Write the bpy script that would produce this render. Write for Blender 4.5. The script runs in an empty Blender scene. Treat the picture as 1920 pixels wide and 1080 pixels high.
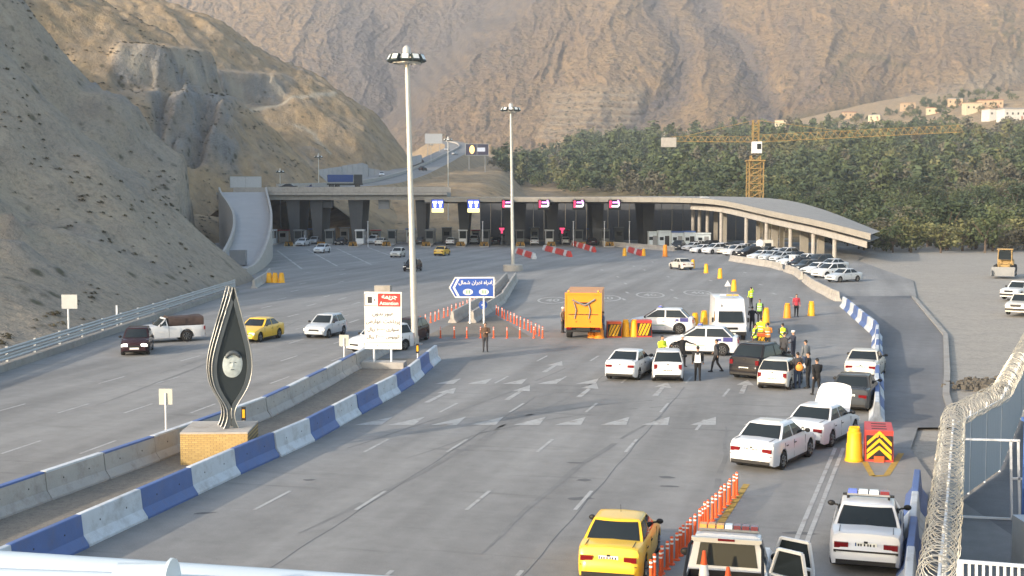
import bpy, bmesh, math, random
import numpy as np
from mathutils import Vector, Matrix, Quaternion

R = math.radians
rng = random.Random(7)
nr = np.random.default_rng(11)
SC = bpy.context.scene
COL = SC.collection

# ------------------------------------------------------------------ camera, sky, sun, exposure
FPX, CX, CY, CAMH, YH = 2400.0, 960.0, 540.0, 9.1, 370.0      # focal length in photo pixels, camera height, horizon row
PITCH = math.atan((CY - YH) / FPX)
cam_d = bpy.data.cameras.new('camera')
cam_d.sensor_width = 36.0
cam_d.lens = 36.0 * FPX / 1920.0
cam_d.clip_start = 0.1
cam_d.clip_end = 12000.0
cam = bpy.data.objects.new('camera', cam_d)
COL.objects.link(cam)
cam.location = (0, 0, CAMH)
cam.rotation_euler = (math.pi / 2 - PITCH, 0, 0)
SC.camera = cam

SUN_D = Vector((0.70, 0.62, -0.29)).normalized()               # the way the light travels
SUN_EL = math.asin(-SUN_D.z)
SUN_AZ = math.atan2(-SUN_D.x, -SUN_D.y)                        # towards the sun, clockwise from +Y
world = bpy.data.worlds.new('World')
SC.world = world
world.use_nodes = True
wn, wl = world.node_tree.nodes, world.node_tree.links
wn.clear()
sky = wn.new('ShaderNodeTexSky')
sky.sky_type = 'NISHITA'
sky.sun_disc = False
sky.sun_elevation = SUN_EL
sky.sun_rotation = SUN_AZ % (2 * math.pi)
sky.air_density = 1.2
sky.dust_density = 2.5
bg = wn.new('ShaderNodeBackground')
bg.inputs['Strength'].default_value = 0.15
wo = wn.new('ShaderNodeOutputWorld')
wl.new(sky.outputs[0], bg.inputs[0])
wl.new(bg.outputs[0], wo.inputs[0])

sun_d = bpy.data.lights.new('sun', 'SUN')
sun_d.energy = 2.0
sun_d.angle = R(0.8)
sun_d.color = (1.0, 0.87, 0.72)
sun = bpy.data.objects.new('sun', sun_d)
COL.objects.link(sun)
sun.location = (-60, -60, 80)
sun.rotation_euler = SUN_D.to_track_quat('-Z', 'Y').to_euler()

vs = SC.view_settings
vs.view_transform = 'Standard'
vs.look = 'None'
vs.exposure = 1.34
vs.gamma = 1.0
vs.use_curve_mapping = False
SC.render.engine = 'CYCLES'
SC.cycles.use_denoising = True
try:
    SC.cycles.denoiser = 'OPENIMAGEDENOISE'
except Exception:
    pass
SC.cycles.max_bounces = 5
SC.cycles.diffuse_bounces = 2
SC.cycles.glossy_bounces = 2
SC.cycles.transmission_bounces = 4
SC.cycles.transparent_max_bounces = 8
SC.cycles.volume_bounces = 0
SC.cycles.sample_clamp_indirect = 4.0
SC.cycles.caustics_reflective = False
SC.cycles.caustics_refractive = False

# ------------------------------------------------------------------ photo pixel -> place
def ray(px, py):
    a, b = (px - CX) / FPX, (py - CY) / FPX
    c, s = math.cos(PITCH), math.sin(PITCH)
    return Vector((a, c - b * s, -s - b * c))

def G(px, py, z=0.0):                     # where the sight line meets height z
    d = ray(px, py)
    t = (z - CAMH) / d.z
    return Vector((d.x * t, d.y * t, z))

def P(px, py, D):                         # the point of the sight line at distance D along the valley
    d = ray(px, py)
    t = D / d.y
    return Vector((d.x * t, D, CAMH + d.z * t))

# ------------------------------------------------------------------ materials
MATS = {}
def mat(name, col, rough=0.7, metal=0.0, var=0.12, scale=3.0, bump=0.0, bscale=40.0, spec=0.4, emit=0.0, coat=0.0, dirt=0.0):
    if name in MATS:
        return MATS[name]
    m = bpy.data.materials.new(name)
    m.use_nodes = True
    n, l = m.node_tree.nodes, m.node_tree.links
    b = n['Principled BSDF']
    b.inputs['Roughness'].default_value = rough
    b.inputs['Metallic'].default_value = metal
    b.inputs['Specular IOR Level'].default_value = spec
    b.inputs['Coat Weight'].default_value = coat
    b.inputs['Coat Roughness'].default_value = 0.08
    tc = n.new('ShaderNodeTexCoord')
    no = n.new('ShaderNodeTexNoise')
    no.inputs['Scale'].default_value = scale
    no.inputs['Detail'].default_value = 5
    oi = n.new('ShaderNodeObjectInfo')                       # shift the pattern so that copies do not repeat it
    sh = n.new('ShaderNodeVectorMath'); sh.operation = 'MULTIPLY_ADD'
    sh.inputs[1].default_value = (37.0, 53.0, 29.0)
    l.new(oi.outputs['Random'], sh.inputs[0]); l.new(tc.outputs['Object'], sh.inputs[2])
    l.new(sh.outputs[0], no.inputs['Vector'])
    mx = n.new('ShaderNodeMix')
    mx.data_type = 'RGBA'
    mx.inputs[6].default_value = (*[c * (1 - var) for c in col], 1)
    mx.inputs[7].default_value = (*[min(1, c * (1 + var)) for c in col], 1)
    l.new(no.outputs['Fac'], mx.inputs[0])
    last = mx.outputs[2]
    if dirt:
        n2 = n.new('ShaderNodeTexNoise')
        n2.inputs['Scale'].default_value = 1.7
        n2.inputs['Detail'].default_value = 8
        n2.inputs['Roughness'].default_value = 0.7
        l.new(sh.outputs[0], n2.inputs['Vector'])
        rp = n.new('ShaderNodeMapRange')
        rp.inputs[1].default_value, rp.inputs[2].default_value = 0.5, 0.72
        rp.inputs[4].default_value = dirt
        l.new(n2.outputs['Fac'], rp.inputs[0])
        m2 = n.new('ShaderNodeMix')
        m2.data_type = 'RGBA'
        m2.inputs[7].default_value = (0.16, 0.13, 0.10, 1)
        l.new(rp.outputs[0], m2.inputs[0])
        l.new(last, m2.inputs[6])
        last = m2.outputs[2]
    l.new(last, b.inputs['Base Color'])
    if emit:
        b.inputs['Emission Color'].default_value = (*col, 1)
        b.inputs['Emission Strength'].default_value = emit
    if bump:
        nb = n.new('ShaderNodeTexNoise')
        nb.inputs['Scale'].default_value = bscale
        nb.inputs['Detail'].default_value = 4
        l.new(tc.outputs['Object'], nb.inputs['Vector'])
        bp = n.new('ShaderNodeBump')
        bp.inputs['Strength'].default_value = bump
        bp.inputs['Distance'].default_value = 0.02
        l.new(nb.outputs['Fac'], bp.inputs['Height'])
        l.new(bp.outputs['Normal'], b.inputs['Normal'])
    MATS[name] = m
    return m

def paint(name, col):
    dk = sum(col) < 0.5
    return mat('paint_' + name, col, rough=0.14 if dk else 0.32, var=0.05, scale=1.5, spec=0.08 if dk else 0.5, coat=0.0 if dk else 0.4, dirt=0.10 if sum(col) > 0.5 else 0.03)

GLASS = mat('dark_glass', (0.018, 0.024, 0.028), rough=0.06, var=0.1, spec=0.28)
BLACK = mat('black_trim', (0.012, 0.012, 0.013), rough=0.55)
RUBBER = mat('tyre_rubber', (0.014, 0.014, 0.015), rough=0.85, dirt=0.25)
ALLOY = mat('alloy', (0.42, 0.43, 0.44), rough=0.38, metal=0.7)
CHROME = mat('chrome', (0.6, 0.6, 0.6), rough=0.2, metal=1.0)
LAMPW = mat('lamp_clear', (0.75, 0.76, 0.75), rough=0.15, spec=0.8)
LAMPR = mat('lamp_red', (0.15, 0.006, 0.008), rough=0.1, spec=0.4)
AMBER = mat('lamp_amber', (0.85, 0.35, 0.04), rough=0.25, spec=0.6)
BLUEL = mat('lamp_blue', (0.05, 0.09, 0.5), rough=0.2, spec=0.7)
PLATE = mat('number_plate', (0.72, 0.72, 0.66), rough=0.5)
STEEL = mat('galvanised_steel', (0.42, 0.44, 0.45), rough=0.45, metal=0.55, dirt=0.2)
CONC = mat('concrete', (0.40, 0.375, 0.34), rough=0.9, var=0.16, scale=1.2, bump=0.3, bscale=25, dirt=0.45)
CONCD = mat('old_concrete', (0.30, 0.285, 0.26), rough=0.92, var=0.2, scale=0.5, bump=0.3, bscale=12, dirt=0.5)
WHITEP = mat('white_barrier_paint', (0.54, 0.57, 0.60), rough=0.65, var=0.16, scale=2.2, bump=0.25, bscale=20, dirt=0.45)
BLUEP = mat('blue_barrier_paint', (0.085, 0.140, 0.32), rough=0.6, var=0.18, scale=2.2, bump=0.25, bscale=20, dirt=0.28)
WHITEM = mat('white_metal', (0.70, 0.71, 0.71), rough=0.45, var=0.08, dirt=0.15)
GREYM = mat('grey_metal', (0.22, 0.23, 0.24), rough=0.5, var=0.1, dirt=0.1)
ORANGEP = mat('orange_plastic', (0.72, 0.105, 0.025), rough=0.5, var=0.12, dirt=0.2)
YELLOWP = mat('yellow_plastic', (0.80, 0.40, 0.012), rough=0.5, var=0.1, dirt=0.15)
REDP = mat('red_plastic', (0.52, 0.045, 0.035), rough=0.5, var=0.12, dirt=0.25)
REFL = mat('reflective_white', (0.75, 0.75, 0.73), rough=0.35)
MARKW = mat('road_paint', (0.37, 0.37, 0.36), rough=0.8, var=0.3, scale=5, dirt=0.85)
MARKY = mat('yellow_road_paint', (0.42, 0.27, 0.05), rough=0.8, var=0.3, scale=6, dirt=0.7)
YELLOWC = mat('crane_yellow', (0.33, 0.215, 0.075), rough=0.6, dirt=0.3)

# ------------------------------------------------------------------ mesh collecting
class MB:
    def __init__(s):
        s.v, s.f, s.m = [], [], []
    def face(s, pts, mi=0):
        k = len(s.v)
        s.v += [tuple(p) for p in pts]
        s.f.append(tuple(range(k, k + len(pts))))
        s.m.append(mi)
    def mesh(s, vs_, fs_, mi=0, mx=None):
        k = len(s.v)
        if mx is not None:
            vs_ = [mx @ Vector(p) for p in vs_]
        s.v += [tuple(p) for p in vs_]
        s.f += [tuple(i + k for i in f) for f in fs_]
        s.m += [mi] * len(fs_)
    def box(s, c, d, rz=0.0, mi=0, top=(1, 1), mx=None):
        x, y, z = d[0] / 2, d[1] / 2, d[2] / 2
        tx, ty = top
        pts = [(-x, -y, -z), (x, -y, -z), (x, y, -z), (-x, y, -z), (-x * tx, -y * ty, z), (x * tx, -y * ty, z), (x * tx, y * ty, z), (-x * tx, y * ty, z)]
        M_ = Matrix.Translation(c) @ Matrix.Rotation(rz, 4, 'Z')
        if mx is not None:
            M_ = mx @ M_
        s.mesh(pts, [(0, 3, 2, 1), (4, 5, 6, 7), (0, 1, 5, 4), (1, 2, 6, 5), (2, 3, 7, 6), (3, 0, 4, 7)], mi, M_)
    def bar(s, a, b, w, h=None, mi=0):          # square bar from a to b
        a, b = Vector(a), Vector(b)
        h = w if h is None else h
        d = (b - a)
        L = d.length
        if L < 1e-6:
            return
        q = d.to_track_quat('Z', 'Y').to_matrix().to_4x4()
        M_ = Matrix.Translation((a + b) / 2) @ q
        s.box((0, 0, 0), (w, h, L), 0, mi, (1, 1), M_)
    def loft(s, rings, mi=0, closed=True, cap0=True, cap1=True):
        k = len(s.v)
        n = len(rings[0])
        for r in rings:
            s.v += [tuple(p) for p in r]
        for i in range(len(rings) - 1):
            for j in range(n if closed else n - 1):
                a = k + i * n + j
                b = k + i * n + (j + 1) % n
                s.f.append((a, b, b + n, a + n))
                s.m.append(mi)
        if cap0:
            s.f.append(tuple(k + j for j in reversed(range(n)))); s.m.append(mi)
        if cap1:
            s.f.append(tuple(k + (len(rings) - 1) * n + j for j in range(n))); s.m.append(mi)
    def tube(s, pts, r, n=8, mi=0, cap=True):
        pts = [Vector(p) for p in pts]
        rad = r if isinstance(r, (list, tuple)) else [r] * len(pts)
        rings = []
        up = Vector((0, 0, 1))
        d0 = (pts[1] - pts[0]).normalized()
        ref = up if abs(d0.z) < 0.9 else Vector((1, 0, 0))
        for i, p in enumerate(pts):
            a = pts[max(0, i - 1)]
            b = pts[min(len(pts) - 1, i + 1)]
            d = (b - a).normalized()
            x = d.cross(ref)
            if x.length < 1e-4:
                x = d.cross(Vector((0, 1, 0)))
            x.normalize()
            y = d.cross(x).normalized()
            ref = -y if False else ref
            rings.append([p + (x * math.cos(t) + y * math.sin(t)) * rad[i] for t in (2 * math.pi * k / n for k in range(n))])
        s.loft(rings, mi, True, cap, cap)
    def lathe(s, prof, n=16, c=(0, 0, 0), mi=0, ax='Z', cap=True, sq=1.0):
        rings = []
        for r, z in prof:
            ring = []
            for k in range(n):
                t = 2 * math.pi * k / n
                a, b = r * math.cos(t), r * math.sin(t) * sq
                if ax == 'Z':
                    p = (c[0] + a, c[1] + b, c[2] + z)
                elif ax == 'X':
                    p = (c[0] + z, c[1] + a, c[2] + b)
                else:
                    p = (c[0] + a, c[1] + z, c[2] + b)
                ring.append(p)
            rings.append(ring)
        s.loft(rings, mi, True, cap, cap)
    def sphere(s, c, r, n=10, mi=0):
        rx, ry, rz_ = r if isinstance(r, (tuple, list)) else (r, r, r)
        rings = []
        for i in range(1, n):
            t = math.pi * i / n
            rings.append([(c[0] + rx * math.sin(t) * math.cos(u), c[1] + ry * math.sin(t) * math.sin(u), c[2] - rz_ * math.cos(t)) for u in (2 * math.pi * k / n for k in range(n))])
        s.loft(rings, mi)
    def grid(s, fn, us, ws, mi=0, flip=False):
        k = len(s.v)
        for u in us:
            for w in ws:
                s.v.append(tuple(fn(u, w)))
        nw = len(ws)
        for i in range(len(us) - 1):
            for j in range(nw - 1):
                a = k + i * nw + j
                q = (a, a + 1, a + nw + 1, a + nw)
                s.f.append(q[::-1] if flip else q)
                s.m.append(mi)
    def data(s, name, mats, smooth=None):
        me = bpy.data.meshes.new(name)
        me.from_pydata(s.v, [], s.f)
        if not isinstance(mats, (list, tuple)):
            mats = [mats]
        for m in mats:
            me.materials.append(m)
        if len(mats) > 1:
            me.polygons.foreach_set('material_index', s.m)
        bm = bmesh.new()
        bm.from_mesh(me)
        bmesh.ops.remove_doubles(bm, verts=bm.verts, dist=1e-5)
        bmesh.ops.recalc_face_normals(bm, faces=bm.faces)
        if smooth:
            for f in bm.faces:
                f.smooth = True
            for e in bm.edges:
                if len(e.link_faces) == 2 and e.calc_face_angle(0) > R(smooth):
                    e.smooth = False
        bm.to_mesh(me)
        bm.free()
        return me
    def build(s, name, mats, parent=None, smooth=None, loc=None, rz=0.0):
        return link(name, s.data(name, mats, smooth), parent, loc, rz)

def link(name, data, parent=None, loc=None, rz=0.0):
    o = bpy.data.objects.new(name, data)
    COL.objects.link(o)
    if parent is not None:
        o.parent = parent
    if loc is not None:
        o.location = loc
    if rz:
        o.rotation_euler = (0, 0, rz)
    return o

def tag(o, label=None, cat=None, group=None, kind=None):
    if label: o['label'] = label
    if cat: o['category'] = cat
    if group: o['group'] = group
    if kind: o['kind'] = kind
    return o

def thing(name, label, cat, loc=(0, 0, 0), rz=0.0, group=None):
    o = bpy.data.objects.new(name, None)
    o.empty_display_size = 0.3
    COL.objects.link(o)
    o.location = loc
    o.rotation_euler = (0, 0, rz)
    return tag(o, label, cat, group)

KIDS = {}
def copy_tree(o, parent=None):
    c = o.copy()
    COL.objects.link(c)
    c.parent = parent
    for ch in list(o.children):
        copy_tree(ch, c)
    return c

ORD = 'first second third fourth fifth sixth seventh eighth ninth tenth eleventh twelfth thirteenth fourteenth fifteenth sixteenth seventeenth eighteenth nineteenth twentieth'.split()
ORD += ['twenty-' + w for w in ORD[:9]] + ['thirtieth'] + ['thirty-' + w for w in ORD[:9]] + ['fortieth']

# ------------------------------------------------------------------ noise for terrain
PERM = nr.permutation(512)
PERM = np.concatenate([PERM, PERM])
GRAD = nr.normal(size=(512, 2))
GRAD /= np.linalg.norm(GRAD, axis=1)[:, None]
def perlin(x, y):
    xi, yi = np.floor(x).astype(int), np.floor(y).astype(int)
    xf, yf = x - xi, y - yi
    u, v = xf * xf * xf * (xf * (xf * 6 - 15) + 10), yf * yf * yf * (yf * (yf * 6 - 15) + 10)
    def g(ix, iy, dx, dy):
        h = PERM[(PERM[ix & 511] + iy) & 511]
        gr = GRAD[h]
        return gr[..., 0] * dx + gr[..., 1] * dy
    a = g(xi, yi, xf, yf); b = g(xi + 1, yi, xf - 1, yf)
    c = g(xi, yi + 1, xf, yf - 1); d = g(xi + 1, yi + 1, xf - 1, yf - 1)
    return ((a * (1 - u) + b * u) * (1 - v) + (c * (1 - u) + d * u) * v) * 1.4
def fbm(x, y, o=5, gain=0.5, lac=2.03):
    s, a = 0, 1.0
    for _ in range(o):
        s = s + a * perlin(x, y)
        x, y, a = x * lac + 17.3, y * lac - 9.1, a * gain
    return s
def ridged(x, y, o=5, gain=0.5, lac=2.1):
    s, a, w = 0, 1.0, 1.0
    for _ in range(o):
        n = (1 - np.abs(perlin(x, y))) ** 2
        s = s + a * n * w
        w = np.clip(n * 1.6, 0, 1)
        x, y, a = x * lac + 5.7, y * lac + 31.1, a * gain
    return s
def sstep(a, b, x):
    t = np.clip((x - a) / (b - a), 0, 1)
    return t * t * (3 - 2 * t)
def polydist(px, py, pts):
    d = np.full(np.shape(px), 1e9)
    for (x0, y0), (x1, y1) in zip(pts[:-1], pts[1:]):
        dx, dy = x1 - x0, y1 - y0
        t = np.clip(((px - x0) * dx + (py - y0) * dy) / (dx * dx + dy * dy), 0, 1)
        d = np.minimum(d, np.hypot(px - x0 - t * dx, py - y0 - t * dy))
    return d
# ------------------------------------------------------------------ the setting: ground, hills, mountain
def terrain_mat(name, stops, rock, rock_amt, shrub=0.5, fine=0.5, bump=1.0, shrub_scale=0.22, bs=1.0, far=None, dots=(0.16, 0.32, 0.48, 0.6)):
    m = bpy.data.materials.new(name)
    m.use_nodes = True
    n, l = m.node_tree.nodes, m.node_tree.links
    b = n['Principled BSDF']
    b.inputs['Roughness'].default_value = 0.95
    b.inputs['Specular IOR Level'].default_value = 0.1
    ge = n.new('ShaderNodeNewGeometry')
    def noise(scale, det=6, rough=0.6, vec=None):
        t = n.new('ShaderNodeTexNoise')
        t.inputs['Scale'].default_value = scale
        t.inputs['Detail'].default_value = det
        t.inputs['Roughness'].default_value = rough
        l.new(vec or ge.outputs['Position'], t.inputs['Vector'])
        return t
    def ramp(src, lo, hi, a=0.0, c=1.0):
        r = n.new('ShaderNodeMapRange')
        r.inputs[1].default_value, r.inputs[2].default_value, r.inputs[3].default_value, r.inputs[4].default_value = lo, hi, a, c
        l.new(src, r.inputs[0])
        return r.outputs[0]
    def mix(fac, a, c):
        x = n.new('ShaderNodeMix')
        x.data_type = 'RGBA'
        for k, v in ((0, fac), (6, a), (7, c)):
            if hasattr(v, 'links'):
                l.new(v, x.inputs[k])
            else:
                x.inputs[k].default_value = v if isinstance(v, float) else (*v, 1)
        return x.outputs[2]
    big = noise(0.012 * fine, 5)
    mid = noise(0.11 * fine, 7, 0.65)
    small = noise(0.7 * fine, 6, 0.7)
    c = mix(ramp(big.outputs['Fac'], 0.35, 0.65), stops[0], stops[1])
    c = mix(ramp(mid.outputs['Fac'], 0.42, 0.7, 0, 0.8), c, stops[2])
    c = mix(ramp(small.outputs['Fac'], 0.48, 0.7, 0, 0.65), c, tuple(x * 0.5 for x in stops[2]))
    grit = noise(2.6 * fine, 3, 0.6)
    c = mix(ramp(grit.outputs['Fac'], 0.52, 0.68, 0, 0.5), c, tuple(min(1, x * 1.35) for x in stops[1]))
    if far:                                                  # ochre soil beyond the first spur, sunlit warmth put into its colour
        sx = n.new('ShaderNodeSeparateXYZ'); l.new(ge.outputs['Position'], sx.inputs[0])
        wob = n.new('ShaderNodeMath'); wob.operation = 'MULTIPLY_ADD'; wob.inputs[1].default_value = 40.0
        l.new(big.outputs['Fac'], wob.inputs[0]); l.new(sx.outputs[1], wob.inputs[2])
        fc = mix(ramp(mid.outputs['Fac'], 0.4, 0.66), far, tuple(x * 0.62 for x in far))
        fc = mix(ramp(grit.outputs['Fac'], 0.5, 0.7, 0, 0.5), fc, tuple(x * 0.5 for x in far))
        c = mix(ramp(wob.outputs[0], 244, 268, 0, 0.85), c, fc)
    at = n.new('ShaderNodeVertexColor')
    at.layer_name = 'zone'
    sp = n.new('ShaderNodeSeparateColor')
    l.new(at.outputs['Color'], sp.inputs[0])
    # rock shows where the zone says so and where the face is steep
    rk = noise(0.05 * fine, 8, 0.7)
    rsum = n.new('ShaderNodeMath'); rsum.operation = 'MULTIPLY_ADD'
    l.new(sp.outputs[0], rsum.inputs[0]); rsum.inputs[1].default_value = 0.9
    l.new(ramp(rk.outputs['Fac'], 0.45, 0.75, 0, rock_amt), rsum.inputs[2]); rsum.use_clamp = True
    rcol = mix(ramp(mid.outputs['Fac'], 0.3, 0.7), rock, tuple(x * 0.6 for x in rock))
    wv = n.new('ShaderNodeTexWave'); wv.wave_type = 'BANDS'; wv.bands_direction = 'Z'
    wv.inputs['Scale'].default_value = 0.16 * fine; wv.inputs['Distortion'].default_value = 22.0; wv.inputs['Detail'].default_value = 4; wv.inputs['Detail Scale'].default_value = 0.5 * fine
    l.new(ge.outputs['Position'], wv.inputs['Vector'])
    rcol = mix(ramp(wv.outputs['Fac'], 0.3, 0.8, 0, 0.28), rcol, tuple(min(1, x * 1.35) for x in rock))
    c = mix(rsum.outputs[0], c, rcol)
    c = mix(sp.outputs[1], c, (0.40, 0.35, 0.27))          # bare cuts and tracks
    sh = n.new('ShaderNodeTexVoronoi')
    sh.inputs['Scale'].default_value = shrub_scale
    l.new(ge.outputs['Position'], sh.inputs['Vector'])
    shm = ramp(sh.outputs['Distance'], dots[0], dots[1], 1, 0)
    sm = n.new('ShaderNodeMath'); sm.operation = 'MULTIPLY'
    l.new(shm, sm.inputs[0]); l.new(ramp(mid.outputs['Fac'], dots[2], dots[3], 0, shrub), sm.inputs[1])
    c = mix(sm.outputs[0], c, (0.075, 0.072, 0.045))
    c = mix(sp.outputs[2], c, mix(ramp(small.outputs['Fac'], 0.4, 0.65), (0.06, 0.065, 0.03), (0.13, 0.115, 0.055)))   # green patches
    l.new(c, b.inputs['Base Color'])
    hs = n.new('ShaderNodeMath'); hs.operation = 'ADD'
    l.new(ramp(mid.outputs['Fac'], 0, 1, 0, 5.0 / fine), hs.inputs[0]); l.new(ramp(small.outputs['Fac'], 0, 1, 0, 1.0 / fine), hs.inputs[1])
    bp = n.new('ShaderNodeBump')
    bp.inputs['Strength'].default_value = bump
    bp.inputs['Distance'].default_value = bs
    l.new(hs.outputs[0], bp.inputs['Height'])
    l.new(bp.outputs['Normal'], b.inputs['Normal'])
    return m

def sheet(name, X, Y, Z, material, zone=None, smooth=True, parent=None):
    h, w = X.shape
    co = np.stack([X, Y, Z], -1).reshape(-1, 3)
    idx = np.arange(h * w).reshape(h, w)
    q = np.stack([idx[:-1, :-1], idx[:-1, 1:], idx[1:, 1:], idx[1:, :-1]], -1).reshape(-1, 4)
    me = bpy.data.meshes.new(name)
    me.vertices.add(len(co)); me.vertices.foreach_set('co', co.ravel())
    me.loops.add(q.size); me.loops.foreach_set('vertex_index', q.ravel().astype(np.int32))
    me.polygons.add(len(q)); me.polygons.foreach_set('loop_start', np.arange(0, q.size, 4, dtype=np.int32))
    me.update(calc_edges=True)
    me.polygons.foreach_set('use_smooth', np.full(len(q), smooth))
    if zone is not None:
        ca = me.color_attributes.new('zone', 'FLOAT_COLOR', 'POINT')
        ca.data.foreach_set('color', np.concatenate([zone.reshape(-1, 3), np.ones((h * w, 1))], 1).ravel())
    me.materials.append(material)
    me.validate()
    o = link(name, me, parent)
    return tag(o, kind='structure')

# --- valley and left-hand hillside in one height field -------------------------------------------
def foot(Y):                                # foot of the hillside
    return np.interp(Y, [0, 60, 140, 170, 205, 245, 300, 335, 420, 490, 600, 900], [-27.5, -27.6, -27.8, -43, -53, -60, -54, -46, -44, -35, -30, -60])
SPURS = [  # crest outlines in the photo with the distance of each crest, near to far
    (225.0, [(-300, -420), (-60, -150), (20, -48), (60, 0), (110, 62), (153, 118), (187, 163), (240, 190), (268, 215), (290, 250), (333, 283), (400, 322), (432, 350), (470, 372)]),
    (335.0, [(-100, -170), (60, -75), (183, 0), (283, 57), (357, 103), (427, 160), (467, 207), (533, 263), (593, 323), (625, 352), (660, 372)]),
    (490.0, [(0, -120), (150, -60), (293, 0), (433, 53), (533, 117), (633, 170), (700, 215), (740, 262), (765, 292), (800, 330), (830, 372)])]
def valley_z(X, Y):
    d = foot(Y) - X
    dd = np.maximum(d, 0)
    near = sstep(150, 90, Y)
    base = (0.92 - 0.45 * near) * np.minimum(dd, 16) + 0.95 * np.maximum(dd - 16, 0)
    base = base * (1 - near + near * sstep(28, 112, Y))
    back = np.where(Y > 225, 0.62 * (Y - 225), 0)
    z = np.maximum(base - back * sstep(4, 25, d), np.where(d > 0, 0.18 * np.maximum(d, 0), -9))
    for i, (Dc, pts) in enumerate(SPURS):
        w = [P(px, py, Dc) for px, py in pts]
        xs = np.array([p.x for p in w]); zs = np.array([p.z for p in w])
        wob = 9 * perlin(X / 38.0 + 3 * i, X * 0 + 0.37 + i)
        Yc = Dc + wob - 0.10 * (xs[-1] - X)
        crest = np.interp(X, xs, zs, right=-40)
        kf, kb = ((0.9, 0.72), (0.60, 0.75), (0.55, 0.8))[i]
        zz = crest - np.where(Y < Yc, kf * (Yc - Y) * (0.35 + 0.65 * sstep(0, 60, Yc - Y)), kb * (Y - Yc))
        if i:
            z = np.maximum(z, zz)
        else:
            z = np.where(Y > 150, np.maximum(np.minimum(z, crest + 3.0 + 0.2 * (225 - np.minimum(Y, 225))), zz), z)
    z = np.where(X < -84, np.minimum(z, 44 + 0.16 * np.maximum(Y - 215, 0) + 0.25 * (-84 - X) * sstep(230, 330, Y)), z)
    # valley floor
    fl = np.where(Y > 285, 0.062 * (Y - 285), 0.0)
    bank = 11.0 * sstep(262, 320, Y) * sstep(14, -12, X - 0.03 * (Y - 300)) * sstep(-60, -30, X + 0.0 * Y)
    flo = np.where(X < 14, np.maximum(fl, 0) * 0.9, fl * (0.9 + 0.33 * sstep(14, 60, X)))
    flo = np.maximum(flo, bank + 0.045 * np.maximum(Y - 320, 0) * sstep(20, -10, X))
    right = sstep(78, 140, X) * sstep(60, 120, X) * 0.03 * np.maximum(X - 78, 0)
    out = np.where(d > 0, np.maximum(z, flo), flo + right)
    # rises on the far right, towards the terraced fields
    out = out + 26 * sstep(430, 900, Y) * sstep(190, 380, X)
    return out
def valley_zone(X, Y, Z):
    zone = np.zeros(X.shape + (3,))
    return zone

def grade(lo, hi, fine, n):               # denser spacing where fine says so
    return np.linspace(lo, hi, n)
xs = np.concatenate([np.linspace(-300, -150, 70, endpoint=False), np.linspace(-150, -26, 190, endpoint=False), np.linspace(-26, 60, 70, endpoint=False), np.linspace(60, 520, 150)])
ys = np.concatenate([np.linspace(52, 240, 170, endpoint=False), np.linspace(240, 520, 230, endpoint=False), np.linspace(520, 1150, 150)])
X, Y = np.meshgrid(xs, ys)
Z = valley_z(X, Y)
dft = foot(Y) - X
hillm = sstep(1.0, 14, dft)
PX = CX + FPX * X / Y                      # where each point of the sheet is seen, for the cuts that the photo shows
PY = YH - FPX * (Z - CAMH) / Y
# erosion: gullies that run down the slope, rough ground, a cut bench
gul = ridged(Y / 24.0 + 0.5 * perlin(X / 30, Y / 30), X / 70.0 + 2.0, 4) - 0.9
gul2 = ridged(Y / 7.5 + 0.6 * perlin(X / 12, Y / 12), X / 26.0 + 5.0, 3) - 0.9
crag = np.maximum(ridged(X / 11.0, Y / 11.0 + 3, 4) - 1.15, 0)
crm = sstep(0.0, 0.5, fbm(X / 36.0 + 11, Y / 36.0, 3))
Z = Z + hillm * (1.9 * gul + 0.55 * gul2 + 1.5 * fbm(X / 17, Y / 17, 5) + 2.6 * crag * crm + 0.45 * fbm(X / 3.5, Y / 3.5, 3))
flute = sstep(280, 300, PX) * sstep(470, 420, PX) * sstep(150, 178, PY + 0.25 * (PX - 300) * 0 ) * sstep(320, 270, PY - 0.25 * (PX - 300)) * sstep(245, 262, Y) * sstep(365, 345, Y)
Z = Z - flute * hillm * 7.5 * (ridged(X / 6.0 + 0.15 * perlin(X / 5, Y / 9), Y / 70.0, 3) - 0.6)
bench = sstep(210, 235, PX) * sstep(560, 520, PX) * sstep(250, 265, Y) * sstep(520, 500, Y)
for zc in (41.0,):
    zl = zc + 0.05 * (Y - 330)
    t = (Z - zl) / 7.0
    Z = Z + bench * np.where(np.abs(t) < 1, (np.tanh(5 * t) * 7.0 * 0.95 - (Z - zl)) * (1 - np.abs(t)) ** 0.4 * 0.95, 0)
cutm = bench * np.exp(-((Z - (41.0 + 0.05 * (Y - 330))) / 5.0) ** 2)
Z = Z + (1 - hillm) * sstep(262, 300, Y) * (0.8 * fbm(X / 22, Y / 22, 4))
Z = np.where((dft <= 0.5) & (Y < 262), -0.5, Z)
edge = sstep(0.3, 1.6, dft)
zone = np.zeros(X.shape + (3,))
zone[..., 0] = np.clip(flute * 0.7 + cutm * 1.1 + 1.2 * crag * crm * hillm + 0.40 * sstep(0.3, 0.9, fbm(X / 30, Y / 30, 4)) * hillm, 0, 1)
trk = np.exp(-(polydist(PX, PY, [(15, 20), (32, 50), (42, 75), (38, 130), (30, 190), (33, 225), (15, 262), (0, 280)]) / 3.2) ** 2)
trk2 = np.exp(-(polydist(PX, PY, [(465, 207), (520, 196), (560, 188), (605, 183), (632, 182)]) / 3.5) ** 2) * (Y > 330)
trk3 = np.exp(-(polydist(PX, PY, [(556, 235), (590, 246), (600, 262), (620, 280)]) / 3.0) ** 2) * (Y > 380)
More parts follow.
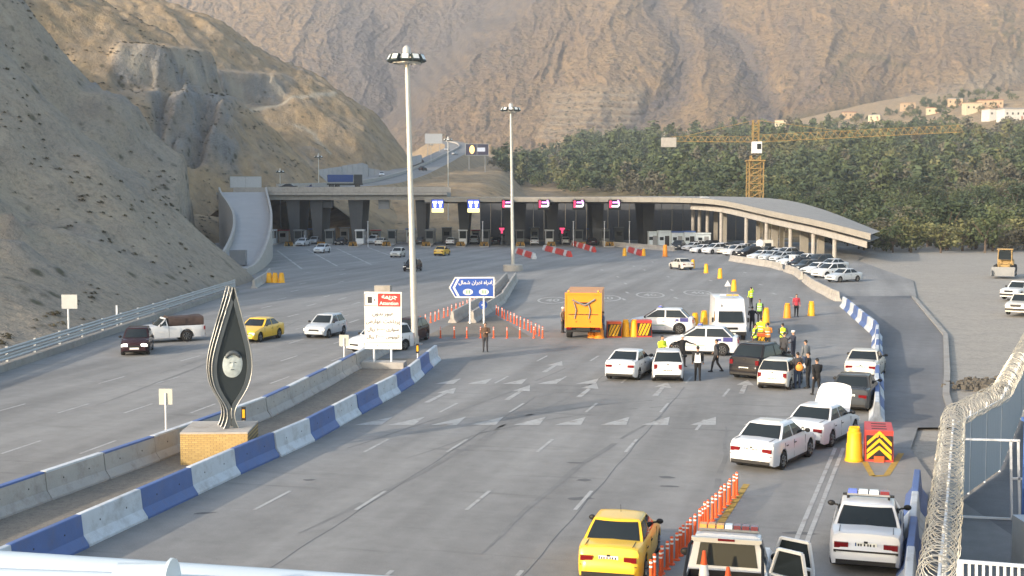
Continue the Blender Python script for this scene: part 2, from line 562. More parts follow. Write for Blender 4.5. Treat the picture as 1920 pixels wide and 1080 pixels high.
zone[..., 1] = np.clip(trk * 0.75 * (Y < 230) + trk2 + trk3 + cutm * 0.75 * sstep(-0.2, 0.4, fbm(X / 12, Y / 5, 3)), 0, 0.9)
right = sstep(8, 26, X - 0.02 * (Y - 300)) * sstep(215, 245, Y)
zone[..., 2] = right * (0.55 + 0.4 * fbm(X / 40, Y / 40, 3)).clip(0, 0.9) * (1 - 0.85 * sstep(690, 800, Y - 0.5 * X + 120))
SOIL = terrain_mat('dry_hillside', [(0.325, 0.278, 0.222), (0.365, 0.305, 0.222), (0.25, 0.218, 0.18)], (0.25, 0.245, 0.235), 0.5, far=(0.40, 0.285, 0.16), shrub=0.85, fine=2.2, bump=0.9, shrub_scale=0.42, bs=0.5)
valley = sheet('hillside', X, Y, Z, SOIL, zone)

def ground_z(x, y):                        # terrain height by bilinear look-up
    i = np.clip(np.searchsorted(ys, y) - 1, 0, len(ys) - 2)
    j = np.clip(np.searchsorted(xs, x) - 1, 0, len(xs) - 2)
    ty = np.clip((y - ys[i]) / (ys[i + 1] - ys[i]), 0, 1)
    tx = np.clip((x - xs[j]) / (xs[j + 1] - xs[j]), 0, 1)
    return (Z[i, j] * (1 - tx) + Z[i, j + 1] * tx) * (1 - ty) + (Z[i + 1, j] * (1 - tx) + Z[i + 1, j + 1] * tx) * ty

# --- the far mountain ----------------------------------------------------------------------------
mu = np.linspace(200, 2080, 980)            # bearing, in photo columns
mv = np.linspace(330, -40, 330)             # height of view, in photo rows
U, V = np.meshgrid(mu, mv)
ph = fbm(U / 300.0 + 9, V / 300.0, 3)
Uw = U + 22 * perlin(U / 130, V / 110 + 4) + 11 * perlin(U / 45, V / 45) + 5 * perlin(U / 18, V / 18)
Vw = V + 16 * perlin(U / 120 + 8, V / 90) + 5 * perlin(U / 30, V / 30 + 2)
Dm = 1120 + 0.95 * (300 - V) + 0.0006 * np.maximum(300 - V, 0) ** 2
def groove(pts, w, depth):
    d = polydist(Uw, Vw, pts)
    return 0.5 * depth * np.exp(-(d / (w * 1.4)) ** 1.15)
# the central mountain stands in front of the grey range on its left
xsil = np.interp(Vw, [-40, 40, 110, 170, 230, 280, 330], [1010, 985, 890, 830, 785, 770, 770])
Dm = Dm + 230 * sstep(6, -80, Uw - xsil)
# gullies push the surface back, spurs bring it forward
Dm = Dm + groove([(1235, -80), (1240, 40), (1275, 100), (1262, 170), (1195, 250), (1170, 300)], 40, 62)
Dm = Dm + groove([(1300, -60), (1330, 40), (1395, 110), (1425, 170), (1440, 205), (1470, 230)], 46, 88)
Dm = Dm + groove([(1120, -60), (1090, 40), (1060, 120), (1010, 190)], 34, 34)
Dm = Dm + groove([(1650, 20), (1740, 110), (1680, 190), (1640, 240)], 36, 52)
Dm = Dm + groove([(1790, 0), (1900, 110), (1990, 160)], 44, 46)
Dm = Dm + groove([(660, -60), (720, 60), (745, 180), (740, 290)], 44, 60)
Dm = Dm + groove([(850, -60), (800, 40), (770, 110)], 40, 46)
Dm = Dm - groove([(1150, -40), (1150, 100), (1110, 200), (1080, 260)], 70, 48)
Dm = Dm - groove([(1320, 80), (1335, 130), (1330, 200), (1310, 260)], 42, 40)
Dm = Dm - groove([(1500, -60), (1540, 40), (1530, 120), (1560, 200), (1500, 240)], 76, 78)
Dm = Dm - groove([(1640, -30), (1700, 60), (1760, 110)], 50, 36)
Dm = Dm - groove([(1830, -40), (1850, 60), (1800, 160)], 60, 40)
rk1 = ridged(Uw / 80.0 + 0.004 * Vw, Vw / 130.0, 5)
rk2 = ridged(Uw / 24.0 + 4, Vw / 46.0, 5)
rk3 = np.maximum(ridged(Uw / 15.0, Vw / 13.0, 4) - 1.0, 0)
amp = 0.4 + 0.6 * sstep(-0.3, 0.5, ph)
D0 = Dm.copy()
outc = np.clip(sstep(0.15, 0.6, fbm(U / 75.0 + 3, V / 60.0, 4)) * 0.6 + 0.9 * sstep(40, -60, Uw - xsil) * sstep(220, 120, V) + np.exp(-(polydist(Uw, Vw, [(1300, -60), (1330, 40), (1395, 110), (1425, 170), (1440, 205)]) / 40) ** 2) + 0.8 * np.exp(-(polydist(Uw, Vw, [(1240, 90), (1262, 170), (1205, 240)]) / 26) ** 2), 0, 1)
Dm = Dm - 8 * (rk1 - 1.0) - 3.4 * amp * (rk2 - 1.0) - 4.0 * outc * rk3 + 1.2 * fbm(U / 12.0, V / 12.0, 4)
# the quarry terraces at the foot
tm = sstep(995, 1045, Uw) * sstep(1215, 1185, Uw) * sstep(150, 185, Vw) * sstep(272, 255, V)
fr = ((V + 3.0 * perlin(U / 60, V / 60)) / 13.0) % 1.0
Dm = Dm * (1 - tm) + tm * (D0 - 6 + 3.2 * (sstep(0.3, 0.7, fr) - (fr - 0.5)) + 2.2 * fbm(U / 16, V / 12, 4))
a_ = (U - CX) / FPX
Xm, Ym = a_ * Dm, Dm
Zm = CAMH + Dm * (YH - V) / FPX
zone = np.zeros(U.shape + (3,))
rock = np.clip(0.85 * np.exp(-(polydist(Uw, Vw, [(980, -60), (890, 40), (800, 90), (720, 120)]) / 95) ** 2) + 0.55 * np.exp(-(polydist(Uw, Vw, [(640, -60), (700, 100), (760, 250)]) / 80) ** 2)
               + 0.75 * np.exp(-(polydist(Uw, Vw, [(1235, -80), (1240, 40), (1275, 100), (1262, 170), (1195, 250)]) / 26) ** 2) + 0.8 * np.exp(-(polydist(Uw, Vw, [(1300, -60), (1330, 40), (1395, 110), (1425, 170), (1440, 215)]) / 30) ** 2)
               + 0.5 * np.exp(-(polydist(Uw, Vw, [(1480, 60), (1500, 130), (1520, 180)]) / 26) ** 2) + 0.30 * sstep(1.15, 1.6, rk2) + 0.8 * outc * rk3, 0, 1)
zone[..., 0] = rock
zone[..., 1] = tm * (0.18 + 0.25 * sstep(0.55, 0.75, fr)) + 0.35 * np.exp(-(polydist(U, V, [(1700, 200), (1780, 180), (1860, 150), (1920, 130)]) / 22) ** 2)
zone[..., 2] = 0.8 * np.exp(-(polydist(Uw, Vw, [(1480, 240), (1560, 225), (1620, 205), (1690, 205)]) / 18) ** 2) + 0.7 * np.exp(-(polydist(Uw, Vw, [(1860, 50), (1910, 90), (1960, 100)]) / 26) ** 2) * (0.5 + 0.5 * np.sign(fbm(U / 12, V / 12, 2))) \
    + 0.55 * np.exp(-(polydist(Uw, Vw, [(1560, 150), (1590, 115), (1640, 115), (1700, 130)]) / 5) ** 2)
zone = np.clip(zone, 0, 0.95)
ROCKY = terrain_mat('mountain_ground', [(0.245, 0.168, 0.098), (0.325, 0.225, 0.118), (0.145, 0.104, 0.072)], (0.135, 0.120, 0.116), 0.45, dots=(0.20, 0.38, 0.40, 0.52), shrub=1.0, fine=1.0, bump=0.9, shrub_scale=0.17, bs=1.6)
sheet('mountain', Xm, Ym, Zm, ROCKY, zone)

# --- flat ground to the horizon, and the asphalt --------------------------------------------------
DIRT = terrain_mat('lot_dirt', [(0.33, 0.305, 0.265), (0.36, 0.33, 0.285), (0.28, 0.262, 0.235)], (0.30, 0.285, 0.26), 0.3, shrub=0.0, fine=6.0, bump=0.3, bs=0.05)
g = MB()
g.face([(-6000, -3000, -0.12), (6000, -3000, -0.12), (6000, 9000, -0.12), (-6000, 9000, -0.12)])
ground = tag(g.build('ground', DIRT), kind='structure')

def asphalt(name, base, along):
    m = bpy.data.materials.new(name)
    m.use_nodes = True
    n, l = m.node_tree.nodes, m.node_tree.links
    b = n['Principled BSDF']
    b.inputs['Roughness'].default_value = 0.88
    b.inputs['Specular IOR Level'].default_value = 0.3
    ge = n.new('ShaderNodeNewGeometry')
    mp = n.new('ShaderNodeMapping')
    mp.vector_type = 'POINT'
    mp.inputs['Rotation'].default_value = (0, 0, R(along))
    l.new(ge.outputs['Position'], mp.inputs['Vector'])
    def noise(sc, det, rough=0.6, stretch=None):
        t = n.new('ShaderNodeTexNoise')
        t.inputs['Scale'].default_value = sc
        t.inputs['Detail'].default_value = det
        t.inputs['Roughness'].default_value = rough
        if stretch:
            q = n.new('ShaderNodeVectorMath'); q.operation = 'MULTIPLY'
            q.inputs[1].default_value = stretch
            l.new(mp.outputs[0], q.inputs[0]); l.new(q.outputs[0], t.inputs['Vector'])
        else:
            l.new(mp.outputs[0], t.inputs['Vector'])
        return t.outputs['Fac']
    def ramp(s, lo, hi, a=0.0, c=1.0):
        r = n.new('ShaderNodeMapRange')
        r.inputs[1].default_value, r.inputs[2].default_value, r.inputs[3].default_value, r.inputs[4].default_value = lo, hi, a, c
        l.new(s, r.inputs[0]); return r.outputs[0]
    def mul(a, c):
        q = n.new('ShaderNodeMath'); q.operation = 'MULTIPLY'
        for k, v in enumerate((a, c)):
            if isinstance(v, float): q.inputs[k].default_value = v
            else: l.new(v, q.inputs[k])
        return q.outputs[0]
    f = mul(ramp(noise(0.06, 4), 0.3, 0.7, 0.84, 1.12), ramp(noise(1.2, 6, 0.7), 0.3, 0.7, 0.88, 1.10))
    f = mul(f, ramp(noise(28, 3, 0.7), 0.3, 0.7, 0.86, 1.12))
    f = mul(f, ramp(noise(0.55, 3, 0.5, (1.0, 0.05, 1.0)), 0.35, 0.7, 1.08, 0.78))          # wheel tracks along the lanes
    f = mul(f, ramp(noise(1.4, 4, 0.6, (0.10, 1.0, 1.0)), 0.60, 0.70, 1.0, 0.82))            # cross cracks and patches
    f = mul(f, ramp(noise(0.35, 8, 0.75), 0.64, 0.72, 1.0, 0.72))                             # oil stains
    mx = n.new('ShaderNodeMix'); mx.data_type = 'RGBA'; mx.blend_type = 'MULTIPLY'
    mx.inputs[0].default_value = 1.0
    mx.inputs[6].default_value = (*base, 1)
    cc = n.new('ShaderNodeCombineColor')
    for k in range(3): l.new(f, cc.inputs[k])
    l.new(cc.outputs[0], mx.inputs[7])
    l.new(mx.outputs[2], b.inputs['Base Color'])
    bp = n.new('ShaderNodeBump')
    bp.inputs['Strength'].default_value = 0.35
    bp.inputs['Distance'].default_value = 0.01
    l.new(noise(45, 3), bp.inputs['Height'])
    l.new(bp.outputs['Normal'], b.inputs['Normal'])
    return m
ASPH = asphalt('worn_asphalt', (0.245, 0.241, 0.232), 14)
ASPHD = asphalt('dark_asphalt', (0.17, 0.17, 0.172), 18)
g = MB()
edge = [(G(1752, 905).x, G(1752, 905).y), (14.5, 46), (G(1735, 760).x, G(1735, 760).y), (G(1712, 690).x, G(1712, 690).y), (32, 100), (44, 140), (50, 185), (60, 215), (60, 250), (44, 300)]
pts = [(-30, 4), (13.5, 4)] + edge + [(-60, 300), (-62, 235), (-50, 200), (-30, 145)]
bm = bmesh.new()
f_ = bm.faces.new([bm.verts.new((x, y, 0)) for x, y in pts])
bmesh.ops.triangulate(bm, faces=[f_])
me = bpy.data.meshes.new('road'); bm.to_mesh(me); bm.free(); me.materials.append(ASPH)
road = tag(link('road', me), kind='structure')
# darker shoulder on the right, and the compound's own asphalt
g = MB()
sh = [(G(1662, 880).x + .2, G(1662, 880).y), (13.4, 44.0), (14.9, 50.8), (18.9, 66), (24, 84), (31, 128)]
g.v = []
L_ = [(14.75, 50.2), (16.9, 58.5), (18.95, 66), (24.2, 84), (30.4, 118)]
Rr = [(17.6, 50.2), (20.0, 58.5), (22.6, 66), (28.6, 84), (37.0, 118)]
for i in range(len(L_) - 1):
    g.face([(*L_[i], .004), (*Rr[i], .004), (*Rr[i + 1], .004), (*L_[i + 1], .004)])
tag(g.build('road_shoulder', ASPHD), kind='structure')
g = MB()
g.face([(9.2, 18, -0.006), (60, 18, -0.006), (60, 52, -0.006), (20.6, 52, -0.006), (16.3, 42.2, -.006), (13.2, 37.4, -.006)])
tag(g.build('compound_pavement', ASPHD), kind='structure')
g = MB()                                     # rough strip between the two barrier rows
mf = [(-13.6, 24), (-11.6, 33), (-9.45, 42.2), (-8.05, 47), (-6.85, 54), (-5.55, 60.7), (-4.5, 72.3)]
mb_ = [(-17.4, 24), (-15.0, 35), (-12.1, 44.6), (-9.9, 53.3), (-8.6, 63), (-7.6, 72.3)]
mbx = lambda y: float(np.interp(y, [p[1] for p in mb_], [p[0] for p in mb_]))
mfx = lambda y: float(np.interp(y, [p[1] for p in mf], [p[0] for p in mf]))
yy = list(np.linspace(24, 72, 17))
for a, b2 in zip(yy[:-1], yy[1:]):
    g.face([(mbx(a), a, .004), (mfx(a), a, .004), (mfx(b2), b2, .004), (mbx(b2), b2, .004)])
MEDG = terrain_mat('median_gravel', [(0.215, 0.195, 0.165), (0.25, 0.22, 0.18), (0.17, 0.155, 0.135)], (0.2, 0.19, 0.17), 0.3, shrub=0.0, fine=8.0, bump=0.4, bs=0.05)
tag(g.build('median', MEDG), kind='structure')
# ------------------------------------------------------------------ road markings
def flat(name, quads, material, parent, z=0.006):
    m_ = MB()
    for q in quads:
        m_.face([(x, y, z) for x, y in q])
    return m_.build(name, material, parent)
def dash_quad(x, y, dx, dy, L, w):
    n = math.hypot(dx, dy); dx, dy = dx / n, dy / n
    ox, oy = dy * w / 2, -dx * w / 2
    return [(x - ox, y - oy), (x + ox, y + oy), (x + ox + dx * L, y + oy + dy * L), (x - ox + dx * L, y - oy + dy * L)]
# near carriageway: dashes start level across the lanes, about 8.6 m apart
dash_me = MB(); dash_me.face([(-0.06, 0, 0), (0.06, 0, 0), (0.06, 2.5, 0), (-0.06, 2.5, 0)])
dash_me = dash_me.data('lane_dash', MARKW)
def dash(x, y, ang):
    o = link('lane_dash', dash_me, road, (x, y, 0.007), -ang)
    return o
for x0 in (-7.52, -4.56, -1.33, 1.84):
    for k in range(-1, 5):
        y = 36.8 + 8.5 * k
        sl = 0.262
        x = x0 + sl * (y - 36.8)
        if x < mfx(min(y, 72)) + .6 or (k == 4 and x0 > 0): continue
        dash(x, y, math.atan(sl))
for k in range(2):
    dash(7.2 + 0.29 * 8.5 * k, 49.6 + 8.5 * k, math.atan(.29))
for x0 in (-22.0, -19.2, -16.4, -13.6):
    for k in range(-2, 6):
        y = 53.6 + 8.6 * k
        x = x0 + 0.205 * (y - 53.6)
        if x > mbx(min(y, 72)) - .7 or x < -26.5: continue
        dash(x, y, math.atan(.205))
# lane lines that fan out towards the booths on the left
for a, b in [((520, 470), (567, 505)), ((577, 468), (634, 500)), ((632, 466), (698, 497)), ((690, 464), (745, 484))]:
    A, B = G(*a), G(*b)
    d = (B - A)
    n_ = max(2, int(d.length / 9))
    for k in range(n_):
        p = A + d * (k / n_)
        flat('lane_line', [dash_quad(p.x, p.y, d.x, d.y, d.length / n_ * 0.86, 0.28)], MARKW, road, 0.007)
for px, py in [(572, 512), (637, 507), (637, 515), (633, 530), (560, 533), (545, 547), (603, 558), (520, 562), (490, 578), (575, 574), (635, 562), (660, 571), (655, 605), (625, 589), (540, 594), (449, 597)]:
    a = G(px, py)
    flat('lane_dash', [dash_quad(a.x, a.y, 0.17, 1, 2.4, 0.2)], MARKW, road, 0.007)
for px, py in [(1160, 520), (1175, 533), (1178, 550), (1172, 563), (1130, 507), (1255, 520), (1262, 545), (1270, 560), (1210, 507), (1335, 527), (1430, 535), (1455, 552), (1330, 552), (1400, 512), (1490, 560), (1225, 492), (1190, 500)]:
    a = G(px, py)
    flat('lane_dash', [dash_quad(a.x, a.y, -0.02, 1, 1.9, 0.24)], MARKW, road, 0.007)
# solid double line on the right of the near carriageway
A, B, C_ = G(1497, 1003), G(1562, 850), G(1578, 830)
for off in (0.0, 0.30):
    q = [dash_quad(A.x - 3.4 + off, A.y - 10.5, 3.4, 10.5, 11.0, 0.13), dash_quad(A.x + off, A.y, B.x - A.x, B.y - A.y, (B - A).length + 1.0, 0.13)]
    flat('edge_line', q, MARKW, road, 0.007)
# rows of small triangles across the lanes (give-way teeth), and lane arrows
def tri(px, py, w=1.05, h=1.9):
    a = G(px, py)
    flat('triangle_marking', [[(a.x - w / 2, a.y), (a.x + w / 2, a.y), (a.x + w / 2 + .3, a.y + h)]], MARKW, road, 0.008)
for px in (690, 752, 832, 905, 987, 1065, 1150, 1228, 1318, 1418):
    tri(px, 797)
for px in (832, 892, 960, 1025, 1098):
    tri(px, 720, 0.95, 1.9)
def arrow(px, py, L=4.6, ang=14):
    a = G(px, py)
    m_ = MB()
    m_.face([(-.13, 0, 0), (.13, 0, 0), (.10, L * .62, 0), (-.10, L * .62, 0)])
    m_.face([(-.42, L * .60, 0), (.42, L * .60, 0), (0, L, 0)])
    m_.build('lane_arrow', MARKW, road, None, (a.x, a.y, 0.008), R(-ang))
for px, py in ((800, 755), (950, 750), (1085, 745), (1228, 743), (1390, 738), (1020, 698)):
    arrow(px, py)
# speed roundels painted on the lanes
fnt_cache = {}
def text_mesh(body, size, ext=0.0, align='CENTER', bold=0.0):
    c = bpy.data.curves.new('lettering', 'FONT')
    c.body = body; c.size = size; c.extrude = ext; c.align_x = align; c.align_y = 'CENTER'; c.offset = bold
    c.resolution_u = 3
    o = bpy.data.objects.new('lettering', c)
    COL.objects.link(o)
    dg_ = bpy.context.evaluated_depsgraph_get()
    me_ = bpy.data.meshes.new_from_object(o.evaluated_get(dg_), depsgraph=dg_)
    bpy.data.objects.remove(o)
    return me_
def roundel(px, py, rx=1.35, ry=3.6):
    a = G(px, py)
    m_ = MB()
    n_ = 28
    for k in range(n_):
        t0, t1 = 2 * math.pi * k / n_, 2 * math.pi * (k + 1) / n_
        m_.face([(rx * math.cos(t), ry * math.sin(t), 0) for t in (t0, t1)] + [((rx - .2) * math.cos(t), (ry - .5) * math.sin(t), 0) for t in (t1, t0)])
    o = m_.build('speed_roundel', MARKW, road, None, (a.x, a.y, 0.008), R(-4))
    c = text_mesh('40', 1.25, 0, bold=0.02)
    c.materials.append(MARKW)
    t = link('lettering', c, o, (0, -0.1, 0.001))
    t.scale = (1, 3.3, 1)
for px, py in ((1036, 563), (1137, 559), (1219, 553), (1308, 549)):
    roundel(px, py)
# dark tyre tracks
TYREM = mat('tyre_track', (0.175, 0.173, 0.168), rough=0.85, var=0.3, scale=1.5)
tm_r = random.Random(14)
for (a, b, bend, w) in [((620, 850), (1060, 690), .5, .22), ((760, 860), (1130, 705), .8, .22), ((880, 800), (1420, 740), -1.5, .2), ((900, 812), (1440, 752), -1.5, .2), ((560, 1000), (1000, 760), .4, .25), ((900, 1040), (1240, 780), -.5, .25), ((1280, 1020), (1360, 800), .4, .22), ((1010, 745), (1330, 690), -1.0, .2), ((300, 700), (560, 600), .6, .25), ((180, 760), (520, 620), .5, .25)]:
    A, B = G(*a), G(*b)
    d = (B - A); nrm = Vector((d.y, -d.x, 0)).normalized()
    m_ = MB()
    pp = [A.lerp(B, k / 24) + nrm * (bend * math.sin(math.pi * k / 24) + .04 * math.sin(k * .9)) for k in range(25)]
    for k in range(24):
        if tm_r.random() < .12: continue
        w0 = w * math.sin(math.pi * (k + .5) / 24.5) ** .4 * tm_r.uniform(.6, 1.0) / 2
        m_.face([(*(pp[k] - nrm * w0).xy, .0042), (*(pp[k] + nrm * w0).xy, .0042), (*(pp[k + 1] + nrm * w0).xy, .0042), (*(pp[k + 1] - nrm * w0).xy, .0042)])
    m_.build('tyre_track', TYREM, road)
# long seams of the paving
SEAM = mat('bitumen_seam', (0.08, 0.08, 0.08), rough=0.6)
for x0, y0, x1, y1 in ((-7.25, 26, 1.1, 58), (-0.85, 26, 8.3, 61)):
    m_ = MB()
    pp = []
    for k in range(30):
        t = k / 29
        pp.append((x0 + (x1 - x0) * t + 0.03 * math.sin(k * 1.7), y0 + (y1 - y0) * t))
    for (a, b), (c, d) in zip(pp[:-1], pp[1:]):
        m_.face([(a - .011, b, .0045), (a + .011, b, .0045), (c + .011, d, .0045), (c - .011, d, .0045)])
    m_.build('paving_seam', SEAM, road)
# yellow lines
for pts in ([G(1385, 912), G(1397, 918), G(1372, 958), G(1342, 985)], ):
    for k in range(9):
        t0 = k / 9
        A, B = G(1400, 908), G(1345, 990)
        p = A.lerp(B, t0)
        flat('yellow_hatching', [dash_quad(p.x, p.y, B.x - A.x, B.y - A.y, 0.70, 0.20)], MARKY, road, 0.008)
for A, B in ((G(1621, 866), G(1636, 893)), (G(1636, 893), G(1662, 892)), (G(1662, 892), G(1690, 850))):
    flat('yellow_line', [dash_quad(A.x, A.y, B.x - A.x, B.y - A.y, (B - A).length, 0.2)], MARKY, road, 0.008)
TARP = mat('tar_patch', (0.11, 0.11, 0.11), rough=0.8)
# dark track marks and tar patches on the near carriageway
for k, (px, py, w, h) in enumerate([(385, 962, .7, .12), (580, 900, .5, .14), (1500, 1000, 1.0, .2), (1090, 935, .9, .25), (1095, 900, .6, .2), (1078, 868, .7, .15), (1250, 895, .6, .2), (1255, 912, .8, .15)]):
    a = G(px, py)
    m_ = MB()
    rr = random.Random(k)
    m_.face([(w * .5 * math.cos(t) * rr.uniform(.6, 1.1), h * math.sin(t) * rr.uniform(.6, 1.1), 0) for t in [2 * math.pi * i / 14 for i in range(14)]])
    m_.build('tar_patch', TARP, road, None, (a.x, a.y, 0.005), rr.uniform(-.3, .3))

# ------------------------------------------------------------------ concrete barriers
def jersey(L, mats, topcap=False, hgt=0.86):
    m_ = MB()
    pr = [(-.32, 0), (-.32, .07), (-.15, .30), (-.09, hgt - .02), (-.07, hgt), (.07, hgt), (.09, hgt - .02), (.15, .30), (.32, .07), (.32, 0)]
    e = L / 2 - 0.012
    rings = []
    for y in (-e, -e + .03, 0, e - .03, e):
        s_ = 0.95 if abs(y) == e else 1.0
        rings.append([(x * s_, y, z * (1 if s_ == 1 else .992)) for x, z in pr])
    m_.loft(rings)
    for sx in (-1, 1):                       # lifting holes
        for yy_ in (-L * .22, L * .22):
            m_.lathe([(0.028, 0), (0.028, .012)], 8, (sx * .128 - (.012 if sx > 0 else 0), yy_, .52), 1, 'X')
    return m_.data('barrier_unit', mats, 25)
HOLE = mat('hole_dark', (0.02, 0.02, 0.02))
JW, JB, JC = jersey(3.0, [WHITEP, HOLE]), jersey(3.0, [BLUEP, HOLE]), jersey(3.0, [CONC, HOLE])
capw, capb = [], []
def cap_mesh(m_):
    c = MB(); c.box((0, 0, .868), (.20, 2.94, .018)); c.box((-.095, 0, .845), (.012, 2.94, .05)); c.box((.095, 0, .845), (.012, 2.94, .05))
    return c.data('painted_cap', m_)
CAPW, CAPB = cap_mesh(WHITEP), cap_mesh(BLUEP)
def along(pts, step, start=0.0):
    out, acc = [], start
    seg = [(Vector((*a, 0)), Vector((*b, 0))) for a, b in zip(pts[:-1], pts[1:])]
    tot = sum((b - a).length for a, b in seg)
    def at(s):
        for a, b in seg:
            L = (b - a).length
            if s <= L: return a.lerp(b, s / L)
            s -= L
        a, b = seg[-1]
        return b + (b - a).normalized() * s
    s = start
    while s + step <= tot + step * .4:
        a, b = at(s), at(s + step)
        out.append(((a + b) / 2 + Vector((rng.uniform(-.025, .025), 0, rng.uniform(-.012, .0))), math.atan2(-(b.x - a.x), b.y - a.y) + rng.uniform(-.012, .012)))
        s += step
    return out
front_row = [(-12.95, 26.0), (-11.27, 33), (-9.1, 42.2), (-7.73, 47), (-6.5, 54), (-5.2, 60.7), (-4.2, 72.3)]
for i, (p, a) in enumerate(along(front_row, 3.0, 1.1)):
    blue = i % 2 == 1
    o = link('concrete_barrier', JB if blue else JW, None, p, a)
    tag(o, '%s painted concrete barrier unit, %s from the near end of the blue and white row' % ('blue' if blue else 'white', ORD[i]), 'barrier', 'front row of blue and white barriers')
back_row = [(-17.0, 26.0), (-14.6, 36.5), (-12.3, 44.4), (-10.1, 53.3), (-8.9, 62.5), (-7.83, 72.3), (-6.5, 82.4)]
for i, (p, a) in enumerate(along(back_row, 3.0, 0.4)):
    o = link('concrete_barrier', JC, None, p, a)
    link('painted_cap', CAPB if i % 2 else CAPW, o)
    tag(o, 'bare grey concrete barrier unit with %s top, %s from the near end behind the monument' % ('blue' if i % 2 else 'white', ORD[i]), 'barrier', 'back row of grey median barriers')
right_row = [(14.75, 51.2), (18.95, 66), (24.1, 84), (27.6, 106)]
for i, (p, a) in enumerate(along(right_row, 3.0)):
    o = link('concrete_barrier', JB if i % 2 else JW, None, p, a)
    tag(o, '%s painted concrete barrier unit, %s behind the orange chevron cushion' % ('blue' if i % 2 else 'white', ORD[i]), 'barrier', 'barriers behind the orange crash cushion')
lot_row = [(28.6, 112), (30.2, 128), (33.4, 150), (33.8, 166), (31.4, 183)]
for i, (p, a) in enumerate(along(lot_row, 3.0)):
    if i in (9, 15): continue
    o = link('concrete_barrier', JC, None, p, a)
    tag(o, 'plain concrete barrier unit, %s along the front of the parked cars' % ORD[i], 'barrier', 'plain barriers along the parked cars')
far_row = [(27.4, 216), (22.2, 229), (17.2, 243)]
for i, (p, a) in enumerate(along(far_row, 3.0)):
    o = link('concrete_barrier', JC, None, p, a)
    tag(o, 'far plain concrete barrier unit, %s of the line before the white cabins' % ORD[i], 'barrier', 'plain barriers before the cabins')
nose_l = [(-4.35, 92.5), (-2.2, 110), (-0.6, 140)]
nose_r = [(-2.9, 92.5), (-0.9, 110), (0.4, 140)]
for nm, row in (('nearer the taxis', nose_l), ('nearer the orange truck', nose_r)):
    for i, (p, a) in enumerate(along(row, 3.0)):
        o = link('concrete_barrier', JC, None, p, a)
        tag(o, 'grey barrier unit, %s from the blue arrow sign, line %s' % (ORD[i], nm), 'barrier', 'median barriers behind the blue arrow sign')
fence_row = [(7.6, 24.2), (12.35, 38.5)]
for i, (p, a) in enumerate(along(fence_row, 3.0)):
    o = link('concrete_barrier', JB if i % 2 == 0 else JW, None, p, a)
    tag(o, '%s painted concrete barrier unit, %s at the foot of the razor wire fence' % ('blue' if i % 2 == 0 else 'white', ORD[i]), 'barrier', 'barriers along the razor wire fence')
ramp_row = [(-25.9, 128), (-27.0, 140), (-28.4, 150)]
for i, (p, a) in enumerate(along(ramp_row, 3.0)):
    o = link('concrete_barrier', JC, None, p, a)
    tag(o, 'weathered concrete barrier unit, %s of the line at the foot of the ramp' % ORD[i], 'barrier', 'barriers at the foot of the ramp')

# ------------------------------------------------------------------ guardrail on the left
gr = thing('guardrail', 'long galvanised steel guardrail along the foot of the bare hillside', 'guardrail')
gpts = [(-26.9, y) for y in np.arange(44, 126, 4.0)]
def wbeam(z0):
    m_ = MB()
    pr = [(.0, -.155), (.03, -.14), (.045, -.085), (.0, -.02), (.0, .02), (.045, .085), (.03, .14), (0, .155)]
    rings = []
    for x, y in gpts:
        xx = x + 0.03 * math.sin(y * .21)
        rings.append([(xx + a, y, z0 + b) for a, b in pr] + [(xx + a - .02, y, z0 + b) for a, b in reversed(pr)])
    m_.loft(rings)
    return m_
wbeam(0.62).build('rail_beam', STEEL, gr, 40)
wbeam(0.98).build('rail_beam', STEEL, gr, 40)
pm = MB(); pm.box((-.09, 0, .58), (.14, .1, 1.16)); pm = pm.data('rail_post', STEEL)
for x, y in gpts:
    link('rail_post', pm, gr, (x, y, 0))
kb = MB()
for a, b in zip(gpts[:-1], gpts[1:]):
    kb.box(((a[0] + b[0]) / 2 + .12, (a[1] + b[1]) / 2, .15), (.5, 4.0, .42))
tag(kb.build('kerb', CONCD), kind='structure')
# small post and sign on the hillside verge
o = thing('signpost', 'white signpost with a pale square plate standing behind the guardrail', 'signpost', (-28.4, 81.6, 0))
m_ = MB(); m_.tube([(0, 0, -.3), (0, 0, 2.6)], .06); m_.build('post', WHITEM, o)
m_ = MB(); m_.box((.12, -.08, 2.45), (1.0, .03, .9)); m_.build('plate', STEEL, o)
o = thing('marker_post', 'short white marker post behind the guardrail near the pickup', 'post', (-27.9, 90, 0))
m_ = MB(); m_.box((0, 0, .75), (.12, .05, 1.5)); m_.build('post', WHITEM, o)
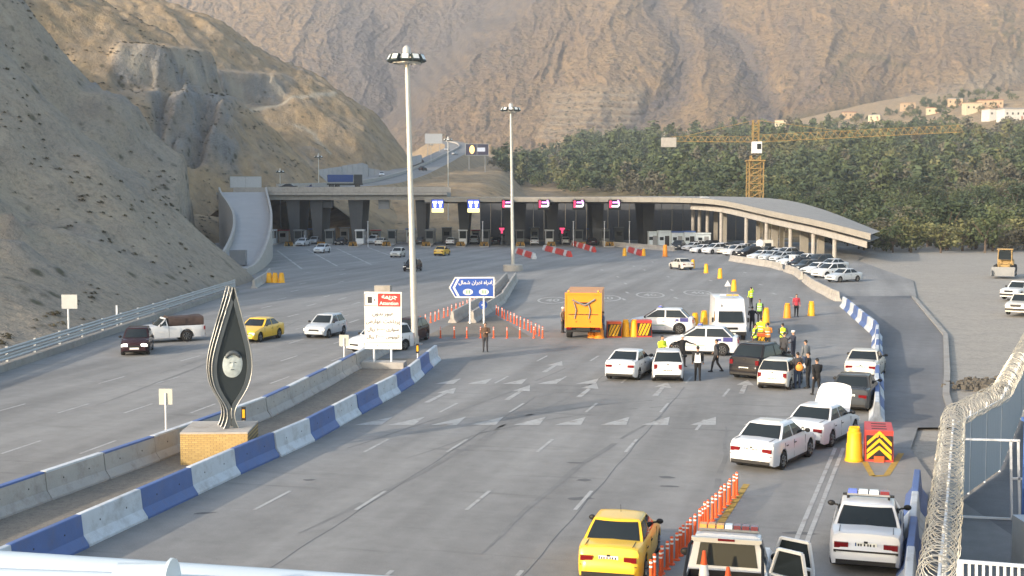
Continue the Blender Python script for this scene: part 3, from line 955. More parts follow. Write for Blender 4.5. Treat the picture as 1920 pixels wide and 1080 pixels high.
# ------------------------------------------------------------------ vehicles (y forward, origin on the ground under the middle)
SPECS = {
 'sedan':  dict(L=4.5, W=1.74, H=1.44, wb=2.67, fo=.86, r=.31, top=[(-2.25, .52), (-2.2, .66), (-2.13, .74), (-2.09, .97), (-1.95, 1.01), (-1.45, 1.03), (0, .99), (.98, .97), (1.5, .88), (2.0, .76), (2.16, .64), (2.25, .5)], cow=1.02, rf=.30, rr=-.92, rb=-1.58, belt=.97, pill=-.30, glassr=.86),
 'lift':   dict(L=4.4, W=1.72, H=1.42, wb=2.65, fo=.85, r=.30, top=[(-2.2, .52), (-2.16, .66), (-2.1, .76), (-2.04, .98), (-1.85, 1.03), (-1.4, 1.03), (0, .98), (.98, .96), (1.5, .87), (1.95, .75), (2.12, .62), (2.2, .5)], cow=1.02, rf=.28, rr=-.88, rb=-1.78, belt=.97, pill=-.32, glassr=.84),
 'hatch':  dict(L=3.75, W=1.62, H=1.45, wb=2.33, fo=.72, r=.28, top=[(-1.87, .45), (-1.84, .62), (-1.80, .74), (-1.76, .92), (-1.66, .97), (0, .96), (.86, .93), (1.3, .86), (1.65, .74), (1.80, .6), (1.87, .48)], cow=.90, rf=.22, rr=-1.30, rb=-1.70, belt=.93, pill=-.38, glassr=.90),
 'suv':    dict(L=4.6, W=1.86, H=1.70, wb=2.68, fo=.93, r=.36, top=[(-2.3, .58), (-2.25, .74), (-2.2, .86), (-2.15, 1.10), (-2.02, 1.14), (0, 1.11), (1.02, 1.08), (1.55, 1.02), (2.0, .92), (2.2, .76), (2.3, .58)], cow=1.28, rf=.30, rr=-1.42, rb=-2.06, belt=1.07, pill=-.35, glassr=.86),
 'wagon':  dict(L=4.3, W=1.72, H=1.62, wb=2.6, fo=.8, r=.31, top=[(-2.15, .5), (-2.1, .66), (-2.06, .8), (-2.03, 1.02), (-1.92, 1.06), (0, 1.03), (1.1, 1.0), (1.55, .92), (1.95, .8), (2.1, .64), (2.15, .5)], cow=1.12, rf=.5, rr=-1.72, rb=-1.98, belt=1.0, pill=-.25, glassr=.9),
}
def wheel_data():
    t = MB()
    t.lathe([(.60, -.095), (.80, -.115), (.93, -.105), (.99, -.07), (1.0, 0), (.99, .07), (.93, .105), (.80, .115), (.60, .095)], 20, ax='X')
    tyre = t.data('tyre', RUBBER, 40)
    r_ = MB()
    r_.lathe([(.62, -.09), (.64, .085), (.58, .10), (.53, .06), (.10, .04), (.09, .09), (0.01, .09)], 20, ax='X', mi=0)
    for k in range(7):
        a = 2 * math.pi * k / 7
        c, s_ = math.cos(a), math.sin(a)
        r_.bar((.075, c * .12, s_ * .12), (.075, c * .56, s_ * .56), .12, .035, 0)
    rim = r_.data('rim', [ALLOY], 30)
    return tyre, rim
TYRE, RIM = wheel_data()
def wheels(parent, r, pts, w=1.0):
    for (x, y) in pts:
        o = link('wheel', None, parent, (x, y, r))
        ty = link('tyre', TYRE, o); ri = link('rim', RIM, o)
        o.scale = (w if x > 0 else -w, r, r) if False else (w, r, r)
        o.rotation_euler = (0, 0, 0 if x > 0 else math.pi)
PART_CACHE = {}
PB = paint('blue', (0.05, 0.09, 0.24))
def car_parts(kind, pm):
    key = (kind, pm.name)
    if key in PART_CACHE:
        return PART_CACHE[key]
    S = SPECS[kind]
    L, W, H = S['L'], S['W'], S['H']
    hw = W / 2
    ty = np.array([p[0] for p in S['top']]); tz = np.array([p[1] for p in S['top']])
    fy = L / 2 - S['fo']; ry = fy - S['wb']
    r = S['r']; RA = r + .065
    sill = .20
    stn = set(np.round(np.linspace(-L / 2, L / 2, 40), 3)) | set(np.round(ty, 3))
    for wy in (fy, ry):
        stn |= set(np.round(wy + RA * np.cos(np.linspace(0, math.pi, 13)), 3))
        stn |= {round(wy - RA - .01, 3), round(wy + RA + .01, 3)}
    stn = sorted(s for s in stn if -L / 2 - 1e-6 <= s <= L / 2 + 1e-6)
    rings, mis = [], []
    for y in stn:
        zt = float(np.interp(y, ty, tz))
        e = (abs(y) / (L / 2))
        w = hw * (1 - .13 * max(0, (e - .66) / .34) ** 2 - .08 * max(0, (e - .94) / .06))
        zs = sill + .10 * max(0, (e - .9) / .1)
        za = zs
        for wy in (fy, ry):
            if abs(y - wy) < RA:
                za = max(za, r + math.sqrt(RA * RA - (y - wy) ** 2))
        zm = max(za + .03, min(.56, zt * .7))
        zb = max(zm + .02, zt - .13)
        zk = max(zb + .01, zt - .035)
        half = [(.0, za), (w * .80, za), (w * .965, za), (w * .995, min(za + .12, zm)), (w, zm), (w * .985, zb), (w * .93, zk), (w * .80, max(zk + .005, zt)), (0, zt + .025)]
        rings.append([(x, y, z) for x, z in half] + [(-x, y, z) for x, z in reversed(half[1:-1])])
    b = MB()
    n = len(rings[0]); k = len(b.v)
    for rg in rings: b.v += rg
    for i in range(len(rings) - 1):
        for j in range(n):
            a, c = k + i * n + j, k + i * n + (j + 1) % n
            dark = j in (0, 1, n - 1, n - 2)
            b.f.append((a, c, c + n, a + n)); b.m.append(1 if dark else 0)
    b.f.append(tuple(k + j for j in range(n))); b.m.append(0)
    b.f.append(tuple(k + (len(rings) - 1) * n + j for j in range(n))); b.m.append(0)
    # boot or tailgate gap and bumper seam across the back, wheel-arch lips, sill
    zr_ = float(np.interp(-L / 2 + .14, ty, tz))
    b.box((0, -L / 2 + .055, zr_ - .30), (W * .86, .03, .016), 0, 1)
    for s_ in (-1, 1):
        b.box((s_ * hw * .988, (fy + ry) / 2, .235), (.02, S['wb'] - 2 * RA - .05, .07), 0, 1)
        if kind in ('sedan', 'lift'):
            b.box((s_ * W * .36, -L / 2 + .45, float(np.interp(-L / 2 + .45, ty, tz)) + .012), (.014, .60, .012), 0, 1)
    b.box((0, -L / 2 + .09, zr_ - .05), (.09, .02, .05), 0, 1)
    # door gaps
    for y in (S['cow'] - .20, S['pill'], S['rb'] + .42 if S['rb'] + .42 < S['pill'] - .6 else S['pill'] - .75):
        for s_ in (-1, 1):
            b.box((s_ * hw * .992, y, .60), (.012, .014, .56), 0, 1)
    for s_ in (-1, 1):
        for y in (S['pill'] + .12, S['pill'] - .66):
            b.box((s_ * hw * .995, y, S['belt'] - .20), (.03, .16, .03), 0, 1)
    # greenhouse hull
    H0 = S['belt'] - .03
    wB, wR = hw * .925, hw * .73
    def sec(t):
        tt = t
        return (S['cow'] + (S['rf'] - S['cow']) * tt, S['rb'] + (S['rr'] - S['rb']) * tt, wB + (wR - wB) * (tt ** 1.25), H0 + (H - .045 - H0) * tt)
    def front(u, t):
        c, rb, w, z = sec(t)
        return (u * w, c - .13 * u * u, z)
    def rear(u, t):
        c, rb, w, z = sec(t)
        return (u * w, rb + .11 * u * u, z)
    def side(s_, v, t):
        c, rb, w, z = sec(t)
        c2, r2 = c - .13, rb + .11
        y = r2 + (c2 - r2) * v
        return (s_ * w * (1 + .012 * math.sin(math.pi * v)), y, z)
    ts = [0, .25, .5, .75, .92, 1.0]
    us = [-1, -.85, -.5, 0, .5, .85]
    vv = [0, .15, .5, .85]
    hr = []
    for t in ts:
        rg = [front(u, t) for u in us] + [side(1, 1 - v, t) for v in vv] + [rear(-u, t) for u in us] + [side(-1, v, t) for v in vv]
        hr.append(rg)
    c, rb, w, z = sec(1.0)
    for sc_, dz in ((.93, .028), (.7, .042), (.3, .047)):
        ym = (c + rb) / 2
        hr.append([(x * sc_, ym + (y - ym) * (1 - (1 - sc_) * .55), zz + dz) for x, y, zz in hr[5]])
    b.loft(hr, 0, True, False, True)
    out = [('body', b.data('body', [pm, BLACK], 38))]
    # glazing set just proud of the hull
    def patch(fn, us_, ts_, name, off):
        m_ = MB()
        m_.grid(lambda u, t: tuple(np.add(fn(u, t), off)), us_, ts_)
        return (name, m_.data(name, GLASS, 60))
    def seal(fn, us_, ts_, off):
        m_ = MB(); m_.grid(lambda u, t: tuple(np.add(fn(u, t), off)), us_, ts_)
        return ('window_seal', m_.data('window_seal', BLACK, 60))
    out.append(seal(rear, np.linspace(-S['glassr'] - .045, S['glassr'] + .045, 9), np.linspace(.10, .97, 4), (0, -.007, .004)))
    out.append(patch(front, np.linspace(-.86, .86, 9), np.linspace(.10, .93, 4), 'windscreen', (0, .012, .008)))
    gr_ = S['glassr']
    out.append(patch(rear, np.linspace(-gr_, gr_, 9), np.linspace(.14, .93, 4), 'rear_window', (0, -.012, .008)))
    cF, rF = S['cow'] - .13, S['rb'] + .11
    pv_ = (S['pill'] - rF) / (cF - rF)
    for s_ in (-1, 1):
        def sw(v0, v1, nm):
            m_ = MB()
            def fn(v, t):
                c_, rb_, w_, z_ = sec(t)
                c2, r2 = c_ - .13, rb_ + .11
                lo = max(v0, r2 + .07) if v0 < -90 else v0
                yl = (r2 + .06) if nm == 'r' else v0
                yh = (c2 - .07) if nm == 'f' else v1
                y = yl + (yh - yl) * v
                return (s_ * (w_ * (1 + .012 * math.sin(math.pi * min(1, max(0, (y - r2) / max(.01, c2 - r2)))))+ .010), y, z_ + .004) if s_ > 0 else (s_ * (w_ * (1 + .012 * math.sin(math.pi * min(1, max(0, (y - r2) / max(.01, c2 - r2))))) + .010), y, z_ + .004)
            m_.grid(fn, np.linspace(0, 1, 6), np.linspace(.12, .90, 4))
            return ('side_window', m_.data('side_window', GLASS, 60))
        out.append(sw(S['pill'] + .045, 0, 'f'))
        out.append(sw(-99, S['pill'] - .045, 'r'))
    # lamps, plates, mirrors
    zr = float(np.interp(-L / 2 + .14, ty, tz))
    for s_ in (-1, 1):
        m_ = MB()
        if kind in ('suv', 'wagon', 'hatch'):
            m_.box((s_ * hw * .76, -L / 2 + .115, zr - .17), (.17, .12, .22))
        else:
            m_.box((s_ * hw * .66, -L / 2 + .115, zr - .14), (.33, .12, .13))
        out.append(('taillight', m_.data('taillight', LAMPR)))
        m_ = MB()
        zf = float(np.interp(L / 2 - .16, ty, tz))
        m_.box((s_ * hw * .68, L / 2 - .14, zf - .09), (.40, .16, .13), 0, 0, (.92, .7))
        out.append(('headlight', m_.data('headlight', LAMPW)))
        m_ = MB()
        m_.sphere((s_ * (hw + .09), S['cow'] - .26, S['belt'] + .07), (.10, .06, .075), 8, 0)
        m_.bar((s_ * (hw * .9), S['cow'] - .26, S['belt'] + .03), (s_ * (hw + .04), S['cow'] - .26, S['belt'] + .05), .05, .04)
        out.append(('mirror', m_.data('mirror', BLACK, 60)))
    m_ = MB(); m_.box((0, -L / 2 - .008 + (.10 if kind in ('sedan', 'lift') else .02), .74 if kind in ('sedan', 'lift') else .60), (.52, .02, .115))
    yp_, zp_ = -L / 2 - .020 + (.10 if kind in ('sedan', 'lift') else .02), .74 if kind in ('sedan', 'lift') else .60
    for q_ in (-.17, -.11, -.03, .05, .11, .19):
        m_.box((q_, yp_, zp_), (.035, .004, .06), 0, 1)
    m_.box((-.235, yp_, zp_), (.03, .004, .10), 0, 2)
    rp = m_.data('number_plate', [PLATE, BLACK, PB])
    m_ = MB(); m_.box((0, L / 2 + .006, .43), (.52, .02, .11))
    out += [('number_plate', rp), ('number_plate', m_.data('number_plate', PLATE))]
    m_ = MB(); m_.box((0, L / 2 - .004, .55), (W * .42, .03, .10)); out.append(('grille', m_.data('grille', BLACK)))
    m_ = MB()
    m_.box((0, -L / 2 + .01, .34), (W * .80, .05, .10)); out.append(('bumper_strip', m_.data('bumper_strip', BLACK)))
    PART_CACHE[key] = (out, S, fy, ry, r)
    return PART_CACHE[key]
def hvec(h):
    return Vector((math.sin(R(h)), math.cos(R(h)), 0)), Vector((math.cos(R(h)), -math.sin(R(h)), 0))
def anchor(kind_len, wb_half, track, mode, px, py, h, z=0):
    p = G(px, py, z)
    f, rt = hvec(h)
    if mode == 'rear': p = p + f * kind_len / 2
    elif mode == 'front': p = p - f * kind_len / 2
    elif mode == 'rw': p = p + f * wb_half - rt * track
    return p
def car(kind, pm, px, py, h, label, mode='mid', name='car', cat='car', group=None, z=0.0, skip=()):
    parts, S, fy, ry, r = car_parts(kind, pm)
    p = anchor(S['L'], S['wb'] / 2, S['W'] / 2 - .1, mode, px, py, h, z)
    t = thing(name, label, cat, p, -R(h), group)
    t.scale = (rng.uniform(.96, 1.01), rng.uniform(.95, 1.02), rng.uniform(.97, 1.04))
    for nm, me in parts:
        if nm in skip: continue
        link(nm, me, t)
    x = S['W'] / 2 - .115
    wheels(t, r, [(x, fy), (-x, fy), (x, ry), (-x, ry)])
    return t, S
PW, PWC = paint('white', (0.62, 0.63, 0.64)), paint('cream', (0.56, 0.54, 0.48))
PY_, PS = paint('taxi_yellow', (0.78, 0.47, 0.025)), paint('silver', (0.42, 0.45, 0.48))
PD, PG = paint('black', (0.018, 0.018, 0.022)), paint('dark_grey', (0.060, 0.066, 0.072))
PM, PO = paint('maroon', (0.034, 0.018, 0.022)), paint('orange', (0.78, 0.27, 0.012))
PB = paint('blue', (0.05, 0.09, 0.24))
def light_bar(t, y, z, w, mats, base=GREYM):
    m_ = MB(); m_.box((0, y, z), (w, .26, .05)); o = m_.build('light_bar', base, t)
    n = len(mats)
    for k, mm in enumerate(mats):
        m_ = MB(); m_.box((-w / 2 + w * (k + .5) / n, y, z + .06), (w / n * .86, .24, .09), 0, 0, (.95, .8))
        m_.build('lamp', mm, o)
def livery(t, S, bands):
    for y, zc, ly, lz, mm, nm in bands:
        for s_ in (-1, 1):
            m_ = MB(); m_.box((s_ * (S['W'] / 2 - .004), y, zc), (.02, ly, lz)); m_.build(nm, mm, t)

# --- near carriageway
t, S = car('sedan', PW, 1622, 1082, 17, 'white police sedan with roof light bar driving away beside the razor wire fence', 'rear', 'police_car')
m_ = MB(); m_.box((0, -.15, 1.50), (1.26, .10, .05)); m_.box((-.5, -.15, 1.46), (.06, .3, .06)); m_.box((.5, -.15, 1.46), (.06, .3, .06)); rk_ = m_.build('roof_rack', BLACK, t)
light_bar(t, -.15, 1.53, 1.05, [BLUEL, LAMPW, LAMPW, LAMPR])
m_ = MB(); m_.box((0, -2.245, .60), (1.5, .03, .035)); m_.build('bumper_trim', BLACK, t)
m_ = MB(); m_.tube([(0, -1.45, 1.05), (0, -1.5, 1.22)], .006, 5); m_.build('aerial', BLACK, t)
t, S = car('sedan', PY_, 1136, 1108, 14, 'yellow taxi seen from behind beside the row of orange posts', 'rear', 'taxi', 'taxi')
m_ = MB(); m_.tube([(0, -.1, 1.44), (0, -.18, 1.66)], .006, 5); m_.build('aerial', BLACK, t)
t.scale = (.9, .9, .93)
t, S = car('sedan', PW, 1464, 882, 33, 'white sedan with tinted windows parked nose to tail behind the open-bonnet car', 'rw')
m_ = MB(); m_.box((0, -.25, 1.437), (.75, .5, .02)); m_.build('sunroof', PWC, t)
t, S = car('sedan', PW, 1556, 839, 33, 'white sedan with its bonnet raised beside the yellow barrel', 'rw')
m_ = MB()
def bon(u, v):
    a = R(62)
    q = 1.15 * v
    bulge = .05 * math.sin(math.pi * v) * (1 - u * u)
    ww = .74 * (1 - .10 * v - .12 * max(0, v - .8) / .2 * abs(u))
    return (u * ww, 1.02 + math.cos(a) * q - math.sin(a) * bulge, 1.0 + math.sin(a) * q + math.cos(a) * bulge - .10 * u * u * v)
m_.grid(bon, np.linspace(-1, 1, 9), np.linspace(0, 1, 8)); m_.grid(lambda u, v: tuple(np.add(bon(u, v), (0, .025, .015))), np.linspace(-1, 1, 9), np.linspace(0, 1, 8))
m_.build('bonnet', PW, t, 60)
m_ = MB(); m_.box((0, 1.5, .93), (1.2, .7, .04)); m_.build('engine_bay', BLACK, t)
car('sedan', PG, 1590, 775, 22, 'dark grey sedan stopped in front of the raised bonnet', 'rear')
car('sedan', PWC, 1612, 716, 22, 'white car at the head of the queue beyond the dark grey sedan', 'rear')
car('lift', PW, 1160, 716, 20, 'white fastback stopped apart, nearest the middle of the carriageway', 'rear')
car('hatch', PW, 1252, 718, 7, 'small white hatchback stopped below the man in the yellow jacket', 'rear')
car('suv', PD, 1392, 714, 36, 'black off-road car stopped among the group of people', 'rear')
car('hatch', PWC, 1446, 733, 25, 'small cream white hatchback stopped behind the black off-road car', 'rear')
for (px, py, lab) in ((1240, 624, 'white police off-road car parked across the lanes before the orange barriers'), (1314, 663, 'white police off-road car parked crossways in front of the white van')):
    t, S = car('suv', PW, px, py, 283, lab, 'mid', 'police_car')
    light_bar(t, .05, 1.735, 1.1, [BLUEL, LAMPW, LAMPR])
    livery(t, S, [(-1.62, .98, .55, .26, mat('police_blue', (0.05, 0.05, 0.20), .4), 'blue_badge'), (-1.15, .96, .22, .14, mat('police_blue', (0.05, 0.05, 0.20), .4), 'blue_marking'), (.35, .60, 1.3, .03, mat('sign_green', (0.03, 0.25, 0.10), .5), 'green_stripe')])
car('sedan', PWC, 1277, 505, 342, 'cream white car driving past the line of yellow barrels', 'mid')
# --- left carriageway
t, S = car('sedan', PY_, 486, 637, 197, 'yellow taxi coming towards the camera near the monument', 'mid', 'taxi', 'taxi')
car('hatch', PS, 611, 630, 197, 'silver hatchback driving beside the yellow taxi', 'mid')
t, S = car('hatch', PM, 252, 668, 169, 'dark maroon car with headlights on ahead of the loaded pickup', 'front')
HEADL = mat('headlight_on', (1.0, 0.96, 0.85), emit=6)
for s_ in (-1, 1):
    m_ = MB(); m_.box((s_ * .52, 1.80, .62), (.26, .10, .12)); m_.build('lit_headlight', HEADL, t)
car('wagon', PW, 714, 658, 222, 'white estate car half hidden behind the red and white toll notice', 'mid')
car('hatch', PM, 768, 640, 196, 'dark red car beyond the toll notice at the foot of the tall mast', 'mid')
car('sedan', PW, 604, 474, 192, 'white car leaving the booths between the concrete piers', 'mid')
car('hatch', PWC, 746, 482, 190, 'pale hatchback leaving the booths left of the tall mast', 'mid')
car('hatch', PD, 774, 508, 192, 'black car directly behind the tall mast', 'mid')
car('sedan', PY_, 829, 479, 12, 'yellow taxi near the toll booths', 'mid', 'taxi', 'taxi')
qs = [('sedan', PW, 568, 461, 190), ('hatch', PS, 590, 457, 185), ('sedan', PD, 640, 459, 188), ('suv', PW, 700, 457, 186), ('sedan', PWC, 715, 460, 8), ('hatch', PG, 790, 458, 5), ('sedan', PW, 846, 459, 4), ('suv', PS, 890, 457, 3), ('sedan', PD, 930, 458, 2), ('sedan', PW, 1002, 459, 0), ('hatch', PWC, 1060, 458, 0), ('sedan', PM, 1110, 460, 358)]
for i, (k, pm, px, py, h) in enumerate(qs):
    car(k, pm, px, py, h, '%s car waiting between the toll booths, %s from the ramp' % ({PW: 'white', PS: 'silver', PD: 'black', PWC: 'cream', PG: 'dark grey', PM: 'maroon'}[pm], ORD[i]), 'mid', 'waiting_car', 'car', 'cars between the toll booths')
# --- parked row on the right
prk = [('suv', PG, 1272, 466, 200), ('sedan', PW, 1300, 468, 235), ('sedan', PW, 1317, 472, 235), ('suv', PW, 1341, 474, 238), ('sedan', PWC, 1366, 474, 236), ('suv', PW, 1381, 477, 238), ('suv', PD, 1407, 480, 238), ('sedan', PW, 1428, 485, 238), ('sedan', PS, 1449, 487, 238), ('hatch', PS, 1465, 489, 238), ('sedan', PW, 1484, 496, 238), ('hatch', PD, 1499, 502, 238), ('sedan', PG, 1513, 507, 238), ('sedan', PW, 1533, 512, 238), ('suv', PW, 1556, 518, 238), ('sedan', PS, 1582, 526, 238)]
for i, (k, pm, px, py) in enumerate((('sedan', PW, 1308, 464), ('suv', PD, 1330, 466), ('sedan', PS, 1352, 468), ('sedan', PW, 1393, 471), ('suv', PWC, 1418, 474), ('hatch', PG, 1438, 477), ('sedan', PW, 1458, 480), ('suv', PS, 1474, 483), ('sedan', PD, 1492, 488), ('sedan', PW, 1512, 493), ('suv', PG, 1536, 499), ('sedan', PS, 1560, 505))):
    prk.append((k, pm, px, py, 238))
cn = {PG.name: 'dark grey', PW.name: 'white', PWC.name: 'cream white', PD.name: 'black', PS.name: 'silver'}
for i, (k, pm, px, py, h) in enumerate(prk):
    car(k, pm, px, py + 2, h, 'parked %s car, %s in the %s row under the long roof' % (cn[pm.name], ORD[i if i < 16 else i - 16], 'front' if i < 16 else 'back'), 'mid', 'parked_car', 'car', 'cars parked under the long roof')

# --- pickups
def pickup(pm, p, h, label, L=5.2, W=1.80, H=1.75, bed=True, doors=False, load=False, group=None):
    t = thing('pickup_truck', label, 'pickup', p, -R(h), group)
    hw = W / 2
    fy, ry, r = L / 2 - .85, -L / 2 + 1.15, .36
    ty = [-L / 2, L / 2 - 1.75, L / 2 - 1.5, L / 2 - .5, L / 2 - .1, L / 2]; tz = [1.02, 1.02, 1.06, .98, .86, .62]
    cabr = .05                                     # back of the cab
    def body(y0, y1, nm, ztop):
        b = MB(); RA = r + .08
        stn = sorted(set(np.round(np.linspace(y0, y1, 24), 3)) | {round(float(q), 3) for wy in (fy, ry) for q in wy + RA * np.cos(np.linspace(0, math.pi, 11)) if y0 < q < y1})
        rings = []
        for y in stn:
            zt = float(np.interp(y, ty, tz)); za = .30
            for wy in (fy, ry):
                if abs(y - wy) < RA: za = max(za, r + math.sqrt(RA * RA - (y - wy) ** 2))
            w = hw * (1 - .08 * max(0, (abs(y) / (L / 2) - .8) / .2) ** 2)
            zm = max(za + .03, .62)
            half = [(0, za), (w * .97, za), (w, zm), (w * .99, zt - .08), (w * .94, zt), (0, zt + .01)]
            if nm == 'bed':
                half = [(0, za), (w * .97, za), (w, zm), (w * .99, zt - .03), (w * .97, zt), (w * .91, zt), (w * .90, .66 if za < .6 else max(.66, za)), (0, .66 if za < .6 else max(.66, za) + .005)]
            rings.append([(x, y, z) for x, z in half] + [(-x, y, z) for x, z in reversed(half[1:-1])])
        b.loft(rings)
        if nm == 'bed':
            b.box((0, y0 + .03, .84), (W * .93, .06, .36)); b.box((0, y1 - .03, .84), (W * .93, .06, .36))
        return b.build(nm, pm, t, 35)
    body(-L / 2, cabr - .03, 'bed', 1.02)
    body(cabr, L / 2, 'body', 1.0)
    # cab
    b = MB()
    c0, c1, rf, rr = L / 2 - 1.42, cabr + .02, L / 2 - 2.0, cabr + .14
    wB, wR = hw * .94, hw * .78
    def ring(t_):
        f_, b_, w_, z_ = c0 + (rf - c0) * t_, c1 + (rr - c1) * t_, wB + (wR - wB) * t_, 1.0 + (H - .04 - 1.0) * t_
        return [(-w_, f_ - .08, z_), (0, f_, z_), (w_, f_ - .08, z_), (w_, (f_ + b_) / 2, z_), (w_, b_, z_), (0, b_, z_), (-w_, b_, z_), (-w_, (f_ + b_) / 2, z_)]
    rg = [ring(t_) for t_ in (0, .5, .9, 1)]
    rg.append([(x * .8, y * .85 + .15 * (rf + rr) / 2, H) for x, y, z in rg[-1]])
    b.loft(rg); b.build('cab', pm, t, 35)
    def quad(nm, pts, m2=GLASS):
        m_ = MB(); m_.face(pts); m_.build(nm, m2, t)
    def on(t_, k, off=(0, 0, 0)):
        return Vector(ring(t_)[k]) + Vector(off)
    for a, c in ((0, 1), (1, 2)):
        A0, A1, B0, B1 = on(.1, a, (0, .012, .004)), on(.1, c, (0, .012, .004)), on(.9, a, (0, .012, .004)), on(.9, c, (0, .012, .004))
        if a == 0: A0 = A0.lerp(A1, .12); B0 = B0.lerp(B1, .12)
        else: A1 = A1.lerp(A0, .12); B1 = B1.lerp(B0, .12)
        quad('windscreen', [A0, A1, B1, B0])
    r0, r1, r2, r3 = on(.12, 4, (0, -.012, 0)), on(.12, 6, (0, -.012, 0)), on(.88, 6, (0, -.012, 0)), on(.88, 4, (0, -.012, 0))
    quad('rear_window', [r0.lerp(r1, .1), r1.lerp(r0, .1), r2.lerp(r3, .1), r3.lerp(r2, .1)])
    for s_, (i0, i1) in ((1, (2, 4)), (-1, (0, 6))):
        a0, a1, b1, b0 = on(.14, i0, (s_ * .012, -.10, 0)), on(.14, i1, (s_ * .012, .08, 0)), on(.88, i1, (s_ * .012, .08, 0)), on(.88, i0, (s_ * .012, -.06, 0))
        quad('side_window', [a0, a0.lerp(a1, .52), b0.lerp(b1, .52), b0]); quad('side_window', [a0.lerp(a1, .58), a1, b1, b0.lerp(b1, .58)])
    for s_ in (-1, 1):
        m_ = MB(); m_.box((s_ * hw * .70, L / 2 - .10, .80), (.36, .14, .16)); m_.build('headlight', LAMPW, t)
        m_ = MB(); m_.box((s_ * hw * .93, -L / 2 + .02, .84), (.14, .08, .24)); m_.build('taillight', LAMPR, t)
        m_ = MB(); m_.sphere((s_ * (hw + .10), c0 - .25, 1.12), (.11, .06, .09), 8); m_.build('mirror', BLACK, t, 60)
    m_ = MB(); m_.box((0, L / 2 + .0, .50), (W * .9, .12, .16)); m_.build('bumper', BLACK, t)
    m_ = MB(); m_.box((0, L / 2 - .02, .78), (W * .44, .08, .16)); m_.build('grille', BLACK, t)
    m_ = MB(); m_.box((0, -L / 2 - .03, .46), (W * .85, .1, .14)); m_.build('bumper', CHROME, t)
    x = hw - .13
    wheels(t, r, [(x, fy), (-x, fy), (x, ry), (-x, ry)], 1.1)
    return t, L, W, H
def door_panel(t, pm, hinge, ang, L_, H0, nm='door'):
    b = MB()
    b.box((0, -L_ / 2, .66), (.07, L_, .70)); o = b.build(nm, pm, t, None, hinge, ang)
    m_ = MB(); m_.box((-.045, -L_ / 2, .68), (.03, L_ * .86, .56)); m_.build('door_lining', BLACK, o)
    fr = MB()
    fr.bar((0, -.02, 1.0), (-.10, -.28, 1.60), .06); fr.bar((-.10, -.28, 1.60), (-.10, -L_ + .08, 1.60), .06); fr.bar((-.10, -L_ + .08, 1.60), (0, -L_ + .03, 1.0), .06)
    fr.build('window_frame', pm, o)
    g_ = MB(); g_.face([(-.005, -.06, 1.02), (-.005, -L_ + .07, 1.02), (-.095, -L_ + .10, 1.57), (-.095, -.30, 1.57)]); g_.build('pane', GLASS, o)
    return o
t, L, W, H = pickup(PW, Vector((4.66, 27.3, 0)), 14, 'white road patrol pickup with amber light bar and open doors, traffic cones in its bed')
light_bar(t, .55, 1.79, 1.30, [AMBER, AMBER, AMBER, LAMPW, LAMPR, LAMPR, LAMPR])
b = MB()
for s_ in (-1, 1):
    b.tube([(s_ * .82, -.95, 1.02), (s_ * .78, -.28, 1.60), (s_ * .72, -.12, 1.68)], .035); 
b.tube([(-.72, -.12, 1.68), (.72, -.12, 1.68)], .035)
b.build('roll_bar', BLACK, t, 50)
b = MB(); b.box((0, -1.30, .68), (1.58, 2.4, .03)); b.box((0, -.10, .86), (1.58, .03, .34)); b.box((-.80, -1.3, .86), (.03, 2.4, .33)); b.box((.80, -1.3, .86), (.03, 2.4, .33)); b.build('bed_liner', BLACK, t)
b = MB(); b.box((0, -.12, 1.71), (1.5, .12, .10)); b.build('spoiler', PWC, t)
b = MB(); b.box((0, -.14, 1.73), (.36, .10, .05)); b.build('brake_lamp', LAMPR, t)
door_panel(t, PW, (.92, 1.05, 0), R(62), 1.05, 1.6)
door_panel(t, PW, (.92, .12, 0), R(58), 0.95, 1.6)
fwd, rt = hvec(15)
for i, (dx, dy, dz) in enumerate(((-.42, -.62, .67), (.12, -.95, .67))):
    p = t.location + fwd * dy + rt * dx
    c = thing('traffic_cone', 'orange and white traffic cone standing in the patrol pickup bed, %s' % ('taller' if i == 0 else 'shorter'), 'cone', (p.x, p.y, dz))
    hc = (.92, .70)[i]
    b = MB(); b.box((0, 0, .02), (.38, .38, .04)); b.build('base', ORANGEP, c)
    b = MB(); b.lathe([(.16, .04), (.10, hc * .45), (.035, hc)], 14); b.build('body', ORANGEP, c, 40)
    b = MB(); b.lathe([(.113, hc * .42), (.078, hc * .68)], 14, cap=False); b.build('collar', REFL, c, 40)
t, L, W, H = pickup(PW, G(312, 640), 240, 'white pickup loaded with a tall dark bundle driving beside the guardrail', 4.5, 1.65, 1.55)
LOAD = mat('load_bundle', (0.06, 0.042, 0.038), .9, var=.5, scale=3, bump=.6, bscale=8)
b = MB()
lr = random.Random(3)
rings = []
for k in range(9):
    y = -2.2 + 2.2 * k / 8
    rings.append([(.76 * math.copysign(abs(math.cos(a)) ** .5, math.cos(a)) * lr.uniform(.9, 1.05), y, 1.20 + .42 * math.copysign(abs(math.sin(a)) ** .5, math.sin(a)) * lr.uniform(.88, 1.08)) for a in [2 * math.pi * i / 14 for i in range(14)]])
b.loft(rings); ld = b.build('load', LOAD, None, 50, t.location, t.rotation_euler.z)
tag(ld, 'dark brown bundle of goods piled on the bed of the pickup by the guardrail', 'cargo')
pickup(PWC, G(1918, 588), 215, 'cream pickup parked in the dirt lot, nearer of the two', 4.8, 1.7, 1.62)
pickup(PW, G(1912, 560), 225, 'white pickup parked in the dirt lot before the yellow loader', 4.8, 1.7, 1.62)
t, L, W, H = pickup(PB, P(586, 352, 262) - Vector((0, 0, .8)), 265, 'small blue pickup on the flyover above the booths', 4.6, 1.65, 1.55)

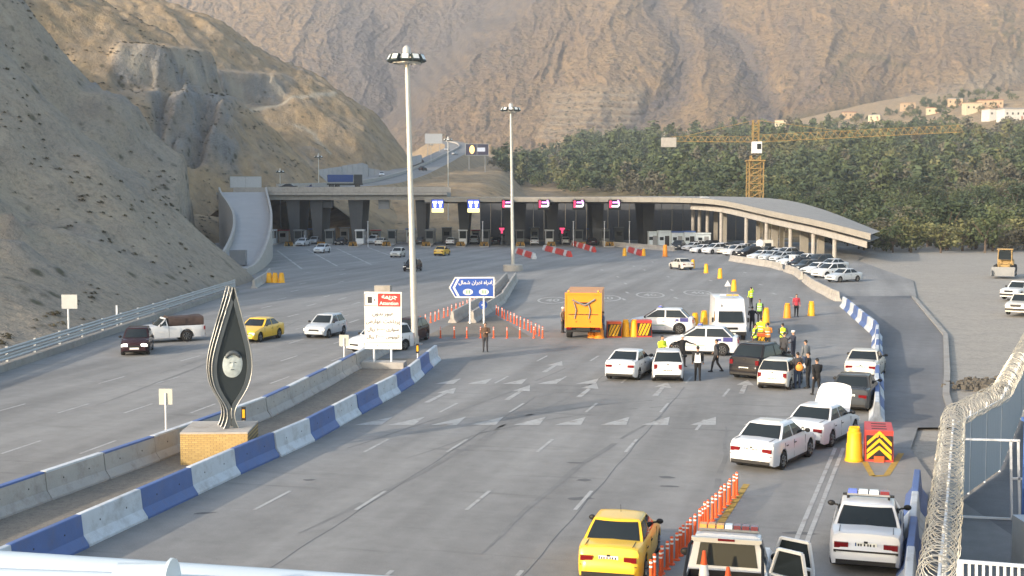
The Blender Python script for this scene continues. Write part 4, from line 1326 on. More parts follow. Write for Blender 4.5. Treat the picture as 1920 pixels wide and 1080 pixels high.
# --- orange service truck
t = thing('service_truck', 'orange service truck seen from behind beside the yellow barrels', 'truck', anchor(6, 0, 0, 'rear', 1093, 638, 6), -R(6))
b = MB(); b.box((0, .15, 1.95), (2.30, 5.6, 2.10)); b.box((0, -2.60, 1.0), (2.30, .14, .42)); b.box((-1.13, -2.62, 1.85), (.1, .12, 2.2)); b.box((1.13, -2.62, 1.85), (.1, .12, 2.2)); b.box((0, -2.62, 2.95), (2.36, .16, .12)); b.build('box_body', PO, t)
b = MB(); b.box((0, -2.67, 1.62), (1.9, .03, .04)); b.box((0, -2.67, 2.35), (.9, .03, .10)); b.box((-.45, -2.68, 1.15), (.07, .02, .07)); b.box((.45, -2.68, 1.15), (.07, .02, .07)); b.build('door_fittings', BLACK, t)
b = MB(); b.box((0, 3.0, 1.45), (2.1, 1.3, 1.9), 0, 0, (.94, .85)); b.build('cab', PO, t)
b = MB(); b.box((0, 3.67, 1.9), (1.8, .05, .7)); b.build('windscreen', GLASS, t)
b = MB(); b.box((0, .3, .66), (.9, 6.2, .22)); b.box((0, -2.55, .55), (2.2, .12, .14)); b.build('chassis', BLACK, t)
for s_ in (-1, 1):
    b = MB(); b.box((s_ * .92, -2.66, .72), (.32, .05, .14)); b.build('taillight', LAMPR, t)
    b = MB(); b.sphere((s_ * .95, -2.5, 3.08), (.07, .07, .09), 8); b.build('beacon', AMBER, t, 60)
b = MB(); b.box((0, -2.68, .62), (.52, .03, .12)); b.build('number_plate', PLATE, t)
b = MB()
for s_ in (-.55, .35):
    b.tube([(s_, -2.70, 1.35), (s_ + .1, -2.72, 1.9), (s_ - .05, -2.70, 2.4)], .04, 6)
b.tube([(-.7, -2.71, 2.55), (.1, -2.74, 2.2), (.75, -2.71, 2.6)], .06, 6)
b.build('hose', GREYM, t, 60)
wheels(t, .45, [(.95, 2.7), (-.95, 2.7), (.95, -1.4), (-.95, -1.4)], 1.7)

# --- high-roofed white van facing the camera
t = thing('van', 'tall white van facing the camera among the traffic police', 'van', anchor(5.2, 0, 0, 'front', 1371, 640, 184), -R(184))
b = MB()
hw = .98
prof = [(2.6, .42), (2.62, .80), (2.52, 1.02), (2.30, 1.12), (1.90, 1.78), (1.72, 2.12), (1.45, 2.58), (1.1, 2.66), (-2.45, 2.66), (-2.6, 2.5), (-2.6, .42)]
rings = []
for x, sx in ((-hw, .0), (-hw * .985, .06), (-hw * .9, .10), (0, .13), (hw * .9, .10), (hw * .985, .06), (hw, .0)):
    rings.append([(x * (1 - .07 * max(0, (z - 1.1) / 1.6)), y * (.965 + sx * .27), z * (.985 + sx * .11) if z > 2.4 else z) for y, z in prof])
b.loft(rings); b.build('body', PW, t, 30)
b = MB(); b.face([(-.80, 2.345, 1.16), (.80, 2.345, 1.16), (.74, 1.93, 1.84), (-.74, 1.93, 1.84)]); b.v = [(x, y + .04, z + .02) for x, y, z in b.v]; b.build('windscreen', GLASS, t)
for s_ in (-1, 1):
    b = MB(); b.box((s_ * .70, 2.60, .86), (.36, .10, .22)); b.build('headlight', LAMPW, t)
    b = MB(); b.face([(s_ * .985, 1.2, 1.2), (s_ * .985, 1.95, 1.2), (s_ * .955, 1.65, 1.8), (s_ * .955, 1.2, 1.8)]); b.build('side_window', GLASS, t)
    b = MB(); b.box((s_ * 1.12, 1.95, 1.3), (.12, .08, .3)); b.build('mirror', BLACK, t)
b = MB(); b.box((0, 2.61, .50), (1.9, .12, .22)); b.build('bumper', BLACK, t)
b = MB(); b.box((0, 2.62, .82), (.8, .06, .14)); b.build('grille', BLACK, t)
b = MB(); b.box((0, 2.69, .48), (.52, .02, .11)); b.build('number_plate', PLATE, t)
b = MB(); b.box((.55, 1.74, 2.2), (.10, .05, .16)); b.build('roof_marking', GREYM, t)
light_bar(t, 1.0, 2.76, 1.2, [AMBER, AMBER, LAMPW])
wheels(t, .34, [(.84, 1.75), (-.84, 1.75), (.84, -1.6), (-.84, -1.6)], 1.1)

# --- the truck on the flyover
t = thing('dump_truck', 'dark blue tipper truck crossing the flyover', 'truck', P(645, 349, 268) - Vector((0, 0, .5)), -R(80))
b = MB(); b.box((0, -.8, 2.1), (2.4, 5.2, 1.5), 0, 0, (1.05, 1.03)); b.build('tipper_body', PB, t)
b = MB(); b.box((0, 2.9, 1.8), (2.3, 1.7, 2.2)); b.build('cab', PG, t)
b = MB(); b.box((0, .2, .9), (1.0, 7.4, .3)); b.build('chassis', BLACK, t)
wheels(t, .5, [(1.0, 2.8), (-1.0, 2.8), (1.0, -1.4), (-1.0, -1.4), (1.0, -2.6), (-1.0, -2.6)], 1.6)
car('sedan', PD, 538, 352, 268, 'black car crossing the flyover ahead of the blue pickup', 'mid', z=0) [0].location = P(538, 352, 262) - Vector((0, 0, .6))

# --- yellow wheel loader in the lot
t = thing('wheel_loader', 'yellow wheel loader with a canopied cab standing at the edge of the trees', 'loader', G(1884, 518), -R(205))
b = MB(); b.box((0, -1.3, 1.35), (1.8, 2.4, 1.1), 0, 0, (.9, .92)); b.box((0, .6, 1.0), (1.3, 1.9, .8)); b.build('body', YELLOWC, t)
b = MB()
for x in (-.75, .75):
    for y in (-.5, .75): b.bar((x, y, 1.4), (x * .95, y, 3.1), .09)
b.box((0, .12, 3.15), (1.75, 1.6, .10)); b.build('cab', YELLOWC, t)
b = MB(); b.box((0, .12, 2.45), (1.4, 1.1, .9)); b.build('cab_glass', GLASS, t)
b = MB()
for x in (-.55, .55): b.bar((x, 1.0, 1.5), (x, 2.7, .8), .18, .3)
b.build('lift_arm', YELLOWC, t)
b = MB(); b.face([(-1.25, 2.7, .2), (1.25, 2.7, .2), (1.25, 3.5, .15), (-1.25, 3.5, .15)]); b.box((0, 2.75, .7), (2.5, .1, 1.0)); b.box((-1.22, 3.1, .5), (.06, .8, .7)); b.box((1.22, 3.1, .5), (.06, .8, .7)); b.build('bucket', GREYM, t)
wheels(t, .68, [(.95, 1.1), (-.95, 1.1), (.95, -1.5), (-.95, -1.5)], 2.0)
# ------------------------------------------------------------------ Persian lettering (joined forms, written right to left)
FORMS = {'ا': ('\uFE8D', '\uFE8E'), 'آ': ('\uFE81', '\uFE82'), 'ب': ('\uFE8F', '\uFE90', '\uFE91', '\uFE92'), 'پ': ('\uFB56', '\uFB57', '\uFB58', '\uFB59'), 'ت': ('\uFE95', '\uFE96', '\uFE97', '\uFE98'),
 'ج': ('\uFE9D', '\uFE9E', '\uFE9F', '\uFEA0'), 'خ': ('\uFEA5', '\uFEA6', '\uFEA7', '\uFEA8'), 'د': ('\uFEA9', '\uFEAA'), 'ر': ('\uFEAD', '\uFEAE'), 'ز': ('\uFEAF', '\uFEB0'), 'س': ('\uFEB1', '\uFEB2', '\uFEB3', '\uFEB4'),
 'ش': ('\uFEB5', '\uFEB6', '\uFEB7', '\uFEB8'), 'ض': ('\uFEBD', '\uFEBE', '\uFEBF', '\uFEC0'), 'ع': ('\uFEC9', '\uFECA', '\uFECB', '\uFECC'), 'ل': ('\uFEDD', '\uFEDE', '\uFEDF', '\uFEE0'), 'م': ('\uFEE1', '\uFEE2', '\uFEE3', '\uFEE4'),
 'ن': ('\uFEE5', '\uFEE6', '\uFEE7', '\uFEE8'), 'ه': ('\uFEE9', '\uFEEA', '\uFEEB', '\uFEEC'), 'و': ('\uFEED', '\uFEEE'), 'ی': ('\uFBFC', '\uFBFD', '\uFBFE', '\uFBFF')}
def persian(s):
    out = []
    for w in s.split(' '):
        if w and all(c in '۰۱۲۳۴۵۶۷۸۹' for c in w):
            out.append(w); continue
        g_ = ''
        for i, c in enumerate(w):
            f_ = FORMS.get(c)
            if not f_: g_ += c; continue
            prv = i > 0 and len(FORMS.get(w[i - 1], '')) == 4
            nxt = i < len(w) - 1 and w[i + 1] in FORMS and len(f_) == 4
            g_ += f_[3] if prv and nxt else f_[1] if prv else f_[2] if nxt else f_[0]
        out.append(g_[::-1])
    return ' '.join(reversed(out))
def sign_text(body, size, parent, loc, material, width=None, bold=0.0, rx=90):
    c = text_mesh(body, size, 0.004, bold=bold)
    c.materials.append(material)
    o = link('lettering', c, parent, loc)
    o.rotation_euler = (R(rx), 0, 0)
    return o

SIGNR = mat('sign_red', (0.50, 0.03, 0.025), .5, dirt=.1)
SIGNW = mat('sign_white', (0.72, 0.71, 0.68), .5, var=.05, dirt=.1)
SIGNB = mat('sign_blue', (0.03, 0.09, 0.38), .5, dirt=.08)
INK = mat('sign_ink', (0.03, 0.03, 0.035), .6)
# ------------------------------------------------------------------ toll notice on two legs
p = G(719, 690)
t = thing('toll_notice', 'red and white toll notice board on two posts beside the median barriers', 'sign', (p.x, p.y, 0), -R(6))
b = MB(); b.box((0, .15, .17), (2.3, 1.0, .34)); b.build('footing', CONC, t)
for x in (-.52, .42):
    b = MB(); b.tube([(x, .08, .3), (x, .08, 4.0)], .06, 8); b.build('post', WHITEM, t, 50)
b = MB(); b.box((0, 0, 2.12), (2.0, .07, 2.2)); b.build('board', SIGNW, t)
b = MB(); b.box((0, -.005, 3.65), (2.02, .08, .86)); b.build('header_board', SIGNW, t)
b = MB(); b.box((.34, -.05, 3.65), (1.22, .012, .70)); b.build('header_panel', SIGNR, t)
b = MB(); b.box((-.64, -.05, 3.65), (.62, .012, .66)); b.build('pictogram_panel', SIGNW, t)
b = MB(); b.box((-.70, -.062, 3.65), (.24, .012, .34)); b.box((-.44, -.062, 3.65), (.06, .012, .10)); b.box((-.64, -.0585, 3.34), (.66, .006, .03)); b.box((-.64, -.0585, 3.97), (.66, .006, .03)); b.box((-.97, -.0585, 3.65), (.03, .006, .66)); b.build('pictogram', INK, t)
sign_text(persian('جریمه'), .36, t, (.36, -.062, 3.84), SIGNW, bold=.008)
sign_text('Attention', .26, t, (.34, -.062, 3.47), SIGNW, bold=.006)
for s_, z, sz in ((persian('عبور بدون'), 2.92, .30), (persian('پرداخت عوارض'), 2.50, .30), (persian('سواری ۱۰۰۰۰۰ ریال'), 2.08, .26), (persian('اتوبوس ۲۰۰۰۰۰ ریال'), 1.68, .25)):
    sign_text(s_, sz, t, (0, -.045, z), INK, bold=.004)
b = MB(); b.box((0, -.038, 1.38), (1.9, .006, .02)); b.box((-.3, -.038, 1.2), (.05, .006, .05)); b.box((.3, -.038, 1.2), (.05, .006, .05)); b.build('board_seam', INK, t)
b = MB(); b.box((-.05, .3, 4.25), (.85, .5, .32)); b.box((-.4, .2, 4.08), (.06, .06, .2)); b.box((.35, .2, 4.08), (.06, .06, .2)); b.build('lamp_box', CONCD, t)

# ------------------------------------------------------------------ blue arrow sign
p = G(884, 607)
t = thing('direction_sign', 'blue arrow-shaped direction sign pointing left on a post behind the orange posts', 'sign', (p.x, p.y, 0), -R(-3))
for x in (-.1, .9):
    b = MB(); b.tube([(x, .06, 0), (x, .06, 2.1)], .07, 8); b.build('post', WHITEM, t, 50)
def slab2(pts, y0, y1, material, name, parent):
    m_ = MB(); m_.loft([[(x, y0, z) for x, z in pts], [(x, y1, z) for x, z in pts]]); return m_.build(name, material, parent)
slab2([(-1.62, 2.62), (-1.18, 1.88), (1.66, 1.88), (1.66, 3.38), (-1.18, 3.38)], -.02, .04, SIGNW, 'border', t)
slab2([(-1.50, 2.62), (-1.16, 1.98), (-1.02, 1.98), (-1.36, 2.62), (-1.02, 3.28), (-1.16, 3.28)], -.032, -.021, SIGNB, 'chevron', t)
slab2([(-1.18, 2.62), (-.84, 1.98), (1.57, 1.98), (1.57, 3.28), (-.84, 3.28)], -.032, -.021, SIGNB, 'panel', t)
sign_text(persian('آزادراه تهران شمال'), .36, t, (.40, -.04, 2.98), SIGNW, bold=.008)
for x in (-.25, .9):
    b = MB(); b.lathe([(.36, 0), (.36, .008)], 18, (x, -.041, 2.30), 0, 'Y', sq=.62); b.build('route_oval', SIGNW, t)
    b = MB()
    for k in (-.12, 0, .12): b.box((x + k, -.046, 2.30), (.05, .006, .26))
    b.build('route_mark', mat('sign_green', (0.03, 0.25, 0.10), .5), t)
p = G(901, 606)
t = thing('keep_side_sign', 'small round blue sign on a short post between the barrier lines', 'sign', (p.x + .15, p.y + 1.6, 0))
b = MB(); b.tube([(0, 0, 0), (0, 0, 1.1)], .04); b.build('post', WHITEM, t)
b = MB(); b.lathe([(.32, 0), (.32, .03)], 18, (0, -.06, 1.2), 0, 'Y'); b.build('disc', SIGNB, t)
b = MB(); b.box((0, -.075, 1.2), (.26, .02, .07), 0, 0); b.build('arrow', SIGNW, t)

# ------------------------------------------------------------------ lamp masts
FLOOD = mat('floodlight_glass', (0.70, 0.72, 0.70), .2, spec=.8)
DGREEN = mat('mast_head_metal', (0.035, 0.05, 0.05), .5)
MASTM = mat('mast_steel', (0.52, 0.51, 0.47), .42, metal=.35, dirt=.12)
def mast(p, h, r0, r1, label, hr=1.0, n=10, lean=0.0, name='light_mast', ring=True):
    t = thing(name, label, 'lamp mast', p)
    b = MB(); pts = [(lean * k / 8, 0, h * k / 8) for k in range(9)]
    b.tube(pts, [r0 + (r1 - r0) * k / 8 for k in range(9)], 14); b.build('pole', MASTM, t, 50)
    b = MB(); b.lathe([(r0 * 2.2, 0), (r0 * 2.2, .05), (r0 * 1.2, .06), (r0 * 1.15, .5)], 14); b.build('base_flange', MASTM, t, 40)
    b = MB()
    for z in (h - 1.0, h - .55):
        for k in range(20):
            a, c = 2 * math.pi * k / 20, 2 * math.pi * (k + 1) / 20
            b.bar((lean + hr * .85 * math.cos(a), hr * .85 * math.sin(a), z), (lean + hr * .85 * math.cos(c), hr * .85 * math.sin(c), z), .07)
    for k in range(5):
        a = 2 * math.pi * k / 5
        b.bar((lean, 0, h - 1.0), (lean + hr * .85 * math.cos(a), hr * .85 * math.sin(a), h - 1.0), .06)
    b.build('ring_frame', MASTM, t)
    b = MB(); b.lathe([(r1 * 1.1, h - 1.1), (r1 * 1.3, h - .6), (r1 * 2.0, h - .5), (r1 * 1.8, h - .1), (r1 * .8, h + .05), (.02, h + .08)], 12, (lean, 0, 0)); b.build('head_cap', MASTM, t, 40)
    for k in range(n):
        a = 2 * math.pi * (k + .5) / n
        M_ = Matrix.Translation((lean + hr * 1.02 * math.cos(a), hr * 1.02 * math.sin(a), h - .72)) @ Matrix.Rotation(a, 4, 'Z') @ Matrix.Rotation(R(-28), 4, 'Y')
        b = MB(); b.box((0, 0, 0), (.18, .52, .46), 0, 0, (1, 1), M_); o = b.build('floodlight', DGREEN, t)
        b = MB(); b.box((.10, 0, .02), (.02, .40, .32), 0, 0, (1, 1), M_); b.build('lens', FLOOD, o)
    return t
mast(G(778, 645), 18.3, .22, .13, 'tall steel lamp mast rising beside the toll notice', 1.0, 10, -.42)
pB = G(962, 508)
mast(pB, 20.6, .24, .14, 'tall steel lamp mast at the median nose, second from the camera', 1.05, 10, -.3)
b = MB(); b.lathe([(1.25, 0), (1.2, .75), (1.0, .8), (.5, .8)], 18, (0, 0, 0)); o = b.build('mast_footing', CONC, None, 40, pB + Vector((0, .1, .0)))
tag(o, 'round concrete footing at the foot of the second lamp mast', 'footing')
for px, yt, D, nm in ((840, 256, 285, 'slim lamp mast standing behind the toll canopy'), (597, 288, 300, 'slim lamp mast beyond the flyover near the tipper truck'), (525, 316, 300, 'slim lamp mast beyond the flyover before the bare slope'), (808, 268, 520, 'distant lamp mast beside the climbing highway')):
    a = P(px, yt, D)
    zb = float(ground_z(np.array(a.x), np.array(D)))
    mast(Vector((a.x, D, zb - .3)), a.z - zb + .3, .16, .09, nm, .8, 6)

# ------------------------------------------------------------------ monument
p = G(398, 872)
t = thing('monument', 'grey steel teardrop monument with a pale portrait medallion', 'monument', (p.x + .36, p.y + 1.15, 1.12), R(20))
DROP = [(-.30, 0), (-.22, .12), (-.13, .40), (-.12, .60), (-.22, .85), (-.45, 1.15), (-.66, 1.50), (-.78, 1.95), (-.78, 2.40), (-.68, 2.9), (-.52, 3.45), (-.33, 4.05), (-.16, 4.6), (-.03, 5.05)]
def smooth2(pts, n=40):
    a = np.array(pts); d = np.r_[0, np.cumsum(np.hypot(*np.diff(a, axis=0).T))]
    q = np.linspace(0, d[-1], n)
    x, z = np.interp(q, d, a[:, 0]), np.interp(q, d, a[:, 1])
    for _ in range(2):
        x[1:-1] = .25 * x[:-2] + .5 * x[1:-1] + .25 * x[2:]; z[1:-1] = .25 * z[:-2] + .5 * z[1:-1] + .25 * z[2:]
    return list(zip(x, z))
half = smooth2([(x * .88, z * .97) for x, z in DROP])
SCULP = mat('sculpture_steel', (0.085, 0.10, 0.11), .45, metal=.15, dirt=.1)
SCULPD = mat('sculpture_panel', (0.022, 0.030, 0.034), .5, dirt=.03)
SCULPE = mat('sculpture_edge', (0.30, 0.31, 0.31), .4, metal=.4)
def drop_frame(y, dep, wid, name, dx=0.0, sc_=1.0):
    b = MB()
    for s_ in (-1, 1):
        rings = []
        for (x, z), (x2, z2) in zip(half, half[1:] + [half[-1]]):
            xo = s_ * x * -1 * sc_
            xi = xo * max(.02, 1 - wid / max(.13, abs(x))) if abs(x) > .14 else xo * .5
            rings.append([(xo + dx, y, z), (xo + dx, y + dep, z), (xi + dx, y + dep, z), (xi + dx, y, z)])
        b.loft(rings)
    o = b.build(name, SCULP, t, 35)
    e = MB()
    for s_ in (-1, 1):
        e.tube([(s_ * -x * sc_ + dx, y - .005, z) for x, z in half], .022, 6)
    e.build('edge_trim', SCULPE, o, 60)
    return o
drop_frame(-.42, .12, .17, 'front_loop')
drop_frame(.0, .12, .15, 'middle_loop', -.06, .98)
drop_frame(.42, .12, .15, 'back_loop', -.10, .95)
inner = [(x, z) for x, z in half if z > .72]
b = MB()
ring = [(-x * .86, z) for x, z in inner] + [(x * .86, z) for x, z in reversed(inner)]
b.loft([[(x, -.36, z) for x, z in ring], [(x, -.31, z) for x, z in ring]])
b.build('panel', SCULPD, t)
MEDAL = mat('medallion_relief', (0.44, 0.49, 0.48), .6, var=.35, scale=7, bump=.5, bscale=9)
b = MB()
def med(u, v):
    a, rr_ = 2 * math.pi * u, v
    x, z = .34 * rr_ * math.cos(a), .48 * rr_ * math.sin(a) * (1 + .06 * math.cos(2 * a))
    h = .03 * (1 - rr_ ** 4) + .02 * math.exp(-((x / .16) ** 2 + ((z + .02) / .24) ** 2)) + .015 * math.exp(-((x / .04) ** 2 + ((z + .03) / .07) ** 2)) - .02 * math.exp(-(((abs(x) - .07) / .035) ** 2 + ((z - .06) / .03) ** 2))
    return (x + .02, -.37 - h, 2.22 + z)
b.grid(med, np.linspace(0, 1, 33), np.linspace(0.001, 1, 13))
md_ = b.build('medallion', MEDAL, t, 60)
b = MB()
b.tube([(.02 + .27 * math.cos(a), -.405, 2.30 + .34 * math.sin(a)) for a in np.linspace(.15 * math.pi, .85 * math.pi, 12)], [.03, .06, .075, .08, .08, .08, .08, .08, .08, .075, .06, .03], 8)
b.build('relief_hair', SCULP, md_, 60)
b = MB()
for s_ in (-1, 1): b.sphere((.02 + s_ * .085, -.425, 2.29), (.035, .012, .014), 8)
b.box((.02, -.43, 2.05), (.12, .02, .022)); b.build('relief_features', SCULP, md_, 60)
for o in t.children_recursive:
    if o.type == 'MESH':
        for v in o.data.vertices: v.co.x += .035 * max(0, v.co.z - .5)
# brick plinth
BRICK = bpy.data.materials.new('plinth_brick'); BRICK.use_nodes = True
bn, bl = BRICK.node_tree.nodes, BRICK.node_tree.links
bt = bn.new('ShaderNodeTexBrick'); bt.inputs['Scale'].default_value = 1.0
bt.inputs['Brick Width'].default_value = .21; bt.inputs['Row Height'].default_value = .068; bt.inputs['Mortar Size'].default_value = .007
bt.inputs['Color1'].default_value = (.48, .34, .13, 1); bt.inputs['Color2'].default_value = (.40, .27, .10, 1); bt.inputs['Mortar'].default_value = (.20, .14, .08, 1)
btc = bn.new('ShaderNodeTexCoord'); bmp = bn.new('ShaderNodeMapping'); bmp.inputs['Rotation'].default_value = (R(90), 0, 0)
bl.new(btc.outputs['Object'], bmp.inputs[0]); bl.new(bmp.outputs[0], bt.inputs['Vector']); bl.new(bt.outputs['Color'], bn['Principled BSDF'].inputs['Base Color']); bn['Principled BSDF'].inputs['Roughness'].default_value = .9
pl = thing('plinth', 'tan brick plinth under the teardrop monument', 'plinth', (p.x, p.y + 1.15, 0), -R(-2))
b = MB(); b.box((.02, 0, .53), (2.28, 2.2, 1.06)); b.build('brickwork', BRICK, pl)
b = MB(); b.box((.02, 0, 1.09), (2.30, 2.22, .06)); b.build('coping', CONC, pl)
for (px, py, nm) in ((458, 842, 'beside the plinth'), (783, 700, 'at the far end of the blue row')):
    a = G(px, py)
    t = thing('chevron_marker', 'small yellow and black marker on a post %s' % nm, 'marker', (a.x, a.y, 0))
    b = MB(); b.box((0, 0, .55), (.05, .03, 1.1)); b.build('post', WHITEM, t)
    b = MB(); b.box((0, -.02, 1.3), (.16, .02, .5)); b.build('plate', BLACK, t)
    b = MB(); b.box((0, -.035, 1.3), (.09, .01, .30)); b.build('reflector', YELLOWP, t)
for (px, py, nm) in ((316, 822, 'in front of the monument'), (656, 692, 'beside the toll notice')):
    a = G(px, py)
    t = thing('blank_sign', 'pale back of a small square sign behind the median barrier %s' % nm, 'sign', (a.x - .5, a.y + 1.5, 0))
    b = MB(); b.tube([(0, 0, 0), (0, 0, 1.5)], .035); b.build('post', WHITEM, t)
    b = MB(); b.box((0, .05, 1.35), (.52, .03, .62)); b.build('plate', mat('sign_back', (0.45, 0.45, 0.40), .6), t)

# ------------------------------------------------------------------ posts, barrels, crash cushions
def post_mesh(h=.72, r=.04, bands=2):
    b = MB(); b.lathe([(r * 2.2, 0), (r * 2.2, .03), (r * 1.15, .05), (r, h * .5), (r, h), (r * .6, h + .015)], 10); A = b.data('post_body', ORANGEP, 40)
    b = MB(); b.lathe([(r + .003, h * .74), (r + .003, h * .74 + .045)], 10, cap=False)
    return A, b.data('reflective_band', REFL, 40)
PB_, PR_ = post_mesh(.70, .042)
def post(p, label, group, sc_=1.0):
    o = link('delineator_post', PB_, None, p)
    o.scale = (sc_, sc_, sc_)
    link('reflective_band', PR_, o); link('reflective_band', PR_, o, (0, 0, .105))
    tag(o, label, 'delineator post', group)
def post_row(a, b, n, where, group, sc_=1.0, skip=()):
    A, B = G(*a), G(*b)
    for k in range(n):
        if k in skip: continue
        q = A.lerp(B, k / (n - 1))
        post((q.x + rng.uniform(-.04, .04), q.y, 0), 'orange delineator post, %s %s' % (ORD[k], where), group, sc_ * rng.uniform(.96, 1.04))
post_row((1380, 928), (1218, 1104), 25, 'from the far end of the row beside the yellow taxi', 'orange posts beside the yellow taxi', 1.0)
post_row((789, 612), (908, 567), 17, 'from the lamp mast in the left line of the gore', 'orange posts in the left line of the gore', 1.05)
post_row((802, 634), (1000, 634), 9, 'from the lamp mast in the wide-spaced line', 'orange posts across the end of the gore', 1.05)
post_row((930, 590), (1018, 634), 15, 'from the blue sign in the right line of the gore', 'orange posts in the right line of the gore', 1.05)
for g_ in ('gore',):                          # worn yellow-tan surface inside the gore
    q = [G(*v) for v in ((795, 632), (995, 632), (930, 592), (884, 604), (850, 605))]
    b = MB(); b.face([(v.x, v.y, .005) for v in q]); b.build('gore_paving', MEDG, road)

def barrel_mesh(material):
    b = MB(); b.lathe([(.30, 0), (.30, .06), (.27, .10), (.255, .55), (.235, .58), (.225, .92), (.19, .96), (.19, 1.05), (.15, 1.08), (.02, 1.08)], 18); return b.data('barrel_body', material, 35)
BY, BO = barrel_mesh(YELLOWP), barrel_mesh(mat('amber_plastic', (0.80, 0.26, 0.012), .5, dirt=.15))
bh = MB(); bh.box((0, 0, 1.10), (.30, .05, .05)); bh.box((-.14, 0, 1.07), (.04, .06, .08)); bh.box((.14, 0, 1.07), (.04, .06, .08)); bh = bh.data('handle', YELLOWP)
def barrel(px, py, label, me=BY, sc_=(1, 1, 1), z=0):
    a = G(px, py, z)
    o = link('safety_barrel', me, None, a); o.scale = sc_
    link('handle', bh, o)
    tag(o, label, 'barrel', 'yellow safety barrels')
barrel(1601, 864, 'large bright yellow safety barrel beside the chevron cushion', sc_=(1.05, 1.05, 1.08))
barrel(1299, 503, 'yellow barrel just behind the cream car near the parked row')
barrel(1324, 512, 'yellow barrel second in line beyond the white van')
barrel(1350, 522, 'yellow barrel third in line beyond the white van')
barrel(1376, 546, 'yellow barrel just behind the white van, with a small triangle beside it')
barrel(1476, 596, 'amber barrel left of the man in the red waistcoat', BO)
barrel(1521, 592, 'yellow barrel right of the man in the red waistcoat')
barrel(1303, 615, 'yellow barrel between the two police off-road cars, first of three', sc_=(1, 1, .95))
barrel(1320, 612, 'yellow barrel between the two police off-road cars, second of three')
barrel(1337, 612, 'yellow barrel between the two police off-road cars, touching the van')
barrel(1436, 606, 'yellow barrel behind the group in bright waistcoats')
barrel(1173, 631, 'yellow barrel between the two orange striped cushions, thinner one')
barrel(1189, 631, 'yellow barrel with black stripes between the two orange cushions')
barrel(1111, 633, 'amber barrel at the corner of the orange truck', BO, (1.15, 1.15, 1.05))
barrel(1124, 634, 'pale amber barrel right of the orange truck', BO, (1.2, 1.2, .95))
barrel(1247, 481, 'orange barrel standing alone before the white cabins', BO, (1.4, 1.4, 1.6))
barrel(1171, 480, 'yellow barrel at the end of the red barrier near the booths', sc_=(1.2, 1.2, 1.1))
barrel(1207, 480, 'yellow barrel closing the red barrier on its camera side', sc_=(1.1, 1.1, 1.0))
for k, px in enumerate((505, 516, 528)):
    barrel(px, 530, 'dull yellow barrel by the ramp, %s of three' % ORD[k], mat_b if False else BY, (1.25, 1.25, .95))
def chevrons(parent, W, Hh, y, n, material, z0=0.1, diag=False):
    for k in range(n):
        b = MB()
        if diag:
            x = -W / 2 + W * (k + .5) / n
            b.loft([[(max(-W / 2, min(W / 2, x + dx)), yy_, z0 + dz) for dx, dz in ((-.10 - .18, 0), (.05 - .18, 0), (.05 + .18, Hh), (-.10 + .18, Hh))] for yy_ in (y, y - .012)])
        else:
            z = z0 + Hh * k / n
            for s_ in (-1, 1):
                b.loft([[(s_ * 0, yy_, z + Hh * .42), (s_ * 0, yy_, z + Hh * .42 + Hh * .5 / n), (s_ * W * .48, yy_, max(z0, z - Hh * .10) + Hh * .5 / n), (s_ * W * .48, yy_, max(z0 - .05, z - Hh * .10))] for yy_ in (y, y - .012)])
        b.build('stripe', material, parent)
def cushion(px, py, label, W=1.0, Hh=.9, D=.8, body=REDP, diag=True, rz=0.0, name='crash_cushion', z=0):
    a = G(px, py, z)
    t = thing(name, label, 'crash cushion', a, rz)
    b = MB(); b.box((0, D / 2, Hh / 2), (W, D, Hh), 0, 0, (.97, .95)); b.build('body', body, t)
    b = MB(); b.box((0, D / 2, Hh + .04), (W * .98, D * .96, .08)); b.build('lid', body, t)
    b = MB(); b.box((0, -.012, Hh * .5), (W * .92, .014, Hh * .84)); b.build('panel', BLACK, t)
    chevrons(t, W * .9, Hh * .78, -.02, 4 if diag else 3, YELLOWP, Hh * .11, diag)
    return t
t = cushion(1648, 866, 'large red and black chevron crash cushion with a flat red top at the barrier end', .95, 1.0, 1.9, REDP, False, R(-14))
for k in range(3):
    b = MB(); b.box((0, .4 + .5 * k, 1.085), (.5, .08, .02)); b.build('top_slot', BLACK, t)
b = MB(); b.box((0, -.03, .10), (.34, .10, .2)); b.build('front_foot', ORANGEP, t)
for x in (-.09, .09):
    b = MB(); b.lathe([(.07, 0), (.07, .03)], 12, (x, -.04, .92), 0, 'Y'); b.build('reflector', AMBER, t)
cushion(1152, 633, 'orange and black striped cushion right of the amber barrels', .95, .95, .9, ORANGEP)
cushion(1208, 632, 'red and black striped cushion before the parked police car', 1.0, 1.0, .9, REDP)
cushion(1430, 655, 'orange cushion standing among the people in bright waistcoats', .95, .85, .8, ORANGEP)

PIERC = mat('shaded_pier', (0.085, 0.09, 0.095), .9, var=.25, scale=.6, dirt=.1)  # shade under the decks put into the pier colour
